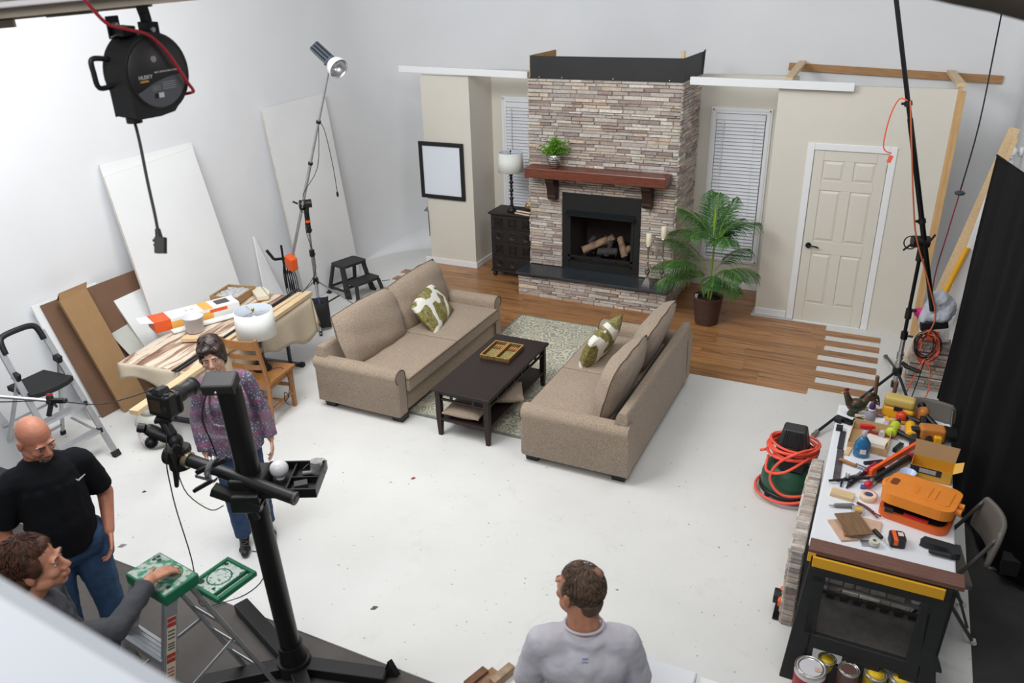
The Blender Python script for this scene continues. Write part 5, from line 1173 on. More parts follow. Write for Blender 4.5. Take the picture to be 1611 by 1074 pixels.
obj('clamp_head',B().cyl((hx_,hy_,1.38),(hx_,hy_,1.52),.032,n=14).cyl(J+Vector((-.09,-.02,0)),J+Vector((.05,.02,0)),.055,n=22).bar(J+Vector((-.08,0,-.02)),J+Vector((-.15,-.03,-.09)),.016,.016).bar(J+Vector((.05,0,0)),J+Vector((.09,0,.08)),.018,.018),BLACK,t,world=True,bevel=.004)
obj('boom',B().cyl(K0,K0.lerp(K1,.62),.024,n=14).cyl(K0.lerp(K1,.60),K1+d*.6,.020,n=14),BLACKM,t,world=True)
for f_ in (.30,.665): q=K0.lerp(K1,f_); obj('boom_clip',B().cyl(q-d*.02,q+d*.02,.034,n=12).bar(q,q+Vector((-.05,-.03,0)),.02,.02),BLACK,t,world=True)
obj('lever_ring',B().tube([(J.x-.10+.055*math.cos(a),J.y-.06,J.z+.0+.06*math.sin(a)) for a in [k*PI/5 for k in range(10)]],.006,6,closed=True),BLACK,t,world=True)
q=K0.lerp(K1,.675)
CR=CORDO
one('orange_power_lead',B().tube([q+Vector((.0,-.04,0)),q+Vector((-.07,-.04,.01)),q+Vector((-.12,-.04,-.15)),q+Vector((-.13,-.04,-.4)),Vector((-.075,7.86,2.36))],.006,8).obox((-.08,7.86,2.31),(.035,.03,.06),(0,.3,0)),CR,'orange cord with a red plug hanging from the right boom by the door','cord')
one('extension_cord',B().tube([q+Vector((.02,-.04,0)),K0.lerp(K1,.5)+Vector((-.02,-.05,0)),K0.lerp(K1,.36)+Vector((-.05,-.05,0)),K0.lerp(K1,.25)+Vector((-.06,-.05,0)),K0.lerp(K1,.12)+Vector((-.01,-.05,0)),K0+Vector((.03,-.06,-.02)),K0+Vector((.0,-.1,-.2))],.007,8),mat('brown_orange_cord',(186,96,60),.5),'orange-brown cord running down along the right boom to the coiled cables','cord')
one('hanging_cable',B().tube([(.50,7.3,3.9),(.56,8.05,3.3),(.57,8.1,2.6),(.535,8.1,2.03)],.006,8,smooth=True).tube([(.535,8.1,2.03),(.50,8.08,1.6),(.47,8.05,1.2),(.50,8.0,.80)],.006,8,mi=1),[BLACK,mat('wine_red_cord',(140,46,66),.5)],'long black and dark red cable hanging down past the tall stud','cable')
one('cable_puck',B().ell((.535,8.1,2.0),(.045,.045,.022),None,20,10),mat('dark_grey_puck',(52,58,64),.5),'dark round puck threaded on the long hanging cable','weight')
# cloth, pink, pack, coiled cords hanging at the boom end
b=B()
for c_,r in (((.55,8.0,1.0),(.11,.09,.10)),((.63,8.0,.93),(.08,.08,.09)),((.49,7.98,.90),(.07,.08,.12)),((.57,7.95,.86),(.11,.07,.06)),((.44,7.97,.80),(.04,.05,.09))): b.ell(c_,r)
o=blob('hanging_grey_cloth',b,GREYF,None,.01,5,.03,.07); tag(o,'bunched light grey cloth hanging at the low end of the right boom','cloth')
b=B(); b.ell((.42,8.04,.84),(.07,.04,.05)).ell((.38,8.04,.86),(.03,.03,.025)).ell((.44,8.04,.79),(.05,.04,.04))
o=blob('pink_cloth',b,mat('hot_pink_cloth',(236,50,140),.8),None,.008,4,.015,.05); tag(o,'small hot pink cloth left of the bunched grey cloth','cloth')
t=thing('power_pack','black power pack hung with coiled orange cable under the grey cloth','power pack',(.53,7.97,.72))
obj('pack_body',B().obox((.54,7.97,.77),(.24,.09,.09),(0,-.25,.1)),BLACK,t,world=True,bevel=.012); 
obj('orange_reel',B().cyl((.50,7.93,.66),(.60,7.93,.66),.05,n=18),mat('deep_orange_cable',(196,70,36),.5),t,world=True)
def coil(name,lab,c,rx,rz_,n,m_,r=.006,seed=1):
    rr=random.Random(seed); b=B()
    for k in range(n):
        ox,oz=rr.uniform(-.02,.02),rr.uniform(-.03,.03); f=rr.uniform(.8,1.15)
        b.tube([(c[0]+ox+rx*f*math.cos(a)+(rr.uniform(-.012,.012)),c[1]+rr.uniform(-.03,.03),c[2]+oz+rz_*f*math.sin(a)) for a in [q_*PI/5 for q_ in range(10)]],r,6,closed=True,sub=3)
    return one(name,b,m_,lab,'cable',origin=c)
coil('coiled_orange_cable','loops of orange cable hanging below the black power pack',(.53,7.9,.56),.09,.16,7,mat('rust_orange_cable',(208,92,60),.5),seed=3)
coil('coiled_black_cable','loops of thin black cable hanging below the black power pack',(.51,7.88,.58),.10,.13,6,BLACK,.005,seed=5)
one('looped_orange_cord',B().tube([(.52,7.85,.45),(.44,7.8,.20),(.42,7.8,.02),(.50,7.82,.0),(.60,7.84,.08),(.58,7.86,.35),(.50,7.86,.42)],.006,6),CORDO,'long loop of orange cord drooping in front of the stacked stone panels','cord')
one('trailing_cable',B().tube([(.52,7.85,.45),(.50,7.82,.25),(.46,7.75,.02),(.42,7.60,.008),(.40,7.3,.008)],.005,6),BLACK,'black cable trailing from the coils to the floor behind the tool table','cable')
one('boom_weight',B().cyl((.36,7.82,.36),(.50,7.80,.33),.02,n=12).bar((.33,7.84,.38),(.38,7.82,.36),.03,.03),BLACK,'small black arm sticking out from the lower collar of the right stand','clamp')
# ---- folding chairs
def fold_chair(lab,loc,rz,m_seat,m_back):
    t=thing('folding_chair',lab,'chair',loc,rz=rz,group='grey folding chairs by the tool table')
    TAU=mat('taupe_metal',(84,80,76),.4,metal=.3)
    for x in (-.2,.2):
        obj('front_leg',B().tube([(x,.20,0),(x,.02,.38),(x*.98,-.12,.62),(x*.95,-.22,.82)],.012,8),TAU,t); obj('rear_leg',B().tube([(x*.85,-.26,.0),(x*.85,.0,.38),(x*.85,.10,.44)],.012,8),TAU,t)
        obj('foot_cap',B().cyl((x,.20,0),(x,.19,.03),.017,n=10).cyl((x*.85,-.26,0),(x*.85,-.25,.03),.017,n=10),m_seat if m_seat is WPL else CREAM,t)
    obj('cross_bar',B().cyl((-.2,.15,.12),(.2,.15,.12),.009,n=8).cyl((-.17,-.2,.12),(.17,-.2,.12),.009,n=8),TAU,t)
    obj('seat',B().prism([(-.20,-.16),(.20,-.16),(.21,.15),(.17,.21),(-.17,.21),(-.21,.15)],'z',.43,.46),m_seat,t,bevel=.014,seg=3)
    b=B(); n=12; k=6; vs_=[]
    for j in range(k+1):
        z=.62+.24*j/k
        for i in range(n+1):
            u=-1+2*i/n; w=.225*(1-.10*(j/k)**3)*(1 if 0<j<k else .93); vs_.append((u*w,-.245+.055*(u*u)-.04*(j/k),z))
    b.add(vs_,[(j*(n+1)+i,(j+1)*(n+1)+i,(j+1)*(n+1)+i+1,j*(n+1)+i+1) for j in range(k) for i in range(n)],True)
    o=obj('backrest',b,m_back,t); md=o.modifiers.new('s','SOLIDIFY'); md.thickness=.028; md.offset=0; md=o.modifiers.new('b','BEVEL'); md.width=.01; md.segments=2; md.limit_method='ANGLE'
    return t
TP=mat('taupe_vinyl',(104,99,92),.5); 
fold_chair('grey-brown padded folding chair at the near right corner of the tool table',(.62,4.72,.0),math.radians(98),TP,TP)
fold_chair('grey folding chair with a pale seat behind the far end of the tool table',(.53,6.45,.0),math.radians(180),mat('pale_seat',(205,205,205),.4),TP).scale=(1,1,.68)
# ---- tool table
t=thing('folding_table','white plastic folding table covered with tools at the right of the room','table',(.27,5.1,0))
TZ=.75
obj('tabletop',bx(-.125,.66,4.20,6.03,.705,TZ),WPL,t,world=True,bevel=.012,seg=3)
for y in (4.42,5.85):
    obj('leg',B().bar((-.05,y,.0),(-.05,y,.70),.028,.028).bar((.59,y,0),(.59,y,.70),.028,.028).bar((-.05,y,.3),(.59,y,.3),.02,.02),mat('light_grey_steel',(150,150,152),.4,metal=.3),t,world=True)
# stone panels around/below the table
stone_block('stone_panel','narrow stack of grey stone panels standing on edge left of the tool table, near half',-.225,-.145,4.28,4.92,0,.60,'stone panels beside the tool table','flt')
stone_block('stone_panel','narrow stack of grey stone panels standing on edge left of the tool table, middle',-.225,-.145,4.94,5.34,0,.60,'stone panels beside the tool table','flt')
stone_block('stone_panel','short grey stone panel farthest from the camera, left of the tool table beside the vacuum',-.22,-.15,5.36,5.56,0,.50,'stone panels beside the tool table','flt')
stone_block('stone_panel','brown stone panels under the tool table seen through the sawhorse, lower layer',.02,.50,4.40,4.75,0,.30,'stone panels under the tool table','f')
stone_block('stone_panel','brown stone panels under the tool table seen through the sawhorse, upper layer',.02,.46,4.42,4.75,.31,.56,'stone panels under the tool table','f')
# ---- sawhorse
t=thing('sawhorse','black plastic sawhorse with yellow rail and brown top board in front of the tool table','sawhorse',(.28,4.06,0))
SH=mat('sawhorse_black',(26,27,27),.55,var=.2,vs=14)
obj('top_board',B().obox((.285,4.09,.805),(.80,.115,.03),(0,0,0)),mat('brown_top_board',(112,78,66),.6,var=.25,vs=8,stretch=(1,9,9)),t,world=True,bevel=.003)
obj('yellow_rail',B().box(-.085,.60,4.015,4.03,.715,.785).box(-.115,-.07,4.03,4.14,.735,.80),YEL,t,world=True,bevel=.004)
obj('top_beam',bx(-.10,.64,4.03,4.15,.70,.785),SH,t,world=True,bevel=.006)
# front frame (leaning)
def fy_(z): return 4.03-.20*(1-z/.70)
def quad(b,x0,x1,x2,x3,z0,z1,th=.03):
    # from z0 (x0..x1) to z1 (x2..x3)
    b.add([(x0,fy_(z0),z0),(x1,fy_(z0),z0),(x3,fy_(z1),z1),(x2,fy_(z1),z1),(x0,fy_(z0)+th,z0),(x1,fy_(z0)+th,z0),(x3,fy_(z1)+th,z1),(x2,fy_(z1)+th,z1)],[(0,1,2,3),(7,6,5,4),(0,4,5,1),(1,5,6,2),(2,6,7,3),(3,7,4,0)])
b=B(); quad(b,-.16,-.03,-.10,.00,0,.70); obj('leg',b,SH,t,world=True,bevel=.006)
b=B(); quad(b,.55,.68,.54,.62,0,.40); quad(b,.54,.62,.53,.64,.40,.70); quad(b,.62,.665,.62,.63,.30,.38); quad(b,.64,.70,.64,.655,.14,.22); obj('leg',b,SH,t,world=True,bevel=.006)
b=B(); quad(b,-.04,.56,-.04,.56,.23,.31); quad(b,-.05,.56,-.05,.56,.0,.16); quad(b,-.05,.0,-.05,.0,.16,.23); quad(b,.16,.36,.16,.36,.16,.23); quad(b,.46,.56,.46,.56,.16,.23); quad(b,.48,.55,.50,.56,.31,.66); quad(b,-.07,-.01,-.07,.0,.31,.66)
quad(b,.0,.54,.0,.54,.66,.70); obj('front_frame',b,SH,t,world=True,bevel=.004)
PN=mat('sawhorse_panel',(58,54,50),.7,var=.3,vs=20)
b=B().add([(-.02,3.95,.31),(.54,3.95,.31),(.54,4.20,.40),(-.02,4.20,.40),(-.02,3.95,.29),(.54,3.95,.29),(.54,4.20,.38),(-.02,4.20,.38)],[(0,1,2,3),(7,6,5,4),(0,4,5,1),(2,6,7,3),(1,5,6,2),(3,7,4,0)]).box(-.02,.54,4.20,4.215,.02,.42); obj('shelf',b,PN,t,world=True)
b=B(); 
for k in range(7): obj('shelf_tooth',bx(.02+k*.075,.065+k*.075,4.17,4.20,.40,.43),SH,t,world=True)
pass
for xa in (-.14,.60):
    b=B().add([(xa,4.36,0),(xa+.09,4.36,0),(xa+.07,4.15,.70),(xa-.0+.02,4.15,.70),(xa,4.33,0),(xa+.09,4.33,0),(xa+.07,4.12,.70),(xa+.02,4.12,.70)],[(3,2,1,0),(4,5,6,7),(0,1,5,4),(1,2,6,5),(2,3,7,6),(3,0,4,7)]); obj('leg',b,SH,t,world=True)
# circular saw on floor left of sawhorse
t=thing('circular_saw','grey and orange circular saw on the floor at the left foot of the sawhorse','saw',(-.20,4.50,0))
obj('blade_guard',B().cyl((-.23,4.42,.15),(-.18,4.42,.15),.125,n=30),mat('saw_guard_grey',(66,72,84),.4,metal=.4),t,world=True,bevel=.008); obj('orange_housing',B().obox((-.21,4.40,.11),(.10,.12,.09),(0.4,0,0)),ORANGE,t,world=True,bevel=.015); obj('base_plate',B().obox((-.21,4.42,.012),(.13,.26,.012)),BLACKM,t,world=True); obj('motor',B().cyl((-.29,4.40,.11),(-.18,4.40,.11),.05,n=18),BLACK,t,world=True,bevel=.01)
# ---- vacuum with hose
t=thing('shop_vacuum','green and black shop vacuum wrapped in orange hose left of the tool table','vacuum',(-.40,5.80,0))
GRN=mat('vacuum_green',(34,82,62),.45,var=.1,vs=6)
obj('tank',B().lathe([(.17,.04),(.205,.06),(.215,.10),(.21,.17),(.19,.24),(.16,.27),(.14,.28)],(0,0,0),40),GRN,t)
obj('base_skirt',B().lathe([(.20,.035),(.225,.05),(.222,.07),(.20,.075)],(0,0,0),40),BLACK,t)
for k in range(4):
    a=PI/4+k*PI/2; obj('caster',B().ell((.19*math.cos(a),.19*math.sin(a),.022),(.025,.025,.022)),BLACK,t)
obj('motor_housing',B().lathe([(.15,.27),(.15,.30),(.13,.36),(.125,.42),(.13,.46)],(0,.02,0),10).obox((.02,-.09,.34),(.19,.12,.13),(-.25,0,0)),BLACK,t,bevel=.01)
b=B().add([(-.115,-.10,.45),(.115,-.10,.45),(.115,.10,.45),(-.115,.10,.45),(-.085,-.06,.60),(.085,-.06,.60),(.085,.07,.60),(-.085,.07,.60)],[(0,3,2,1),(4,5,6,7),(0,1,5,4),(1,2,6,5),(2,3,7,6),(3,0,4,7)])
obj('motor_cover',b,mat('dark_vent_plastic',(44,44,44),.5),t,bevel=.018,seg=3)
b=B()
for k in range(9): x=-.075+k*.0188; b.bar((x,-.107,.47),(x*.8,-.067,.595),.005,.006)
obj('vent_ribs',b,BLACK,t)
HOSE=mat('orange_hose',(244,92,70),.45)
pts=[]
for k in range(7*12+1):
    a=k/12*2*PI; r=.175+.012*math.sin(k*.37); pts.append((r*math.cos(a)*1.05,r*math.sin(a)*.95+.01,.36+.11*(k/(7*12))+.012*math.sin(k*.9)))
obj('hose',B().tube(pts,.0105,8,sub=2),HOSE,t)
obj('hose_loop',B().tube([(.16,-.06,.47),(.05,-.19,.48),(-.08,-.20,.36),(-.12,-.22,.22),(-.02,-.25,.12),(.14,-.20,.12),(.21,-.05,.14),(.18,.1,.10),(.10,.20,.06),(-.15,.20,.03),(-.245,.02,.035),(-.20,-.18,.045),(-.02,-.262,.05),(.16,-.22,.09),(.215,-.08,.14)],.0115,8,sub=5),HOSE,t)
obj('hose_end',B().tube([(-.19,-.03,.37),(-.24,-.05,.36)],.011,8,smooth=False).tube([(.14,-.12,.42),(-.02,-.24,.32),(-.16,-.17,.26),(-.17,-.05,.33)],.0115,8,sub=5),HOSE,t)
# ---- white foam platform the seated man sits on + scraps
t=thing('white_bench','low white bench under the seated man at the bottom of the picture','bench',(-.85,2.75,0))
obj('bench_top',bx(-.99,-.515,2.2,3.09,.545,.60),WPL,t,world=True,bevel=.008)
for x,y in ((-.95,2.25),(-.56,2.25),(-.95,3.03),(-.56,3.03)): obj('leg',bx(x-.03,x+.03,y-.03,y+.03,-.012 if y<2.9 else 0,.545),WPL,t,world=True)
one('white_board_slab',bx(-.50,-.40,2.4,3.10,.0,.57),FOAMB,'white slab standing against the right side of the white bench','board',bevel=.004)
for k,(x,y,rz,l_,w_,h_,c,lb) in enumerate(((-1.80,3.04,1.3,.16,.05,.05,(120,84,60),'brown wood scrap at the left of the little pile at the bottom edge'),(-1.745,3.06,1.25,.18,.075,.03,(150,116,88),'flat brown scrap in the middle of the little pile at the bottom edge'),(-1.665,3.12,1.15,.17,.05,.06,(168,142,116),'pale wood scrap at the right of the little pile at the bottom edge'))):
    one('wood_scrap',B().obox((0,0,h_/2),(l_,w_,h_)),mat('scrap_wood',c,.8,var=.3,vs=20),lb,'wood scrap','wood scraps at the bottom edge').location=(x,y,0); bpy.context.view_layer.objects
# fix rotation of the three scraps
for o in list(COL.objects):
    if o.name.startswith('wood_scrap'): o.rotation_euler=(0,0,1.25)
# ---- paint cans
def can(name,lab,x,y,r,h,lid,body,patch=None,group='paint cans at the foot of the sawhorse',z=0):
    t=thing(name,lab,'paint can',(x,y,z),group=group)
    MT=mat('can_tin',(190,186,180),.25,metal=.85)
    obj('can_body',B().lathe([(r*.98,0),(r,.004),(r,h-.01),(r*.985,h-.004)],(0,0,0),36),body,t)
    obj('rim',B().lathe([(r*1.01,h-.012),(r*1.02,h),(r*.97,h+.002),(r*.90,h-.004),(r*.86,h-.006)],(0,0,0),36),MT,t)
    obj('lid',B().lathe([(r*.87,h-.006),(r*.84,h-.001),(r*.76,h-.001),(r*.72,h-.005),(.0001,h-.005)],(0,0,0),36,mis=[0,0,0,1,1]),[MT,lid],t)
    if patch: obj('lid_label',B().lathe([(r*.60,h-.0045),(r*.60,h-.002),(.0001,h-.002)],(0,0,0),28),patch,t)
    return t
LIDW=mat('white_lid',(214,218,230),.4); LY=mat('yellow_lid_label',(234,196,30),.5,var=.2,vs=60); LBR=mat('brown_paint_lid',(104,84,80),.5,metal=.3); BR_=mat('brown_can_label',(92,66,62),.5); BY=mat('yellow_can_label',(176,146,36),.5); BRD,nt,N,L,p,tc=nodes_mat('white_red_can_label',.4)
sx_=N.new('ShaderNodeSeparateXYZ'); L.new(tc.outputs['Object'],sx_.inputs[0]); r_=ramp(N,L,sx_.outputs['Z'],[(.0,lin((150,28,36))),(.155,lin((206,204,210)))],True); L.new(r_.outputs[0],p.inputs['Base Color'])
can('paint_can','large white-lidded can with a red label at the foot of the sawhorse',.005,3.78,.087,.195,LIDW,BRD)
one('price_sticker',B().obox((0,0,0),(.035,.03,.001),(0,0,.2)),mat('tan_sticker',(206,170,156),.6),'small tan sticker on the lid of the large white can','sticker').location=(.045,3.775,.1955)
can('paint_can','small yellow-lidded can half hidden behind the large white can',.085,3.91,.052,.17,LY,BY,LY)
can('paint_can','brown can with a brown painted lid right of the large white can',.205,3.84,.058,.21,LBR,BR_)
can('paint_can','yellow-lidded can directly right of the brown-lidded can',.345,3.875,.062,.205,LY,BY,LY)
can('paint_can','second yellow-lidded can counting rightwards from the brown-lidded can',.475,3.895,.062,.205,LY,mat('grey_can_label',(150,146,140),.5),LY)
can('paint_can','rightmost yellow-lidded can of the row, cut by the bottom edge',.605,3.91,.060,.20,LY,BY,LY)
can('paint_can','white-lidded can in front of the yellow ones, cut by the bottom edge',.36,3.725,.06,.185,LIDW,WPL)
# ================= THINGS ON THE TOOL TABLE =================
Z=.751
def put(o,x,y,rz=0,z=Z): o.location=(x,y,z); o.rotation_euler=(0,0,rz); return o
def T(name,lab,cat,x,y,rz=0,z=Z,group=None): return thing(name,lab,cat,(x,y,z),rz=rz,group=group)
# rooster
t=T('rooster_figurine','dark green and brown rooster figurine at the far left corner of the tool table','figurine',.0,5.90,.35)
RO=mat('rooster_glaze',(84,58,44),.3,col2=(34,52,34),vs=16,ramp=(.4,.6)); DG_=mat('dark_green_feathers',(40,48,30),.4)
b=B().ell((0,0,.085),(.075,.05,.055)).cap((-.05,0,.10),(-.085,0,.175),.034,.02).ell((-.09,0,.19),(.022,.017,.02)).cap((.05,0,.10),(.085,0,.17),.03,.024).cap((-.02,0,.0),(0,0,.06),.04,.03)
for k in range(5): b.cap((.075,0,.15),(.115+.012*k,.004*(k-2),.20-.028*k),.016,.007)
blob('body',b,RO,t,.005,3,local=True)
b=B()
for k in range(6): b.tube([(.07,0,.14),(.10+.01*k,.006*(k-2.5),.20-.008*k),(.13+.01*k,.01*(k-2.5),.175-.022*k)],.008,6,r2=.003)
obj('tail_feathers',b,DG_,t); obj('comb',B().ell((-.088,0,.215),(.02,.005,.012)).ell((-.098,0,.165),(.006,.005,.014)),mat('dark_red_comb',(110,30,34),.4),t); obj('beak',B().cyl((-.108,0,.19),(-.13,0,.184),.006,.001,n=8),YEL,t)
t=T('wreath','pale twig wreath lying around the rooster figurine','wreath',.05,5.93)
b=B()
for k in range(9):
    ph=random.uniform(0,6); b.tube([((.085+.012*math.sin(3*a+ph))*math.cos(a),(.075+.01*math.cos(2*a+ph))*math.sin(a),.012+.012*math.sin(2*a+ph)+.006) for a in [q*PI/6 for q in range(12)]],.003,5,closed=True,sub=2)
obj('twigs',b,mat('pale_twig',(206,190,160),.8),t)
# bottle
t=T('glue_bottle','grey-white squeeze bottle with a purple cap near the rooster','bottle',.11,5.78,.3)
obj('bottle_body',B().lathe([(.026,0),(.034,.01),(.036,.08),(.03,.11),(.018,.13),(.016,.14)],(0,0,0),24),mat('grey_bottle',(150,146,158),.35),t); obj('cap',B().lathe([(.022,.13),(.023,.16),(.014,.185),(.008,.20),(.0001,.205)],(0,0,0),20),mat('purple_cap',(74,36,92),.4),t); obj('collar',B().lathe([(.024,.125),(.024,.14)],(0,0,0),20),WPL,t)
one('metal_angle',B().obox((0,0,.012),(.13,.05,.024),(0,0,-.4)).obox((-.035,-.02,.015),(.05,.05,.03),(0,0,-.4)),BLACKM,'black metal bracket at the far left edge of the tool table under the rooster','bracket').location=(-.065,5.76,Z)
one('black_square_block',B().obox((0,0,.015),(.045,.05,.03)),BLACK,'small black square block on the left edge beyond the open cardboard tray','block').location=(-.085,5.62,Z)
t=T('work_gloves','crumpled grey and red gloves between the rooster and the yellow case','gloves',.14,5.98)
b=B()
for c_,r in (((0,0,.02),(.05,.035,.02)),((.05,.02,.02),(.04,.03,.018)),((-.04,.02,.015),(.03,.02,.014)),((.03,-.04,.012),(.035,.02,.012))): b.ell(c_,r)
blob('glove_fabric',b,mat('grey_glove',(120,116,114),.9,col2=(150,70,60),vs=20),t,.006,2,.01,.03,local=True)
# yellow case
t=T('yellow_tool_case','small tan and yellow plastic case standing at the far end of the tool table','case',.295,6.0,-.12)
obj('case_lower',bx(-.11,.11,-.055,.055,0,.09),YEL,t,bevel=.02,seg=3); obj('case_upper',bx(-.108,.108,-.053,.053,.09,.17),mat('tan_plastic',(196,170,92),.5),t,bevel=.025,seg=3); obj('latch',bx(-.03,.03,-.06,-.05,.07,.10),BLACK,t)
obj('yellow_handle',B().tube([(-.06,-.075,.01),(-.05,-.11,.012),(.05,-.11,.012),(.06,-.075,.01)],.014,8),YEL,t) 
# drills
def drill(lab,x,y,rz,cb,cg,cc=BLACK,s=1,bat=None):
    t=T('cordless_drill',lab,'drill',x,y,rz,group='cordless drills on the tool table'); M_=lambda v:Vector(v)*s
    b=B().cap((-.07*s,0,.045*s),(.05*s,0,.045*s),.036*s,.034*s); b.cap((.03*s,0,.045*s),(.08*s,0,.045*s),.032*s,.026*s)
    obj('motor_body',B().cyl((-.075*s,0,.045*s),(.055*s,0,.045*s),.037*s,.034*s,n=20).ell((-.075*s,0,.045*s),(.02*s,.037*s,.037*s)),cb,t,bevel=.004)
    obj('chuck',B().cyl((.055*s,0,.045*s),(.085*s,0,.045*s),.03*s,.028*s,n=18).cyl((.085*s,0,.045*s),(.125*s,0,.045*s),.025*s,.016*s,n=18).cyl((.125*s,0,.045*s),(.165*s,0,.045*s),.004*s,n=8),cc,t)
    obj('grip',B().cap((-.03*s,-.03*s,.04*s),(-.06*s,-.125*s,.035*s),.022*s,.02*s),cg,t); obj('trigger',B().obox((-.01*s,-.055*s,.04*s),(.016*s,.03*s,.016*s)),RED,t)
    obj('battery',B().obox((-.06*s,-.15*s,.035*s),(.10*s,.045*s,.07*s),(0,0,.15)),bat or cb,t,bevel=.008); return t
drill('red-orange and black cordless drill lying in front of the yellow case',.325,5.98,1.45,mat('drill_red',(214,70,46),.4),BLACK,bat=BLACK)
drill('lime green and black cordless drill lying left of the yellow one',.275,5.72,1.35,mat('drill_lime',(196,214,60),.4),BLACK,bat=mat('drill_dark',(50,48,50),.5))
d_=drill('yellow and black cordless drill in the middle of the tools',.385,5.74,1.62,YEL,BLACK,cc=mat('steel_chuck',(110,110,108),.3,metal=.7),s=1.1,bat=YEL)
# sander / grinder
t=T('power_sander','small orange-brown sander with a black handle near the right edge of the tool table','sander',.46,6.0,-.9)
OB=mat('bronze_orange',(192,120,50),.4,var=.1,vs=20)
obj('sander_body',B().lathe([(.045,0),(.05,.02),(.042,.05),(.045,.09),(.02,.11)],(0,0,0),24),OB,t); obj('handle',B().cap((.03,0,.06),(.15,0,.035),.022,.02),BLACK,t); obj('dust_port',B().cap((-.04,.02,.05),(-.06,.03,.09),.025,.03),BLACK,t)
t=T('nail_gun','large orange nail gun with a black end on the right side of the tool table','nail gun',.53,5.71,.15)
obj('body',bx(-.095,.075,-.05,.055,.02,.12),OB,t,bevel=.02,seg=3); obj('end_cap',B().cyl((.07,0,.07),(.14,0,.07),.062,.05,n=24),BLACK,t,bevel=.01); obj('muzzle',B().obox((-.12,-.01,.06),(.06,.06,.08)),BLACK,t,bevel=.008); obj('grip',B().cap((-.03,-.04,.05),(-.06,-.15,.035),.022,.024),BLACK,t)
# spray bottle
t=T('spray_bottle','blue liquid spray bottle with a red trigger head at the left of the tool table','bottle',.085,5.31,.2)
BLU=mat('blue_liquid',(24,104,150),.15,coat=.5)
pr=[(.0,0),(.05,.0),(.055,.01),(.056,.08),(.05,.11),(.03,.14),(.016,.16)]
b=B().lathe(pr[1:],(0,0,0),24); b.v=[(v[0],v[1]*.75,v[2]) for v in b.v]; obj('bottle_body',b,BLU,t)
obj('neck',B().lathe([(.016,.158),(.018,.20),(.016,.215)],(0,0,0),16),mat('clear_neck',(206,208,212),.25),t); obj('spray_head',B().obox((.0,0,.235),(.085,.03,.03)).obox((.05,0,.235),(.02,.02,.02)).obox((.03,0,.205),(.01,.014,.05),(0,.4,0)),RED,t,bevel=.006); obj('bottle_label',B().obox((0,-.043,.055),(.04,.002,.035)),WPL,t)
# open cardboard tray with sheets
t=T('cardboard_tray','open cardboard tray holding white sheets behind the blue spray bottle','box',.125,5.52,-.06)
TC=mat('tray_cardboard',(196,164,118),.8)
obj('tray_floor',bx(-.13,.13,-.15,.15,0,.004),TC,t); 
for x0,x1,y0,y1,h in ((-.13,-.126,-.15,.15,.07),(.126,.13,-.15,.15,.07),(-.126,.126,-.15,-.146,.05),(-.126,.126,.146,.15,.09)): obj('side_wall',bx(x0,x1,y0,y1,.004,h),TC,t)
one('white_sheets',B().obox((0,0,.02),(.15,.10,.03),(0,.0,-.1)).obox((.01,.01,.037),(.14,.09,.003),(0,.02,-.2)),mat('pale_paper',(226,220,212),.8),'stack of white sheets inside the open cardboard tray','paper').location=(.16,5.50,Z+.004)
one('black_pouch',B().ell((0,0,.035),(.045,.04,.035)),BLACK,'round black pouch just beyond the cardboard tray','pouch').location=(.035,5.73,Z)
one('clear_tube',B().cyl((0,-.1,.022),(.03,.1,.022),.022,n=16),mat('clear_grey_tube',(196,196,204),.2),'clear grey tube lying between the tray and the drills','tube').location=(.20,5.72,Z)
one('screwdriver',B().cyl((0,0,.012),(.10,-.02,.012),.011,n=10).cyl((.10,-.02,.012),(.19,-.035,.012),.004,n=8),mat('dark_red_grip',(120,24,34),.4),'dark red screwdriver lying beyond the cardboard tray','screwdriver').location=(.12,5.66,Z)
one('steel_ruler_bar',B().obox((0,0,.004),(.045,.42,.006),(0,0,.02)),mat('rusty_steel',(96,88,92),.4,metal=.5,var=.4,vs=12),'long rusty steel blade along the left edge of the tool table','blade').location=(-.045,5.12,Z)
one('steel_flat_bar',B().obox((0,0,.004),(.04,.26,.006)),mat('dark_steel',(60,62,74),.4,metal=.5),'darker steel strip beyond the rusty blade, beside the cardboard tray','blade').location=(-.055,5.47,Z)
t=T('utility_knife','knife with a round wooden handle across the left edge of the table','knife',.03,5.15,-.35); obj('handle',B().cap((-.07,0,.016),(.03,0,.014),.014,.012),OAK,t); obj('blade',B().obox((.075,0,.01),(.08,.014,.003)),STEEL,t)
for i,(x,y,rz,lab,hm) in enumerate(((.02,4.97,1.5,'blue-handled pliers beside the rusty blade','b'),(.085,5.03,1.1,'silver pliers with open jaws left of the magenta pry bar','s'))):
    t=T('pliers',lab,'pliers',x,y,rz,group='pliers on the tool table'); m_=STEEL if hm=='s' else mat('navy_grip',(40,48,66),.4)
    obj('handles',B().tube([(0,.004,.01),(-.05,.022,.01),(-.12,.018,.01)],.007,6).tube([(0,-.004,.01),(-.05,-.022,.01),(-.12,-.018,.01)],.007,6),m_,t); obj('jaws',B().obox((.025,.007,.01),(.05,.01,.012),(0,0,.12)).obox((.025,-.007,.01),(.05,.01,.012),(0,0,-.12)).cyl((0,0,.002),(0,0,.018),.012,n=12),STEEL,t)
t=T('pry_bar','black bar tool with a magenta grip left of the orange level','tool',.13,5.08,math.radians(66)); obj('shaft',B().cap((-.22,0,.018),(.0,0,.018),.013,.014),BLACK,t); obj('grip',B().cap((.0,0,.02),(.13,0,.022),.019,.017),mat('magenta_grip',(150,30,74),.4),t)
t=T('orange_level','bright orange metal level lying diagonally across the tools','level',.295,5.30,math.radians(61),Z+.03); 
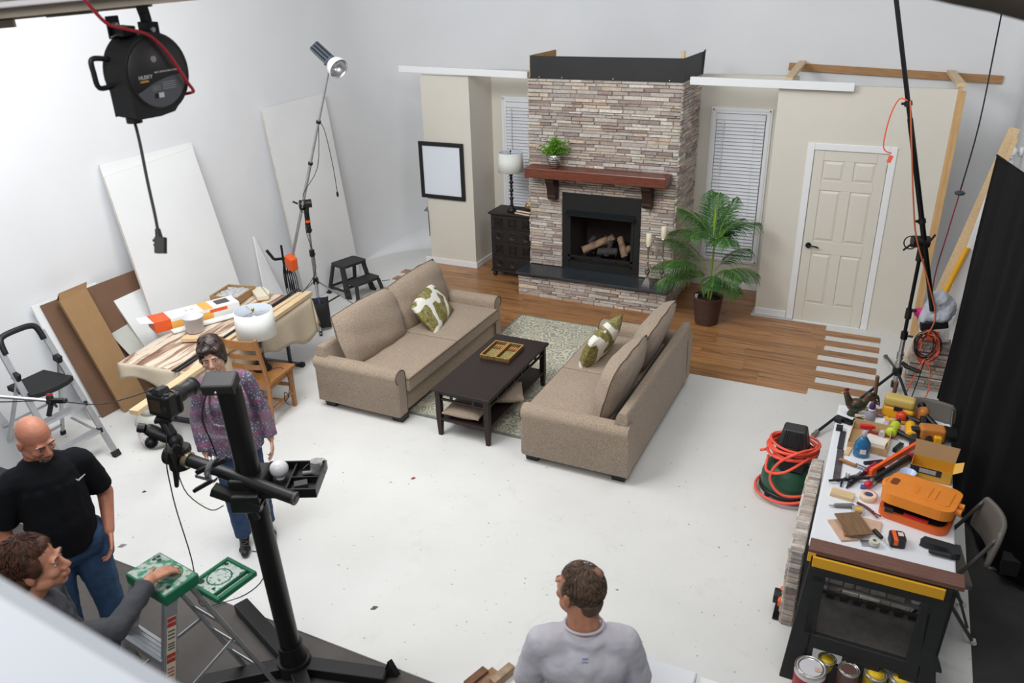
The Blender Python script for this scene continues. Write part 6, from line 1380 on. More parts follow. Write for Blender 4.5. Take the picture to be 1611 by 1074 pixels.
OL=mat('bright_orange',(255,96,20),.4); obj('level_rail',B().obox((0,0,.03),(.56,.022,.012)).obox((0,0,.005),(.56,.006,.05)),OL,t,bevel=.002); obj('end_block',B().obox((-.255,0,0),(.06,.026,.055)),OL,t,bevel=.004)
for x in (-.1,.1): obj('level_vial',B().cyl((x-.02,.012,.01),(x+.02,.012,.01),.009,n=10),YEL,t)
t=T('bar_clamp','long black bar clamp with red ends lying beside the orange level','clamp',.29,5.17,math.radians(62),Z+.0)
obj('bar',B().cap((-.25,0,.035),(.20,0,.04),.02,.022),BLACK,t); obj('end_cap',B().ell((-.29,0,.03),(.03,.025,.025)),mat('crimson_cap',(196,30,60),.4),t); obj('jaw',B().cyl((-.27,0,.03),(-.24,0,.034),.022,n=16),STEEL,t); obj('collar',B().cyl((.20,0,.04),(.23,0,.04),.026,n=16),mat('crimson_collar',(170,40,60),.4),t); obj('head',B().cap((.24,0,.042),(.33,0,.045),.022,.018),GREY,t)
obj('trigger_handle',B().bar((-.20,.0,.04),(-.32,.12,.03),.02,.014).bar((-.33,.10,.035),(-.44,.19,.02),.012,.012),BLACK,t)
t=T('masking_tape','roll of cream masking tape lying flat left of the orange case','tape',.165,4.79,0); b=B().lathe([(.026,0),(.052,0),(.052,.036),(.026,.036),(.026,0)],(0,0,0),36); obj('tape_roll',b,mat('cream_tape',(232,206,178),.6),t); obj('core',B().lathe([(.0255,.001),(.0255,.0355)],(0,0,0),30).lathe([(.025,.005),(.0001,.005)],(0,0,0),20),mat('dark_core',(70,66,110),.6),t)
one('yellow_edged_block',B().obox((0,0,.012),(.14,.075,.022),(0,0,-.12)),PINE,'pale wood block with a yellow edge at the left edge of the tool table','wood block').location=(.012,4.755,Z)
b=B().lathe([(.028,0),(.035,.004),(.047,.055),(.05,.058),(.045,.056),(.033,.006),(.0001,.005)],(0,0,0),32); one('plastic_cup',b,mat('pale_blue_plastic',(190,206,236),.3),'pale blue plastic cup between the orange case and the open carton','cup').location=(.385,5.13,Z)
t=T('hardware_carton','open black and yellow hardware carton with brown flaps on the right of the table','box',.525,5.24,-.12)
b=B(); l_,w_,h_=.25,.15,.09
b.box(-l_/2,l_/2,-w_/2,-w_/2+.003,0,h_).box(-l_/2,l_/2,w_/2-.003,w_/2,0,h_).box(-l_/2,-l_/2+.003,-w_/2,w_/2,0,h_).box(l_/2-.003,l_/2,-w_/2,w_/2,0,h_).box(-l_/2,l_/2,-w_/2,w_/2,0,.003)
obj('carton_body',b,mat('amber_carton',(206,152,44),.6),t); obj('black_band',B().box(-l_/2-.001,l_/2*.5,-w_/2-.0015,-w_/2,h_*.45,h_),BLACK,t); obj('barcode_label',bx(-.07,.03,-w_/2-.0025,-w_/2-.0015,h_*.55,h_*.9),mat('grey_label',(170,166,160),.5,var=.5,vs=120,stretch=(4,1,.1)),t)
obj('flap',B().add([(-l_/2,w_/2,h_),(l_/2,w_/2,h_),(l_/2+.01,w_/2+.05,h_+.09),(-l_/2-.01,w_/2+.05,h_+.09),(-l_/2,w_/2-.002,h_),(l_/2,w_/2-.002,h_),(l_/2+.01,w_/2+.048,h_+.09),(-l_/2-.01,w_/2+.048,h_+.09)],[(0,1,2,3),(7,6,5,4),(2,6,7,3),(0,3,7,4),(1,5,6,2)]),CARD,t)
obj('flap',B().add([(l_/2,-w_/2,h_),(l_/2,w_/2,h_),(l_/2+.05,w_/2-.01,h_+.03),(l_/2+.05,-w_/2+.01,h_+.03)],[(0,1,2,3),(3,2,1,0)]),mat('amber_flap',(224,176,84),.6),t)
t=T('plastic_bag','crumpled clear plastic bag beyond the open hardware carton','bag',.56,5.50,0); b=B()
for c_,r in (((0,0,.03),(.08,.05,.03)),((.05,.02,.03),(.06,.05,.03)),((-.05,-.01,.025),(.05,.04,.025))): b.ell(c_,r)
blob('bag_film',b,mat('clear_bag_film',(176,180,190),.15,metal=.2,var=.4,vs=25),t,.007,1,.03,.03,local=True)
for i,(x,y,s_,lab) in enumerate(((.62,5.42,.0,'grey folded sheet beside the clear bag at the right table edge'),)): one('folded_sheet',B().obox((0,0,.006),(.09,.16,.01),(0,0,.4)),mat('grey_sheet',(150,146,136),.8),lab,'paper').location=(x,y,Z)
# orange tool case
t=T('orange_tool_case','large orange plastic tool case lying slightly open on the near half of the tool table','case',.455,4.77,math.radians(-13))
OC2=mat('orange_case_plastic',(236,140,46),.5,var=.06,vs=10,bump=.15,bs=120); OC3=mat('orange_case_base',(226,102,34),.5)
def rrect(w,h,r,n=6):
    pts=[]
    for cx,cy,a0 in ((w/2-r,h/2-r,0),(-w/2+r,h/2-r,90),(-w/2+r,-h/2+r,180),(w/2-r,-h/2+r,270)):
        for k in range(n+1): a=math.radians(a0+90*k/n); pts.append((cx+r*math.cos(a),cy+r*math.sin(a)))
    return pts
obj('base_shell',B().prism(rrect(.40,.38,.07),'z',0,.05),OC3,t,bevel=.012,seg=3)
obj('case_lining',B().prism(rrect(.36,.34,.06),'z',.048,.056),BLACK,t)
lidM=Matrix.Translation((0,.165,.055))@Matrix.Rotation(math.radians(9),4,'X').inverted()@Matrix.Translation((0,-.165,0))
lidM=Matrix.Translation((0,.165,.055))@Matrix.Rotation(math.radians(-9),4,'X')@Matrix.Translation((0,-.165,0))
b=B()
# lid with handle hole at the left end: ring of pieces
b.prism(rrect(.41,.40,.08),'z',0.0,.065)
b.v=[tuple(lidM@Vector(v)) for v in b.v]; ld=obj('lid',b,OC2,t,bevel=.022,seg=4)
b=B().prism(rrect(.27,.25,.03),'z',.063,.070); b.v=[tuple(lidM@Vector((v[0]+.03,v[1],v[2]))) for v in b.v]; obj('raised_panel',b,OC2,ld,bevel=.005)
b=B().box(.035,.045,-.085,.085,.068,.074).box(.075,.083,-.085,.085,.068,.074); 
for k in range(8): b.box(-.055+.0,-.02,-.075+.019*k,-.064+.019*k,.068,.0725)
b.v=[tuple(lidM@Vector(v)) for v in b.v]; obj('embossed_ribs',b,OC2,ld)
b=B().prism(rrect(.045,.11,.02),'z',.055,.0665); b.v=[tuple(lidM@Vector((v[0]-.165,v[1]+.02,v[2]))) for v in b.v]; obj('handle_recess',b,mat('case_recess_dark',(120,58,18),.7),ld)
b=B().tube([(-.20,-.07,.045),(-.218,.0,.05),(-.205,.09,.045)],.018,10); b.v=[tuple(lidM@Vector(v)) for v in b.v]; obj('carry_handle',b,OC2,ld)
for k in range(2):
    b=B().cyl((.19,-.06+.09*k,.03),(.235,-.06+.09*k,.03),.022,n=16); b.v=[tuple(lidM@Vector(v)) for v in b.v]; obj('hinge_lug',b,OC2,ld,bevel=.006)
obj('latch',B().obox((-.13,-.195,.07),(.05,.012,.035),(.1,0,.2)),BLACK,t,bevel=.003)
obj('red_insert',B().obox((.02,-.17,.055),(.14,.02,.02)),RED,t)
# near-end items
t=T('utility_knife','grey utility knife at the left table edge beside the laminate samples','knife',.03,4.63,.35); obj('handle',B().cap((-.05,0,.014),(.05,0,.016),.013,.016),GREY,t,bevel=.0); obj('blade_tip',B().obox((-.075,0,.012),(.03,.012,.002)),STEEL,t)
t=T('tape_measure','chrome tape measure with a yellow label beside the utility knife','tape measure',.115,4.605,.2); obj('case',B().prism(rrect(.075,.06,.022),'z',0,.035),SILVER,t,bevel=.008,seg=3); obj('label',bx(-.02,.022,-.02,.015,.035,.0362),YEL,t)
t=T('snips','dark red handled snips beside the tape roll','snips',.175,4.64,math.radians(-38)); obj('handles',B().tube([(-.09,.0,.015),(-.03,.012,.015),(.03,.006,.015)],.009,8),mat('dark_red_handles',(96,30,36),.4),t); obj('blades',B().tube([(.03,.006,.015),(.08,.016,.015)],.005,6,smooth=False).tube([(.03,-.004,.015),(.08,-.012,.015)],.005,6,smooth=False),mat('reddish_steel',(140,60,50),.4,metal=.3),t)
LS=mat('laminate_sample_dark',(128,96,66),.4,var=.35,vs=8,stretch=(10,1,1)); LS2=mat('laminate_sample_pink',(206,170,146),.6,var=.1,vs=20)
one('laminate_sample',B().obox((0,0,0),(.15,.20,.010),(.06,0,0)),LS,'dark grained laminate sample on top at the near left corner of the table','sample').location=(.10,4.42,Z+.040); 
bpy.context.view_layer.update()
COL.objects['laminate_sample'].rotation_euler=(0,0,.52)
o=one('laminate_sample',B().obox((0,0,.006),(.14,.11,.010)),LS2,'pinkish square sample lying right of the dark grained one','sample'); put(o,.185,4.50,-.08)
o=one('laminate_sample',B().obox((0,0,.006),(.10,.20,.010)),LS2,'pinkish sample strip underneath the dark grained one','sample'); put(o,.045,4.38,.5); 
o=one('laminate_sample',B().obox((0,0,.006),(.10,.16,.012)),mat('laminate_sample_brown',(150,112,84),.5),'narrow brown sample under the others at the corner','sample'); put(o,.09,4.40,.25,Z+.013)
t=T('tape_measure','black and orange tape measure below the orange case','tape measure',.345,4.385,math.radians(12)); obj('case',B().prism(rrect(.085,.10,.02),'z',0,.055),BLACK,t,bevel=.01,seg=3); obj('orange_stripe',bx(-.028,-.004,-.051,.051,.02,.0565),ORANGE,t,bevel=.002); obj('label',bx(.005,.034,.0,.036,.055,.0562),mat('pinkish_label',(220,200,204),.5),t)
t=T('staple_gun','black trigger tool lying at the near right corner of the tool table','tool',.575,4.42,math.radians(-8)); obj('body',B().prism([(-.11,-.02),(-.09,.03),(.06,.035),(.10,.02),(.11,-.045),(.07,-.065),(.04,-.03),(-.08,-.03)],'z',.004,.045),mat('dark_rubber_tool',(34,37,40),.6),t,bevel=.012,seg=3); obj('lever',B().cap((-.04,-.07,.02),(.06,-.055,.02),.013,.016),mat('dark_rubber_tool2',(30,33,36),.6),t)
t=T('caster_wheel','small white wheel with a metal plate by the laminate samples','wheel',.225,4.31,.3); obj('wheel',B().cyl((0,0,.012),(0,0,.036),.03,n=26),mat('ivory_wheel',(206,202,190),.5),t,bevel=.006); obj('hub',B().cyl((0,0,.034),(0,0,.04),.01,n=14),mat('green_hub',(70,104,80),.5),t); obj('plate',B().obox((-.045,.01,.006),(.05,.05,.006)),STEEL,t)
t=T('screwdriver','screwdriver with a black handle between the samples and the black tape measure','screwdriver',.26,4.39,math.radians(-52)); obj('handle',B().cap((-.06,0,.014),(.0,0,.014),.014,.012),BLACK,t); obj('shaft',B().cyl((0,0,.012),(.10,0,.006),.003,n=8),STEEL,t)
o=one('pencil',B().cyl((0,0,.006),(.13,-.03,.006),.004,n=6),WPL,'thin white stick lying over the yellow case','stick'); put(o,.20,5.94,0)
# stray tools in the dense middle
for i,(nm,cat,lab,x,y,rz,m_,dims) in enumerate((
 ('steel_ruler','ruler','grey steel bar lying under the cardboard tray front','.19','5.37',-.15,STEEL,(.20,.022,.006)),
 ('chisel','chisel','black handled chisel lying right of the spray bottle','.17','5.24',.6,BLACK,(.14,.022,.02)),
 ('small_carton','box','small pink-tan carton under the far end of the black bar clamp','.335','5.38',.2,LS2,(.09,.05,.02)),
 ('black_bracket','bracket','black bracket right of the lime green drill','.315','5.50',1.2,BLACKM,(.12,.03,.03)),
 ('wood_offcut','wood block','pale wood offcut lying left of the cardboard tray front','-.0','5.33',1.4,PINE,(.12,.035,.012)),
 ('steel_square','square','steel square lying right of the round wooden handled knife','.12','5.16',-.4,STEEL,(.13,.02,.004)),
 ('allen_key_set','tool','black key set lying right of the magenta grip','.215','5.15',.9,BLACK,(.09,.03,.02)),
 ('grey_putty_knife','knife','grey scraper lying under the bar clamp','.23','5.03',.2,GREY,(.12,.05,.008)),
 ('blue_cap','cap','small blue cap at the red end of the black bar clamp','.125','4.90',0,mat('small_blue',(60,90,150),.4),(.03,.03,.02)),
 ('yellow_stub','marker','yellow marker stub between the orange level and the magenta grip','.255','5.28',.9,YEL,(.05,.03,.025)))):
    o=one(nm,B().obox((0,0,dims[2]/2),dims),m_,lab,cat,bevel=.002); put(o,float(x),float(y),rz)
# two round sticks standing behind the table
for i,(a_,b_,lab) in enumerate((((.155,6.62,.0),(.12,6.55,.80),'left one of two brown sticks standing behind the yellow case'),((.25,6.62,.0),(.27,6.62,.74),'right one of two brown sticks standing behind the yellow case'))):
    one('wooden_stick',B().cyl(a_,b_,.016,n=12),mat('brown_stick',(120,84,64),.6,var=.3,vs=10),lab,'stick','brown sticks behind the tool table')
# ================= CAMERA STAND, GREEN LADDER, OVERHEAD =================
t=thing('camera_stand','black studio camera column on a black floor base in the left foreground','camera stand',(-2.87,2.67,-.012))
BM=mat('black_anodised',(24,24,25),.38,metal=.2,bump=.03,bs=200)
c0=Vector((-2.87,2.67,-.01)); c1=Vector((-2.925,2.62,1.97)); cl=lambda f:c0.lerp(c1,f)
obj('column',B().cyl(cl(.06),cl(.66),.060,n=28).cyl(cl(.60),cl(1),.064,n=28),BM,t,world=True)
obj('column_socket',B().cyl(cl(0.015),cl(.05),.11,.10,n=28).cyl(cl(.05),cl(.11),.082,.075,n=28),BM,t,world=True,bevel=.006)
b=B()
for a_ in ((-3.55,2.93),(-2.30,2.25),(-2.3,2.82),(-3.3,2.3)): b.bar((c0.x,c0.y,.03),(a_[0],a_[1],.03),.10,.07)
obj('floor_base',b,BM,t,world=True,bevel=.008)
obj('base_caster',B().add([(-2.33,2.86,.0),(-2.25,2.90,.0),(-2.29,2.88,.13),(-2.34,2.83,0),(-2.26,2.87,0),(-2.30,2.85,.13)],[(0,1,2),(5,4,3),(0,3,4,1),(1,4,5,2),(2,5,3,0)]),BLACK,t,world=True)
# top cap box
q=cl(1.0); obj('top_cap',B().obox(q+Vector((-.03,-.02,.035)),(.17,.12,.07),(0.30,0,.45)),mat('black_cap',(44,43,42),.5),t,world=True,bevel=.012)
obj('cap_screw',B().ell(q+Vector((.0,-.088,.02)),.008,None,10,6),STEEL,t,world=True)
# carriage + arm
bc=cl(.70)
obj('carriage',B().obox(bc,(.19,.19,.17),(0,0,.45)).obox(bc+Vector((.05,-.10,-.03)),(.16,.08,.11),(0,0,.45)),BM,t,world=True,bevel=.014,seg=3)
tl=Vector((-3.245,2.53,1.515)); tr=Vector((-2.60,2.62,1.385)); 
obj('cross_arm',B().cyl(tl,tr,.036,n=24),BM,t,world=True); d=(tr-tl).normalized(); obj('arm_end_plug',B().cyl(tr,tr+d*.012,.038,n=24).cyl(tr+d*.012,tr+d*.016,.02,n=16),mat('grey_end_plug',(70,66,64),.5),t,world=True)
obj('arm_collar',B().cyl(tl-d*.01,tl+d*.02,.045,n=24),mat('brass_ring',(150,140,110),.35,metal=.7),t,world=True)
obj('lock_lever',B().tube([(-3.02,2.46,1.50),(-2.98,2.43,1.57),(-2.95,2.47,1.64)],.017,8).bar((-3.08,2.44,1.515),(-2.97,2.46,1.50),.03,.02),STEEL,t,world=True)
obj('clamp_bar',B().bar((-3.05,2.42,1.55),(-2.88,2.48,1.64),.03,.025).bar((-3.10,2.42,1.42),(-2.98,2.45,1.50),.03,.02),BM,t,world=True,bevel=.004)
obj('lower_bracket',B().bar((-3.02,2.47,1.42),(-2.78,2.56,1.32),.07,.05).bar((-2.86,2.55,1.30),(-2.83,2.56,1.22),.03,.03),BM,t,world=True,bevel=.006)
# accessory tray
tr_=thing('accessory_tray','black tray on the cross arm holding a white bulb and small parts','tray',(-2.76,2.72,1.375))
M_=Matrix.Rotation(.45,3,'Z')
def TB(b): b.v=[tuple(Vector((-2.74,2.75,1.375))+M_@Vector(v)) for v in b.v]; return b
obj('tray_floor',TB(B().box(-.13,.17,-.14,.12,-.01,.0)),BM,tr_,world=True); obj('tray_rim',TB(B().box(-.13,.17,-.15,-.14,-.01,.045).box(-.13,.17,.12,.13,-.01,.045).box(-.14,-.13,-.15,.13,-.01,.045).box(.17,.18,-.15,.13,-.01,.045).box(.01,.018,-.14,.12,0,.035).box(.018,.17,-.02,-.012,0,.035)),BM,tr_,world=True)
def onTray(nm,b,m_,lab,cat): return one(nm,TB(b),m_,lab,cat)
onTray('white_bulb',B().ell((-.06,.03,.06),(.052,.052,.048)).cyl((-.06,.03,0),(-.06,.03,.03),.025,n=14),mat('white_bulb_glass',(222,220,222),.25),'round white globe bulb sitting in the accessory tray','light bulb')
onTray('glass_jar',B().cyl((.13,.08,.0),(.135,.085,.07),.035,n=20),mat('clear_jar',(186,182,182),.12,metal=.4,var=.3,vs=50),'small clear jar at the right corner of the accessory tray','jar')
onTray('metal_bolt',B().cyl((.06,.05,.012),(.12,.06,.012),.012,n=10).cyl((.12,.06,.012),(.13,.062,.012),.02,n=6),GREY,'grey bolt lying in the accessory tray beside the clear jar','bolt')
onTray('battery_block',B().obox((.08,-.07,.018),(.07,.05,.03),(0,0,.3)),mat('dark_grey_block',(50,50,54),.5),'dark grey block in the front half of the accessory tray','block')
onTray('cable_tie',B().tube([(.05,.10,.01),(.10,.13,.04),(.17,.12,.06),(.19,.06,.03),(.16,.02,.01)],.002,5),GREY,'thin clear wire loop sticking out of the accessory tray','wire')
# tripod head + camera
hd_=thing('tripod_head','black geared tripod head at the left end of the cross arm','tripod head',(-3.30,2.53,1.50))
hc=Vector((-3.30,2.53,1.505))
obj('mount_block',B().cyl(tl-d*.015,hc-d*.07,.055,n=24).cyl(hc+Vector((0,0,-.05)),hc+Vector((0,0,.035)),.062,n=24),BM,hd_,world=True,bevel=.006)
b=B()
for k in range(20):
    a=2*PI*k/20; b.obox(hc+Vector((.064*math.cos(a),.064*math.sin(a),.055)),(.012,.012,.022),(0,0,a))
obj('pan_dial',b.cyl(hc+Vector((0,0,.04)),hc+Vector((0,0,.07)),.062,n=28),mat('dial_dark',(58,52,50),.4,metal=.4),hd_,world=True)
obj('handle',B().cap(hc+Vector((-.01,-.03,-.05)),hc+Vector((-.01,-.05,-.15)),.02,.012),BLACK,hd_,world=True)
obj('ball_joint',B().ell(hc+Vector((.0,.0,.11)),(.04,.04,.045)).cap(hc+Vector((-.05,-.01,.13)),hc+Vector((-.13,-.04,.17)),.035,.035).ell(hc+Vector((-.13,-.05,.10)),(.035,.035,.035)).cap(hc+Vector((-.02,0,.15)),hc+Vector((-.06,0,.22)),.03,.026),BLACK,hd_,world=True)
obj('knob',B().cyl(hc+Vector((.03,-.03,.10)),hc+Vector((.06,-.05,.10)),.022,n=16),BLACK,hd_,world=True,bevel=.003)
obj('knob',B().cyl(hc+Vector((-.14,-.06,.19)),hc+Vector((-.17,-.08,.20)),.026,n=16),BLACK,hd_,world=True,bevel=.003)
obj('quick_plate',B().obox(hc+Vector((-.055,.01,.24)),(.09,.09,.02),(0,0,.6)),BLACK,hd_,world=True)
obj('red_dot',B().cyl(hc+Vector((-.168,-.075,.17)),hc+Vector((-.172,-.079,.17)),.006,n=10),ORANGE,hd_,world=True)
# camera: lens points to image up-right = towards the set
cm=thing('dslr_camera','black digital camera with a large zoom lens pointing at the set','camera',hc+Vector((-.06,.02,.25)))
fd=Vector((-.02,.99,-.03)).normalized(); sd=Vector((.99,.02,0)).normalized(); ud=sd.cross(fd)
MC=Matrix((sd,fd,ud)).transposed(); CO=hc+Vector((-.06,.02,.33))
def CB(b,s=1.05): b.v=[tuple(CO+MC@(Vector(v)*s)) for v in b.v]; return b
obj('camera_body',CB(B().box(-.075,.075,-.035,.035,-.075,.05)),BLACK,cm,world=True,bevel=.014,seg=3)
obj('hand_grip',CB(B().cap((.062,.045,-.05),(.062,.045,.03),.022,.02)),BLACK,cm,world=True)
obj('prism_hump',CB(B().add([(-.035,-.035,.05),(.035,-.035,.05),(.035,.04,.05),(-.035,.04,.05),(-.02,-.025,.082),(.02,-.025,.082),(.018,.04,.078),(-.018,.04,.078)],[(0,3,2,1),(4,5,6,7),(0,1,5,4),(1,2,6,5),(2,3,7,6),(3,0,4,7)])),BLACK,cm,world=True,bevel=.006)
obj('rear_screen',CB(B().box(-.045,.025,-.038,-.035,-.045,.02)),mat('dim_screen',(64,52,36),.15,coat=.5),cm,world=True)
obj('dial',CB(B().cyl((-.055,0,.05),(-.055,0,.063),.017,n=20).cyl((.05,-.01,.05),(.05,-.01,.058),.014,n=20).cyl((.05,-.036,-.02),(.05,-.042,-.02),.017,n=20)),mat('dial_black',(36,36,36),.4),cm,world=True)
obj('lens',CB(B().cyl((0,.035,-.005),(0,.06,-.005),.036,n=28).cyl((0,.06,-.005),(0,.14,-.005),.043,n=28).cyl((0,.142,-.005),(0,.175,-.005),.041,.045,n=28)),BLACK,cm,world=True,bevel=.002)
obj('zoom_ring',CB(B().cyl((0,.08,-.005),(0,.12,-.005),.0455,n=36)),mat('ring_rubber',(32,31,30),.7,bump=.4,bs=200),cm,world=True); obj('lens_ring',CB(B().cyl((0,.062,-.005),(0,.066,-.005),.0438,n=28)),mat('dull_gold_ring',(120,98,60),.4,metal=.5),cm,world=True)
obj('lens_hood',CB(B().lathe([(.044,.0),(.052,.045),(.049,.045),(.042,.0)],(0,.17,-.005),28,M_=Matrix.Rotation(-PI/2,3,'X'))),BLACK,cm,world=True)
obj('strap_lug',CB(B().tube([(-.08,0,.03),(-.10,0,.02),(-.10,.01,-.02),(-.08,.0,-.04)],.004,6)),BLACK,cm,world=True)
# cables from camera
one('camera_cable',B().tube([(-3.34,2.53,1.70),(-3.28,2.43,1.55),(-3.28,2.42,1.40),(-3.32,2.45,1.20),(-3.36,2.5,.8),(-3.55,2.62,.35),(-3.75,2.80,.05),(-3.72,2.90,.004),(-3.62,3.04,.004),(-3.62,3.22,.004),(-3.78,3.42,.004),(-3.90,3.42,.004)],.0035,6),BLACK,'thin black cable hanging from the camera and looping across the white floor','cable')
one('camera_cable',B().tube([cl(1)+Vector((-.06,-.07,.03)),(-3.02,2.50,1.85),(-2.99,2.50,1.70),(-2.99,2.52,1.56)],.004,6),BLACK,'thin cable hanging from the top cap of the camera column','cable')
one('camera_cable',B().tube([(-3.24,2.44,1.62),(-3.20,2.42,1.52),(-3.16,2.42,1.38),(-3.06,2.46,1.28),(-3.0,2.5,1.30)],.003,6),BLACK,'short thin cable looping below the left part of the cross arm','cable')
# ---------- green-topped step ladder
t=thing('step_ladder','aluminium step ladder with a green plastic top and paint tray beside the dark-haired man','ladder',(-3.0,2.05,-.012))
def gbox(name,x0,x1,y0,y1,z0,z1,m_=GREENP,bev=.01): return obj(name,bx(x0,x1,y0,y1,z0,z1),m_,t,world=True,bevel=bev,seg=3)
GT=mat('worn_green_top',(168,178,168),.5,col2=(36,120,86),vs=30,ramp=(.42,.56),detail=6)
cap_=gbox('top_cap',-3.155,-2.835,1.945,2.145,1.13,1.195)
o=obj('top_surface',B().prism([(-3.145,1.955),(-2.845,1.955),(-2.845,2.135),(-3.145,2.135)],'z',1.194,1.1965),GT,cap_,world=True)
obj('drink_ring',B().lathe([(.062,1.1965),(.066,1.200),(.070,1.1965)],(-2.96,2.06,0),36,caps=False),GREENP,cap_,world=True)
b=B()
for x,y in ((-3.12,2.09),(-3.12,2.115),(-3.09,2.10),(-2.875,2.0)): b.cyl((x,y,1.1955),(x,y,1.198),.011,n=14)
obj('tool_hole',b,BLACK,cap_,world=True)
fz=1.14
rails=[((-3.13,1.985,fz),(-3.28,1.66,0)),((-2.86,1.985,fz),(-2.80,1.66,0))]
for a_,b_ in rails: obj('front_rail',B().bar(a_,b_,.028,.075,up=(0,1,.25)),ALU,t,world=True,bevel=.003)
def fr(f,k): a_,b_=Vector(rails[k][0]),Vector(rails[k][1]); return a_.lerp(b_,1-f/fz)
for z in (.29,.57,.85):
    a_=fr(z,0); b_=fr(z,1); b=B().bar(a_,b_,.085,.006).bar(a_+Vector((0,-.045,-.02)),b_+Vector((0,-.045,-.02)),.005,.04).bar(a_+Vector((0,.045,-.015)),b_+Vector((0,.045,-.015)),.005,.03)
    for k in range(4): b.bar(a_+Vector((0,-.03+.02*k,.005)),b_+Vector((0,-.03+.02*k,.005)),.005,.006)
    obj('step',b,ALU,t,world=True)
rl=[((-3.12,2.10,fz),(-3.22,2.52,0)),((-2.87,2.10,fz),(-2.91,2.52,0))]
for a_,b_ in rl: g_=obj('rear_leg',B().bar(a_,b_,.02,.045,up=(1,0,0)),ALU,t,world=True,bevel=.002)
def rr_(f,k): a_,b_=Vector(rl[k][0]),Vector(rl[k][1]); return a_.lerp(b_,1-f/fz)
for z in (.25,.5,.75): obj('rear_brace',B().bar(rr_(z,0),rr_(z,1),.006,.022),ALU,t,world=True)
obj('spreader',B().bar(fr(.55,1),rr_(.62,1),.006,.02),ALU,t,world=True); obj('spreader',B().bar(fr(.55,0),rr_(.62,0),.006,.02),ALU,t,world=True)
# warning labels on right front rail
a_=fr(1.08,1); b_=fr(.62,1); up_=(a_-b_).normalized()
LBL=mat('cream_label',(206,196,176),.5); LRD=mat('label_red',(170,52,46),.5); LBK=mat('label_ink',(70,62,56),.5)
nrm=Vector((1,0,0)); nrm=(nrm-up_*nrm.dot(up_)).normalized(); sx_=up_.cross(nrm)
def lab(f0,f1,w,mm,off,name='label'):
    p0=a_.lerp(b_,f0)+nrm*off; p1=a_.lerp(b_,f1)+nrm*off; return obj(name,B().add([p1-sx_*w,p1+sx_*w,p0+sx_*w,p0-sx_*w],[(0,1,2,3),(3,2,1,0)]),mm,t,world=True)
off=.0148
lab(.05,.92,.026,LBL,off,'warning_label')
for f0,f1 in ((.06,.16),(.46,.56)): lab(f0,f1,.024,LRD,off+.0006,'red_label_block')
for f0 in (.20,.24,.28,.34,.37,.40,.62,.66,.70,.78,.82,.86): lab(f0,f0+.016,.019,LBK if f0<.6 else LRD,off+.0006,'label_line')
for f_,s_ in ((.11,'DANGER'),(.51,'CAUTION')):
    p0=a_.lerp(b_,f_)+nrm*(off+.001); text('label_text',s_,.012,frame(p0,sx_*-1 if sx_.x<0 else sx_,up_),LBL,t)
# paint tray shelf
px0,px1,py0,py1,pz=-2.965,-2.735,2.15,2.40,1.035
tb=obj('paint_shelf',B().box(px0,px1,py0,py0+.02,pz,pz+.03).box(px0,px1,py1-.02,py1,pz,pz+.03).box(px0,px0+.02,py0+.02,py1-.02,pz,pz+.03).box(px1-.025,px1,py0+.02,py1-.02,pz,pz+.03).box(px0+.02,px1-.065,py0+.02,py1-.02,pz,pz+.018).box(px1-.065,px1-.055,py0+.02,py1-.02,pz,pz+.025),GREENP,t,world=True,bevel=.004)
obj('shelf_grid',bx(px0+.022,px1-.067,py0+.022,py1-.022,pz+.018,pz+.020),GT2 if False else mat('worn_tray_surface',(204,212,206),.5,col2=(60,130,100),vs=60,ramp=(.36,.46),detail=3),tb,world=True)
obj('shelf_recess',B().lathe([(.058,pz+.0205),(.062,pz+.0235),(.066,pz+.0205)],(-2.88,2.275,0),32,caps=False),GREENP,tb,world=True)
b=B()
for x,y,r in ((-2.93,2.20,.018),(-2.83,2.20,.010),(-2.80,2.35,.010),(-2.93,2.36,.012)): b.cyl((x,y,pz+.02),(x,y,pz+.0215),r,n=16)
obj('tool_hole',b,mat('hole_dark_green',(20,60,44),.6),tb,world=True)
t.rotation_euler=(0,0,-.13)
# ---------- overhead beam, cord reel
bd=Vector((1,.53,.075)).normalized(); A=Vector((-3.9,1.904,3.73)); E_=Vector((-2.425,2.69,3.835)); nn=Vector((bd.y,-bd.x,0)).normalized()
PWM=mat('beam_white',(226,222,224),.7); TAN=mat('tan_paper_edge',(176,164,148),.85,var=.15,vs=5)
t=thing('overhead_beam','white overhead beam with a ragged tan lower edge at the top left corner','beam',(-3.1,2.3,3.78))
def bm(off0,off1,z0,z1,a=A,e=E_):
    P0=a+nn*off0; P1=e+nn*off0; P2=e+nn*off1; P3=a+nn*off1
    return [P0+Vector((0,0,z0)),P1+Vector((0,0,z0)),P2+Vector((0,0,z0)),P3+Vector((0,0,z0)),P0+Vector((0,0,z1)),P1+Vector((0,0,z1)),P2+Vector((0,0,z1)),P3+Vector((0,0,z1))]
FQ=[(0,3,2,1),(4,5,6,7),(0,1,5,4),(1,2,6,5),(2,3,7,6),(3,0,4,7)]
obj('beam_body',B().add(bm(0,.35,.02,.22),FQ),PWM,t,world=True,bevel=.006)
b=B().add(bm(-.004,.30,-.012,.022),FQ)
for f0,f1,h in ((.0,.35,.02),(.20,.42,.035),(.5,.62,.012),(.36,.75,.008)): a2=A.lerp(E_,f0); e2=A.lerp(E_,f1); b.add(bm(.002,.02,-.012-h,-.01,a2,e2),FQ)
obj('paper_edge',b,TAN,t,world=True)
obj('cross_batten',B().add(bm(.352,.358,.045,.06,A.lerp(E_,.3),E_),FQ),TAN,t,world=True)
t=thing('overhead_panel','blurred brown-grey overhead panel edge at the top right corner','panel',(0.3,1.0,2.0)) if False else None
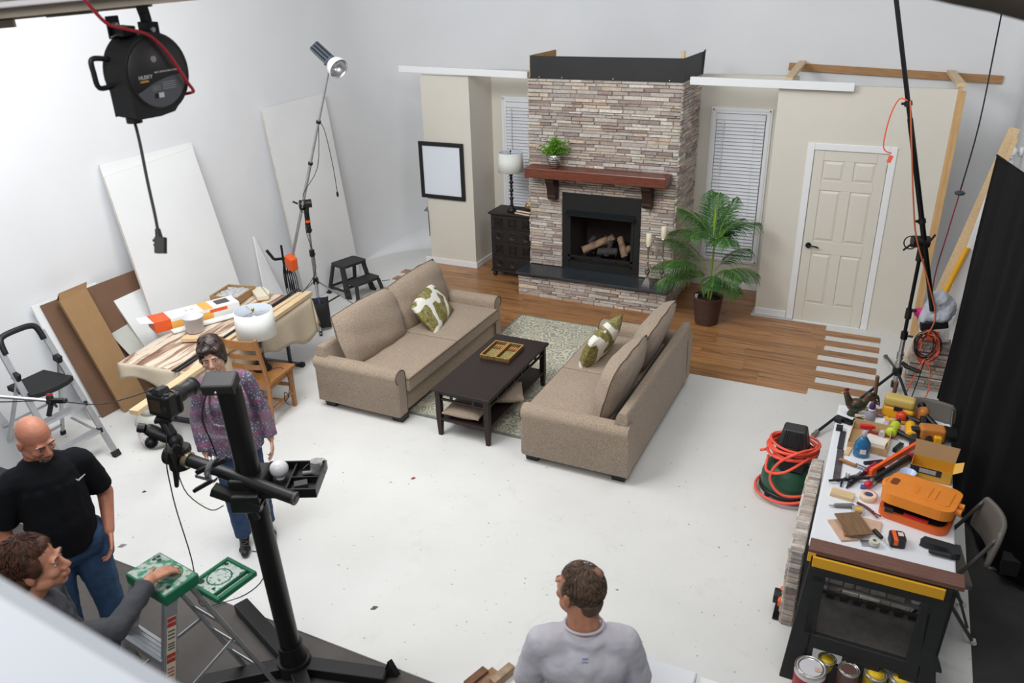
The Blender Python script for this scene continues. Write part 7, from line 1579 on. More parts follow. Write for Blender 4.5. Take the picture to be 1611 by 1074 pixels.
pa=[Vector((-0.025,1.922,3.806)),Vector((0.047,1.948,3.788)),Vector((0.119,1.976,3.772)),Vector((0.197,2.003,3.750)),Vector((0.313,2.041,3.713))]
top_=[p+Vector((0,0,.14)) for p in pa]; dr=Vector((.10,.12,0))
vs_=pa+top_+[p+dr for p in pa]+[p+dr for p in top_]; n=5
fs=[]
for i in range(n-1): fs+= [(i,i+1,n+i+1,n+i),(2*n+i+1,2*n+i,3*n+i,3*n+i+1),(i+1,i,2*n+i,2*n+i+1),(n+i,n+i+1,3*n+i+1,3*n+i)]
fs+=[(0,n,3*n,2*n),(n-1,3*n-1,4*n-1,2*n-1)]
one('overhead_panel',B().add(vs_,fs,True),mat('brown_grey_panel',(96,86,76),.8),'brown-grey overhead panel whose curved lower edge cuts the top right corner','panel',origin=pa[2])
# cord reel
t=thing('cord_reel','black retractable cord reel hanging from the overhead beam at the top left','cord reel',(-2.70,2.34,3.78))
zn=(_f*-.42+_r*.88-_u*.23).normalized(); yn=(Vector((0,0,1))*1.0+_u*0-zn*zn.z).normalized(); yn=(yn*math.cos(-.03)+yn.cross(zn)*math.sin(-.03)).normalized(); xn=yn.cross(zn)
RO_=Vector((-2.665,2.35,3.575))-_r*.045-_u*.02; MR=Matrix((xn,yn,zn)).transposed()
def RB(b): b.v=[tuple(RO_+MR@Vector(v)) for v in b.v]; return b
RBK=mat('reel_black',(27,26,27),.5,bump=.06,bs=220)
pts=[]
for k in range(40):
    a=2*PI*k/40; x,y=.150*math.cos(a),.150*math.sin(a)
    if y<-.115 and x<.09: 
        pass
    pts.append((x,y))
body=[]
for k in range(37):
    a=math.radians(-62+ (265)*k/36); body.append((.148*math.cos(a),.150*math.sin(a)))
body+= [(-.135,-.155),(-.02,-.158),(.05,-.150)]
obj('reel_housing',RB(B().prism(body,'z',-.06,.06)),RBK,t,world=True,bevel=.014,seg=3)
obj('face_plate',RB(B().lathe([(.134,.058),(.132,.064),(.0001,.064)],(0,0,0),48)),mat('reel_face',(34,31,31),.5,bump=.08,bs=250),t,world=True)
obj('rim_ring',RB(B().lathe([(.134,.058),(.140,.062),(.146,.058)],(0,0,0),48)),RBK,t,world=True)
lb=[]
R0=.124
for k in range(25):
    a=math.radians(180+22+ (158-20)*k/24 -4); lb.append((R0*math.cos(a),R0*math.sin(a)))
top=[(.108,-.012),(.06,-.014),(.02,-.02),(-.03,-.032),(-.075,-.050)]
lbl=obj('grey_label',RB(B().prism([(x,y) for x,y in lb if y<-.05 or x>0]+top,'z',.064,.0648)),mat('reel_label_grey',(86,88,92),.45),t,world=True)
def RT(s_,sz,x,y,mm,par=t,sx=1): text('printed_text',s_,sz,Matrix.Translation(RO_)@MR.to_4x4()@Matrix.Translation((x,y,.0652)),mm,par,sx=sx)
WT=mat('label_white_text',(206,206,206),.5)
RT('HUSKY',.020,-.062,-.006,WT); RT('50 FT. RETRACTABLE CORD REEL',.0085,.045,.006,WT)
obj('yellow_strip',RB(B().box(-.088,-.050,-.024,-.017,.064,.0649)),mat('reel_yellow',(200,140,50),.5),t,world=True)
obj('pictogram',RB(B().box(-.035,-.018,-.088,-.070,.0648,.0655)),BLACK,lbl,world=True); obj('white_patch',RB(B().box(-.016,.008,-.088,-.070,.0648,.0655)),WT,lbl,world=True)
b=B()
for k in range(4): b.box(.01,.075-.006*(k%2),-.036-.008*k,-.033-.008*k,.0648,.0652)
for k in range(3): b.box(-.04,-.002,-.045-.007*k,-.043-.007*k,.0648,.0652)
obj('fine_print',RB(b),mat('fine_print_grey',(140,142,146),.5),lbl,world=True)
obj('center_badge',RB(B().cyl((-.012,.055,.064),(-.012,.055,.067),.012,n=22)),mat('badge_grey',(170,166,162),.3,metal=.5),t,world=True)
obj('carry_handle',RB(B().tube([(-.135,.062,-.03),(-.195,.068,-.04),(-.20,.02,-.04),(-.19,-.035,-.04),(-.135,-.032,-.03)],.010,8,sub=5)),RBK,t,world=True)
obj('cord_outlet',RB(B().cyl((-.10,-.155,0),(-.10,-.175,0),.03,n=18)),RBK,t,world=True,bevel=.003)
obj('mount_bracket',RB(B().box(-.115,-.06,.13,.21,-.03,-.022).box(-.10,-.04,.14,.175,-.035,.035)),BLACKM,t,world=True,bevel=.003)
obj('mount_bracket',RB(B().box(.02,.07,.135,.18,-.03,.03).box(.035,.06,.17,.21,-.03,-.02)),BLACKM,t,world=True,bevel=.003)
obj('perforated_strap',RB(B().add([(.075,.235,-.09),(.130,.235,-.09),(.150,.09,-.09),(.135,.078,-.09),(.110,.080,-.09),(.075,.235,-.094),(.130,.235,-.094),(.150,.09,-.094),(.135,.078,-.094),(.110,.080,-.094)],[(0,1,2,3,4),(9,8,7,6,5),(0,5,6,1),(1,6,7,2),(2,7,8,3),(3,8,9,4),(4,9,5,0)])),BLACKM,t,world=True)
b=B()
for x,y in ((.100,.17),(.125,.165),(.107,.13),(.132,.125),(.140,.10)): b.cyl((x,y,-.0885),(x,y,-.0875),.003,n=8)
obj('strap_hole',RB(b),WPL,t,world=True); obj('bracket_bolt',RB(B().cyl((-.09,.18,-.022),(-.09,.18,.0),.009,n=6).cyl((-.125,.14,.0),(-.085,.15,.0),.004,n=6).cyl((.035,.155,.03),(.035,.155,.04),.01,n=6)),STEEL,t,world=True)
o0=RO_+MR@Vector((-.10,-.175,0))
pc=one('reel_cord',B().tube([o0,(-2.677,2.199,3.309),(-2.627,2.155,3.173),(-2.582,2.119,3.06),(-2.556,2.095,2.985)],.006,8),BLACK,'black cord hanging down from the reel with a socket end','cord')
e0=Vector((-2.556,2.095,2.985)); dv=(Vector((.022,-.02,-.062))).normalized()
sk=obj('socket_end',B().cyl(e0+dv*-.02,e0+dv*.015,.010,.014,n=14).obox(e0+dv*.045,(.038,.028,.062),frame((0,0,0),_r,dv*-1).to_3x3()@Matrix.Rotation(PI/2,3,'X')),BLACK,None); sk.parent=pc
b=B()
for k in range(3): b.obox(e0+dv*(.025+.018*k)-_r*.018,(.014,.012,.010))
sk2=obj('socket_ribs',b,BLACK,None); sk2.parent=pc
one('red_air_line',B().tube([RO_+MR@Vector(q_) for q_ in ((-.25,.30,.05),(-.18,.20,.06),(-.11,.172,.07),(-.031,.147,.08),(.034,.088,.08),(.077,.022,.08),(.114,-.044,.08),(.142,-.083,.075),(.150,-.095,.05),(.135,-.10,.03))],.0065,8,sub=6),mat('red_cable',(168,40,52),.4),'red cable running over the front of the black cord reel','cable')
# white blurred slab close to the lens
e0=Vector((-.745,.333,3.303)); e1=Vector((-.593,.365,3.214)); dd=(e1-e0).normalized(); P0=e0-dd*.5; P1=e1+dd*.9
dn=(-_u*.75-_r*.35).normalized(); back=_f*.03
Q=[P0,P1,P1+dn*.9,P0+dn*.9]; Q2=[p+back for p in Q]
one('white_partition_board',B().add(Q+Q2,[(0,1,2,3),(7,6,5,4),(0,4,5,1),(1,5,6,2),(2,6,7,3),(3,7,4,0)]),mat('near_white_panel',(226,230,238),.7),'out-of-focus white panel close to the viewer covering the bottom left corner','panel',origin=P0)
# ================= PEOPLE =================
def V(*a): return Vector(a)
def headframe(F,U): 
    F=Vector(F).normalized(); U=Vector(U); U=(U-F*U.dot(F)).normalized(); S=F.cross(U)  # S = viewer-left.. person's right
    return Matrix((S,F,U)).transposed()
def add_head(b,c,Rm,s=1,ear=1,jaw=1,bare=True):
    P=lambda x,y,z:Vector(c)+Rm@Vector((x*s,y*s,z*s))
    E=lambda p,r:b.ell(P(*p),tuple(q*s for q in r),Rm,18,12)
    E((0,-.012,.035),(.076,.096,.088)); E((0,.025,-.02),(.066,.07,.088)); E((0,.035,-.075),(.05*jaw,.055,.038)); E((0,.07,-.098),(.024*jaw,.022,.018))
    for x in (-1,1):
        E((x*.036,.068,-.032),(.026,.022,.024)); E((x*.03,.088,.022),(.028,.012,.009)); E((x*.079,-.004,-.012),(.010,.02,.034)); E((x*.082,-.010,.006),(.008,.014,.014)); E((x*.012,.105,-.040),(.011,.012,.010))
        E((x*.05,.02,-.065),(.022,.045,.03))
    b.cap(P(0,.088,.012),P(0,.116,-.030),.0095*s,.0135*s); E((0,.092,-.066),(.027,.012,.008)); E((0,.090,-.078),(.023,.012,.008))
    return P
def add_hand(b,w,d,n,th,s=1,curl=.5,spread=.12):
    """w wrist, d direction of fingers, n palm normal (palm side), th: +1/-1 thumb side"""
    w=Vector(w); d=Vector(d).normalized(); n=Vector(n); n=(n-d*n.dot(d)).normalized(); sd=d.cross(n)*th
    pc=w+d*.05*s
    for k in (-1,-.33,.33,1): b.cap(w+sd*.014*k*s+d*.01*s,w+d*.088*s+sd*.027*k*s,.015*s,.0125*s)
    L=[.088,.098,.092,.072]
    for i in range(4):
        k=1-i*2/3; base=w+d*.088*s+sd*.027*k*s; dd=(d+sd*spread*k).normalized(); p=base; c=curl*(1+.15*i)
        for j,(fr,r) in enumerate(((.42,.0098),(.32,.009),(.26,.0082))):
            dd=(dd*math.cos(c*.55)+n*math.sin(c*.55)).normalized(); q=p+dd*L[i]*fr*s; b.cap(p,q,r*s,(r-.0008)*s,10); p=q
    p=w+d*.022*s+sd*.022*s; dd=(sd*.75+d*.65+n*.15).normalized()
    for fr,r in ((.042,.0125),(.032,.011),(.027,.0095)):
        q=p+dd*fr*s; b.cap(p,q,r*s,(r-.001)*s,10); p=q; dd=(dd+d*.35+n*.2*curl).normalized()
def eyes(t,P,Rm,s,closed=False,col=DARKEYE):
    b=B(); 
    for x in (-1,1): b.ell(P(x*.031,.0855,-.001),(.011*s,.0075*s,.0048*s),Rm,14,10)
    obj('eyeballs',b,EYEW,t,world=True); b=B()
    for x in (-1,1): b.ell(P(x*.031,.0915,-.0015),(.0058*s,.0025*s,.0044*s),Rm,12,8)
    obj('pupils',b,col,t,world=True)
def brows(t,P,s,m_,lift=0,thick=.004):
    b=B()
    for x in (-1,1): b.tube([P(x*.012,.099,.020+lift),P(x*.03,.100,.027+lift),P(x*.052,.086,.020+lift)],thick*s,6)
    obj('eyebrows',b,m_,t,world=True)
def mouth(t,P,s,m_,smile=0,open_=False):
    obj('lips',B().tube([P(-.026,.094,-.068+smile),P(-.012,.1025,-.071),P(0,.1045,-.0705),P(.012,.1025,-.071),P(.026,.094,-.068+smile)],.0052*s,6),m_,t,world=True)
    if open_: obj('teeth',B().tube([P(-.019,.1005,-.069+smile*.6),P(0,.1075,-.0705),P(.019,.1005,-.069+smile*.6)],.0042*s,6),EYEW,t,world=True)
def ehair(P,n,c,r,ok,rad,mat_,t,seed=1,L_=.26,lift=1.03,name='hair_strands'):
    rr=random.Random(seed); b=B()
    for i in range(n):
        ct=rr.uniform(-.75,1); th=math.acos(ct); ph=rr.uniform(-PI,PI)
        if not ok(th,ph): continue
        q=[]; dp=rr.uniform(-.10,.10)
        for k in range(4):
            T_=th+L_*k/3; F_=ph+dp*k/3; s_=1.0+(lift-1)*min(k,2)/2+(rr.uniform(0,.012) if k==3 else 0)
            q.append(P(c[0]+r[0]*s_*math.sin(T_)*math.sin(F_),c[1]+r[1]*s_*math.sin(T_)*math.cos(F_),c[2]+r[2]*s_*math.cos(T_)))
        b.tube(q,rad,4,smooth=False,r2=rad*.4)
    return obj(name,b,mat_,t,world=True)
def strands(P,Rm,n,pts,r,mat_,t,name='hair_strands',seed=1):
    """pts(rr)->(list of points in head space)"""
    rr=random.Random(seed); b=B()
    for i in range(n):
        q=pts(rr)
        if q: b.tube([P(*p) for p in q],r,4,smooth=False,r2=r*.3)
    return obj(name,b,mat_,t,world=True)
# ---------- woman
def build_woman():
    base=V(-4.03,3.57,0); F=V(.74,-.67,0).normalized(); Lf=V(-F.y,F.x,0)
    P=lambda x,y,z: base+Lf*x+F*y+V(0,0,z)
    t=thing('person','woman with short brown hair, purple patterned blouse and jeans, smiling','person',base)
    b=B(); c_=P(-.035,.04,1.57)
    Rm=headframe(F*.95+Lf*-.15+V(0,0,-.16),V(0,0,1)+F*.25+Lf*-.10); hp=add_head(b,c_,Rm,.98,jaw=.93)
    b.cap(P(-.01,.0,1.36),hp(0,-.02,-.06),.054,.052)
    b.cap(P(-.12,0,1.325),P(.12,0,1.325),.062).cap(P(0,0,1.28),P(0,.01,1.05),.13,.11).cap(P(0,0,1.0),P(0,0,.90),.12,.14)
    arms=[((-.155,0,1.325),(-.215,-.02,1.06),(-.205,.05,.83)),((.155,0,1.325),(.225,-.02,1.06),(.25,.03,.825))]
    for s_,(a_,e_,w_) in zip((-1,1),arms):
        b.cap(P(*a_),P(*e_),.045,.036).cap(P(*e_),P(*w_),.036,.025); add_hand(b,P(*w_),V(0,0,-1)+F*.25,Lf*-s_,1 if s_<0 else -1,.92,.45)
    ft=[(-.065,.09),(.12,-.02)]
    for s_,(fx_,fy__) in zip((-1,1),ft): b.cap(P(s_*.085,0,.86),P((s_*.085+fx_)/2*1.05,(fy__)/2+.04,.47),.085,.06).cap(P((s_*.085+fx_)/2*1.05,(fy__)/2+.04,.47),P(fx_,fy__,.09),.055,.036)
    blob('body',b,SKIN,t,.006,4)
    eyes(t,hp,Rm,.95); HB=mat('dark_brown_hair',(58,36,28),.45,col2=(34,22,18),vs=40,spec=.5); brows(t,hp,.95,HB,thick=.0028); mouth(t,hp,.98,LIP,.006,True)
    # hair: bob with side fringe
    b=B(); E=lambda p,r:b.ell(hp(*p),r,Rm,18,12)
    E((0,-.022,.050),(.088,.102,.088)); E((-.052,.0,.03),(.044,.07,.075)); E((.052,.0,.03),(.044,.07,.075)); E((0,-.07,-.02),(.07,.05,.075)); E((-.074,-.01,-.015),(.022,.045,.06)); E((.074,-.01,-.015),(.022,.045,.06)); E((.0,-.03,.09),(.06,.06,.055)); E((.03,.07,.075),(.045,.03,.025)); E((-.045,.062,.06),(.03,.03,.03))
    blob('hair',b,HB,t,.006,3,.006,.04)
    def hs(rr):
        a=rr.uniform(-PI*.95,PI*.95); x=math.sin(a); y=math.cos(a)
        if y>.25 : x1=abs(x)*.6+.3; x1=math.copysign(x1,x)
        if y>.55: 
            s_=rr.choice((-1,1,1)); return [(0.02,.03,.135),(s_*.04,.085,.10),(s_*.07,.085,.05),(s_*.082,.055,.0-rr.uniform(0,.03))]
        return [(.015+rr.uniform(-.02,.02),-.01,.140),(x*.07,y*.07-.02,.115),(x*.093,y*.09-.02,.045),(x*.09,y*.085-.02,-.03-rr.uniform(0,.035)),(x*.082,y*.08-.015,-.07-rr.uniform(0,.02))]
    strands(hp,Rm,260,hs,.0035,HB,t)
    # blouse
    BL,nt,N,L,p,tc=nodes_mat('patterned_blouse',.85)
    vo=N.new('ShaderNodeTexVoronoi'); vo.inputs['Scale'].default_value=58; L.new(tc.outputs['Object'],vo.inputs['Vector'])
    r1=ramp(N,L,vo.outputs['Distance'],[(.16,lin((182,180,192))),(.42,lin((96,88,108)))])
    w_=N.new('ShaderNodeTexWave'); w_.bands_direction='Z'; w_.inputs['Scale'].default_value=2.6; w_.inputs['Distortion'].default_value=3; w_.inputs['Detail Scale'].default_value=2; L.new(tc.outputs['Object'],w_.inputs[0])
    r2=ramp(N,L,w_.outputs['Fac'],[(.80,(0,0,0,1)),(.95,(.75,.75,.75,1))]); r3=ramp(N,L,noise(N,L,tc.outputs['Object'],5,3),[(.45,(0,0,0,1)),(.62,(.6,.6,.6,1))])
    c1=mix(N,L,r1.outputs[0],lin((146,78,116)),r2.outputs[0]); c2=mix(N,L,c1,lin((140,112,124)),r3.outputs[0]); L.new(c2,p.inputs['Base Color'])
    b=B(); b.cap(P(-.125,0,1.325),P(.125,0,1.325),.073).cap(P(0,.01,1.27),P(0,.01,1.08),.142,.15).cap(P(0,.0,1.1),P(0,0,.93),.155,.175).cyl(P(0,0,.97),P(0,0,.80),.185,.205,24)
    b.ell(P(-.07,.10,1.20),(.075,.06,.07)).ell(P(.07,.10,1.20),(.075,.06,.07)).ell(P(0,0,1.375),(.075,.07,.03))
    b.v=[tuple(base+(Vector(v)-base)-F*((Vector(v)-base).dot(F))*.16) for v in b.v]
    for (a_,e_,w_) in arms: b.cap(P(*a_),P(*e_),.058,.054).cyl(P(*e_),P(w_[0]*1.0,w_[1],w_[2]+.02),.054,.052,18).ell(P(*e_),.054)
    # ruffle collar
    bl=blob('blouse',b,BL,t,.008,5,.016,.09)
    b=B(); b.tube([P(-.105,.085,1.33),P(-.13,.145,1.22),P(-.11,.165,1.10),P(0,.172,1.07),P(.11,.165,1.10),P(.13,.145,1.22),P(.105,.085,1.33)],.012,8); obj('ruffle',b,BL,bl,world=True)
    b=B()
    b.cap(P(-.07,0,.88),P(.07,0,.88),.12)
    for s_,(fx_,fy__) in zip((-1,1),ft): b.cap(P(s_*.08,0,.84),P((s_*.085+fx_)/2*1.05,(fy__)/2+.04,.47),.098,.072).cyl(P((s_*.085+fx_)/2*1.05,(fy__)/2+.04,.47),P(fx_,fy__,.09),.070,.060,18).ell(P((s_*.085+fx_)/2*1.05,(fy__)/2+.04,.47),.07)
    blob('jeans',b,JEANS,t,.008,4,.012,.07)
    for s_,(fx_,fy__) in zip((-1,1),ft):
        b=B(); b.ell(P(fx_,fy__-.02,.05),(.04,.04,.05)).cap(P(fx_,fy__-.03,.038),P(fx_+s_*.012,fy__+.15,.030),.038,.03).ell(P(fx_+s_*.008,fy__+.10,.032),(.045,.045,.03))
        b.v=[(v[0],v[1],max(v[2],.001)) for v in b.v]; sh=blob('shoe',b,BLACK,t,.006,3)
        obj('laces',B().tube([P(fx_-.02,fy__+.05,.078),P(fx_+.02,fy__+.075,.074),P(fx_-.018,fy__+.095,.069),P(fx_+.02,fy__+.11,.062)],.0035,5),mat('grey_lace',(70,70,70),.7),sh,world=True)
build_woman()
# ---------- bald man
def build_bald():
    base=V(-4.03,2.22,-.012); F=V(.93,-.36,0).normalized(); Lf=V(-F.y,F.x,0)
    P=lambda x,y,z: base+Lf*x+F*y+V(0,0,z)
    t=thing('person','bald man with a grey goatee in a black t-shirt and jeans, hand in pocket','person',base)
    b=B(); c_=P(0,.03,1.655); Rm=headframe(F*.93+Lf*.30+V(0,0,-.38),V(0,0,1)+F*.25); hp=add_head(b,c_,Rm,1.04,jaw=1.15)
    b.cap(P(0,-.01,1.45),hp(0,-.02,-.06),.072,.068)
    b.cap(P(-.15,0,1.42),P(.15,0,1.42),.075).cap(P(0,0,1.36),P(0,.03,1.10),.16,.16).cap(P(0,.0,1.05),P(0,0,.95),.155,.15)
    arms=[((-.185,0,1.41),(-.28,-.02,1.13),(-.20,.12,.93),(V(0,0,-1)+F*.35+Lf*.2)),((.185,0,1.41),(.275,-.05,1.13),(.215,.08,.95),(V(0,0,-1)+F*.35-Lf*.2))]
    for s_,(a_,e_,w_,hd__) in zip((-1,1),arms):
        b.cap(P(*a_),P(*e_),.056,.047).cap(P(*e_),P(*w_),.047,.031); add_hand(b,P(*w_),hd__,Lf*-s_,1 if s_<0 else -1,1.02,.55)
    ft=[(-.13,.02),(.13,.04)]
    for s_,(fx_,fy__) in zip((-1,1),ft): b.cap(P(s_*.10,0,.90),P(s_*.12,.02,.50),.10,.07).cap(P(s_*.12,.02,.5),P(fx_,fy__,.1),.06,.04)
    SKB=mat('skin_tanned',(196,130,104),.45,var=.1,vs=22,bump=.04,bs=120)
    blob('body',b,SKB,t,.006,4)
    eyes(t,hp,Rm,1.0); GB=mat('grey_stubble',(112,98,90),.8,var=.3,vs=120); brows(t,hp,1.04,mat('dark_brow',(60,46,40),.7)); mouth(t,hp,1.04,mat('lip_muted',(164,96,86),.5))
    b=B(); E=lambda p,r:b.ell(hp(*p),r,Rm,14,10); E((0,.078,-.103),(.028,.022,.018)); E((-.030,.080,-.082),(.010,.012,.022)); E((.030,.080,-.082),(.010,.012,.022)); b.cap(hp(-.026,.092,-.062),hp(0,.105,-.055),.006).cap(hp(.026,.092,-.062),hp(0,.105,-.055),.006)
    blob('goatee',b,GB,t,.004,2,.003,.01)
    TS=mat('black_tshirt',(20,21,25),.95,bump=.1,bs=80,spec=.2)
    b=B(); b.cap(P(-.15,0,1.42),P(.15,0,1.42),.088).cap(P(0,.0,1.37),P(0,.03,1.12),.178,.182).cap(P(0,.02,1.12),P(0,.01,1.02),.185,.175).cyl(P(0,.01,1.05),P(0,.0,.955),.18,.172,28).ell(P(0,0,1.475),(.095,.085,.035))
    for (a_,e_,w_,_) in arms: m2=Vector(P(*a_)).lerp(P(*e_),.80); b.cap(P(*a_),Vector(P(*a_)).lerp(P(*e_),.3),.076,.074).cyl(Vector(P(*a_)).lerp(P(*e_),.2),m2,.074,.074,20)
    ts=blob('t_shirt',b,TS,t,.008,4,.014,.10)
    # small white check mark on the left chest
    cm_=P(.10,.185,1.36)
    sw=B().add([(-.022,.004,0),(-.012,-.008,0),(.030,.016,0),(-.010,.000,0),(-.018,.008,0)],[(0,1,3,4),(1,2,3)])
    Mx=frame(P(.135,.150,1.385),Lf,V(0,0,1)+F*-.25); sw.v=[tuple(Mx@Vector(v)) for v in sw.v]
    o=obj('chest_mark',sw,mat('mark_white',(190,192,198),.5),ts,world=True); md=o.modifiers.new('s','SOLIDIFY'); md.thickness=.012; md.offset=0
    b=B(); b.cap(P(-.08,0,.93),P(.08,0,.93),.148)
    for s_,(fx_,fy__) in zip((-1,1),ft): b.cap(P(s_*.098,0,.88),P(s_*.12,.02,.5),.118,.085).cyl(P(s_*.12,.02,.5),P(fx_,fy__,.08),.085,.075,20).ell(P(s_*.12,.02,.5),.085)
    b.cap(P(.19,.05,.93),P(.17,.08,.83),.05,.05)
    jn=blob('jeans',b,mat('mid_blue_denim',(48,78,112),.85,var=.25,vs=10,bump=.15,bs=60),t,.008,4,.014,.08)
    obj('belt',B().lathe([(.158,.965),(.160,1.0)],(base.x,base.y,base.z),36),mat('dark_belt',(40,38,36),.5),jn,world=True)
    for s_,(fx_,fy__) in zip((-1,1),ft):
        b=B(); b.cap(P(fx_,fy__-.05,.045),P(fx_,fy__+.17,.035),.045,.04); b.v=[(v[0],v[1],max(v[2],-.011)) for v in b.v]; blob('shoe',b,BLACK,t,.007,3)
build_bald()
# ---------- man reaching to the ladder
def build_reach():
    base=V(-3.10,1.46,-.012); F=V(.84,.54,0).normalized(); Lf=V(-F.y,F.x,0)
    P=lambda x,y,z: base+Lf*x+F*y+V(0,0,z)
    t=thing('person','brown-haired man in a dark grey sweater resting his hand on the green ladder top','person',base)
    b=B(); c_=V(-3.055,1.53,1.625); Rm=headframe(F*.95+V(0,0,.10)+Lf*.1,V(0,0,1)+F*-.05); hp=add_head(b,c_,Rm,1.05,jaw=1.05)
    b.cap(P(0,-.01,1.44),hp(0,-.02,-.06),.068,.064)
    b.cap(P(-.14,0,1.40),P(.14,0,1.40),.07).cap(P(0,0,1.34),P(0,.02,1.08),.15,.14).cap(P(0,0,1.05),P(0,0,.94),.14,.14)
    W_=V(-2.935,1.935,1.262); El=V(-2.845,1.66,1.235); SR=P(-.19,.03,1.39)
    b.cap(SR,El,.052,.044).cap(El,W_,.044,.030); add_hand(b,W_,V(.02,1,-.16),V(0,0,-1)+V(0,.1,0),1,1.0,.38,.14)
    b.cap(P(.19,0,1.4),P(.25,.0,1.12),.052,.044).cap(P(.25,0,1.12),P(.24,.12,.88),.044,.03); add_hand(b,P(.24,.12,.88),V(0,0,-1)+F*.2,-Lf,-1,1,.5)
    ft=[(-.11,.0),(.11,.06)]
    for s_,(fx_,fy__) in zip((-1,1),ft): b.cap(P(s_*.095,0,.9),P(s_*.11,.03,.5),.095,.065).cap(P(s_*.11,.03,.5),P(fx_,fy__,.1),.058,.038)
    blob('body',b,SKIN2,t,.006,4)
    eyes(t,hp,Rm,1.0); HR=mat('thick_brown_hair',(92,56,36),.55,col2=(52,32,24),vs=30,spec=.4); brows(t,hp,1.05,HR,thick=.0035); mouth(t,hp,1.05,mat('lip_ruddy',(160,88,78),.5))
    b=B(); E=lambda p,r:b.ell(hp(*p),r,Rm,18,12)
    E((0,-.03,.055),(.092,.108,.09)); E((0,-.06,-.005),(.085,.068,.09)); E((0,.035,.088),(.056,.045,.036)); E((-.07,.005,.035),(.022,.055,.06)); E((.07,.005,.035),(.022,.055,.06)); E((-.066,-.05,-.03),(.022,.04,.05)); E((.066,-.05,-.03),(.022,.04,.05))
    blob('hair',b,HR,t,.006,4,.006,.03)
    def hs(rr):
        a=rr.uniform(-PI,PI); x=math.sin(a); y=math.cos(a); k=rr.uniform(0,1); z=.13-.15*k
        if y>.3 and z<.08: return None
        p=(x*.095*math.sin(.6+k),-.03+y*.105*math.sin(.6+k),z); d_=(x*.25+rr.uniform(-.3,.3),y*.25-.25+rr.uniform(-.3,.3),-.8+rr.uniform(-.2,.3))
        q=(p[0]*1.06+d_[0]*.018,p[1]*1.03+d_[1]*.018,p[2]+d_[2]*.02+.006); r_=(q[0]+d_[0]*.012,q[1]+d_[1]*.012,q[2]+d_[2]*.022); return [p,q,r_]
    ehair(hp,1500,(0,-.028,.045),(.094,.112,.098),lambda th,ph: not (abs(ph)<1.15 and th>1.0) and not (abs(abs(ph)-1.57)<.35 and th>1.75),.0028,HR,t,4,.30,1.05)
    SW=mat('dark_grey_sweater',(72,73,78),.95,var=.1,vs=10,bump=.25,bs=90)
    b=B(); b.cap(P(-.14,0,1.40),P(.14,0,1.40),.083).cap(P(0,0,1.35),P(0,.02,1.1),.168,.168).cyl(P(0,.02,1.12),P(0,0,.92),.172,.17,28)
    b.cap(SR,El,.068,.060).cyl(El,El.lerp(W_,.86),.059,.046,20).ell(El,.06).cyl(El.lerp(W_,.80),El.lerp(W_,.88),.05,.05,20)
    b.cap(P(.19,0,1.4),P(.25,.0,1.12),.066,.058).cyl(P(.25,0,1.12),P(.242,.10,.90),.056,.045,20).ell(P(.25,0,1.12),.057)
    blob('sweater',b,SW,t,.008,4,.018,.07)
    SHC=mat('white_collar',(206,214,236),.8)
    b=B()
    for s_ in (-1,1): b.add([P(0,-.075,1.475),P(s_*.06,-.05,1.485),P(s_*.085,.03,1.47),P(s_*.035,.10,1.43),P(s_*.075,.13,1.40),P(s_*.12,.04,1.43),P(s_*.10,-.07,1.44),P(0,-.10,1.445)],[(0,1,6,7),(1,2,5,6),(2,3,4,5)] if s_<0 else [(7,6,1,0),(6,5,2,1),(5,4,3,2)])
    o=obj('shirt_collar',b,SHC,t,world=True); md=o.modifiers.new('s','SOLIDIFY'); md.thickness=.01; md.offset=1
    b=B(); b.cap(P(-.07,0,.92),P(.07,0,.92),.142)
    for s_,(fx_,fy__) in zip((-1,1),ft): b.cap(P(s_*.095,0,.88),P(s_*.11,.03,.5),.112,.08).cyl(P(s_*.11,.03,.5),P(fx_,fy__,.08),.078,.07,20).ell(P(s_*.11,.03,.5),.08)
    blob('jeans',b,JEANS,t,.009,4,.012,.08)
    for s_,(fx_,fy__) in zip((-1,1),ft):
        b=B(); b.cap(P(fx_,fy__-.05,.045),P(fx_,fy__+.17,.035),.045,.04); b.v=[(v[0],v[1],max(v[2],-.011)) for v in b.v]; blob('shoe',b,BLACK,t,.007,3)
build_reach()
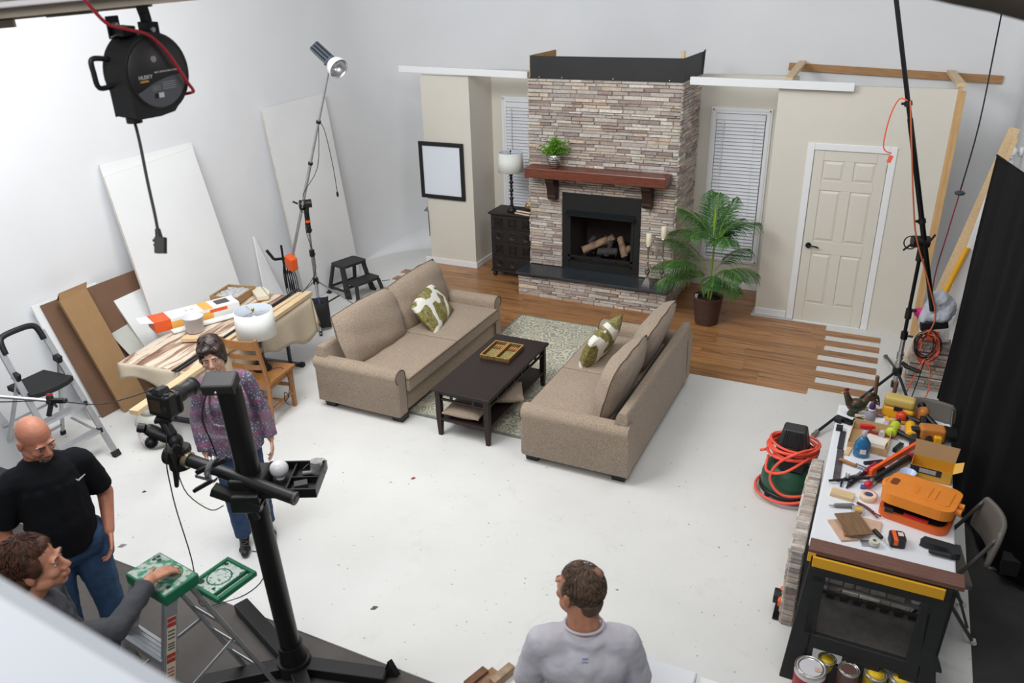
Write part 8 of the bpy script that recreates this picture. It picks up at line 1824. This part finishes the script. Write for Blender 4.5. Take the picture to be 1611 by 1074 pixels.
# ---------- seated man
def build_sit():
    base=V(-.94,2.555,.60); F=V(-.40,.917,0).normalized(); Lf=V(-F.y,F.x,0)
    P=lambda x,y,z: base+Lf*x+F*y+V(0,0,z)
    t=thing('person','seated man seen from behind in a pale grey t-shirt, head turned left','person',base)
    b=B(); c_=P(.02,.055,.775); Rm=headframe(F*.72+Lf*.70+V(0,0,-.05),V(0,0,1)+F*.10); hp=add_head(b,c_,Rm,1.06,jaw=1.1)
    b.cap(P(0,.0,.60),hp(0,-.02,-.06),.076,.070)
    b.cap(P(-.14,-.01,.535),P(.14,-.01,.535),.068).cap(P(0,.0,.42),P(0,-.01,.22),.148,.15).cap(P(-.06,0,.12),P(.06,0,.12),.125)
    arms=[((-.185,-.01,.53),(-.255,.00,.27),(-.16,.23,.17)),((.185,-.01,.53),(.265,.0,.27),(.17,.24,.17))]
    for s_,(a_,e_,w_) in zip((-1,1),arms): b.cap(P(*a_),P(*e_),.056,.047).cap(P(*e_),P(*w_),.046,.031); add_hand(b,P(*w_),F+V(0,0,-.25)+Lf*-.25*s_,V(0,0,-1),(1 if s_<0 else -1),1.0,.3)
    kn=[V(-1.045,2.975,.665),V(-1.265,2.85,.665)]; an=[V(-1.05,3.02,.12),V(-1.33,2.96,.12)]
    for s_,k,a in zip((-1,1),kn,an): b.cap(P(s_*.09,.02,.09),k,.09,.066).cap(k,a,.06,.04)
    blob('body',b,SKIN2,t,.006,4)
    eyes(t,hp,Rm,1.0); HG=mat('greying_brown_hair',(124,102,84),.6,col2=(80,64,54),vs=26,spec=.35); brows(t,hp,1.06,HG); mouth(t,hp,1.06,mat('lip_sit',(160,92,82),.5))
    b=B(); E=lambda p,r:b.ell(hp(*p),r,Rm,18,12)
    E((0,-.022,.040),(.084,.102,.094)); E((-.064,-.005,.015),(.020,.055,.055)); E((.064,-.005,.015),(.020,.055,.055)); E((0,-.075,-.03),(.062,.040,.06))
    # bald crown: keep the cap below the crown top
    hr=blob('hair',b,HG,t,.006,4,.004,.03)
    obj('thin_crown',B().ell(hp(.026,-.064,.098),(.036,.040,.030),Rm,20,12),mat('scalp_through_hair',(150,104,84),.6,col2=(110,80,66),vs=60),t,world=True,label='thinning crown with scalp showing')
    def hs(rr):
        a=rr.uniform(-PI,PI); x=math.sin(a); y=math.cos(a); k=rr.uniform(0,1); z=.105-.15*k
        if y>.35 and z<.07: return None
        if z>.085 and -.6<y<.1 and abs(x)<.9 and rr.random()<.8: return None
        m_=math.sin(.75+k*.8); p=(x*.086*m_,-.03+y*.098*m_,z); q=(p[0]*1.05+rr.uniform(-.006,.006),p[1]*1.03-.004,p[2]-.012); return [p,q,(q[0]*1.02+rr.uniform(-.004,.004),q[1],q[2]-.018)]
    ehair(hp,1600,(0,-.022,.040),(.085,.103,.095),lambda th,ph: not (abs(ph)<1.2 and th>1.05) and not (abs(abs(ph)-1.57)<.3 and th>1.8),.0022,HG,t,9,.26,1.03)
    def hs2(rr):
        x=rr.uniform(-.06,.06); return [(x,.02,.125),(x*1.05,.060,.110),(x*1.1+rr.uniform(-.006,.006),.088,.085),(x*1.15,.100+rr.uniform(0,.008),.062)]
    pass
    TS=mat('pale_grey_tshirt',(203,200,208),.95,bump=.12,bs=70)
    b=B(); b.cap(P(-.14,-.01,.535),P(.14,-.01,.535),.085).cap(P(0,-.005,.44),P(0,-.02,.25),.172,.172).cyl(P(0,-.01,.32),P(0,-.01,.04),.178,.186,28).ell(P(0,-.01,.585),(.12,.10,.045)).cap(P(-.09,-.045,.44),P(.09,-.045,.44),.115)
    for (a_,e_,w_) in arms: A_=P(*a_);E_=P(*e_); b.cap(A_,A_.lerp(E_,.35),.078,.076).cyl(A_.lerp(E_,.2),A_.lerp(E_,.93),.076,.072,22)
    ts=blob('t_shirt',b,TS,t,.008,14,.014,.09)
    pm=frame(P(0,-.125,.545),-Lf,V(0,0,1)-F*-.35)
    bb=B().box(-.012,.012,.006,.011,-.012,.012).box(-.014,.014,-.010,-.006,-.012,.012); bb.v=[tuple(pm@Vector(v)) for v in bb.v]; obj('neck_print',bb,mat('faded_blue_print',(150,160,196),.9),ts,world=True)
    obj('neckband',B().tube([P(.086*math.cos(a),.080*math.sin(a)+.0,.632+.012*math.sin(a)*-1) for a in [k*PI/8 for k in range(16)]],.007,6,closed=True),TS,ts,world=True)
    b=B(); b.cap(P(-.07,0,.10),P(.07,0,.10),.142)
    for s_,k,a in zip((-1,1),kn,an): b.cap(P(s_*.09,.02,.10),k,.108,.082).cyl(k,a-V(0,0,.03),.08,.07,20).ell(k,.082)
    blob('jeans',b,mat('washed_denim',(86,112,138),.85,var=.2,vs=10,bump=.15,bs=60),t,.009,4,.012,.08)
    for a in an:
        b=B(); b.cap(a+V(0,-.02,-.075),a+F*.20+V(0,0,-.085),.045,.04); b.v=[(v[0],v[1],max(v[2],.001 if v[1]>2.93 else .001)) for v in b.v]; blob('shoe',b,BLACK,t,.007,3)
build_sit()

# little scraps on the white floor
for (x,y,l_,m_,lb) in ((-5.28,3.64,.04,BLACK,'tiny black scrap on the white floor between the bald man and the gas cylinder'),(-4.86,3.06,.07,GREY,'thin grey scrap on the white floor edge left of the green ladder top'),(-2.72,3.30,.06,mat('olive_scrap',(90,92,80),.8),'small dark scrap on the white floor right of the camera column'),(-3.30,4.72,.05,mat('red_scrap',(150,60,56),.8),'tiny reddish scrap on the white floor in front of the coffee table')):
    o=one('floor_scrap',B().add([(-l_/2,0,.002),(0,-l_*.22,.002),(l_/2,l_*.1,.002),(0,l_*.25,.012)],[(0,1,3),(1,2,3),(2,0,3),(0,2,1)]),m_,lb,'debris'); o.location=(x,y,0); o.rotation_euler=(0,0,.8)
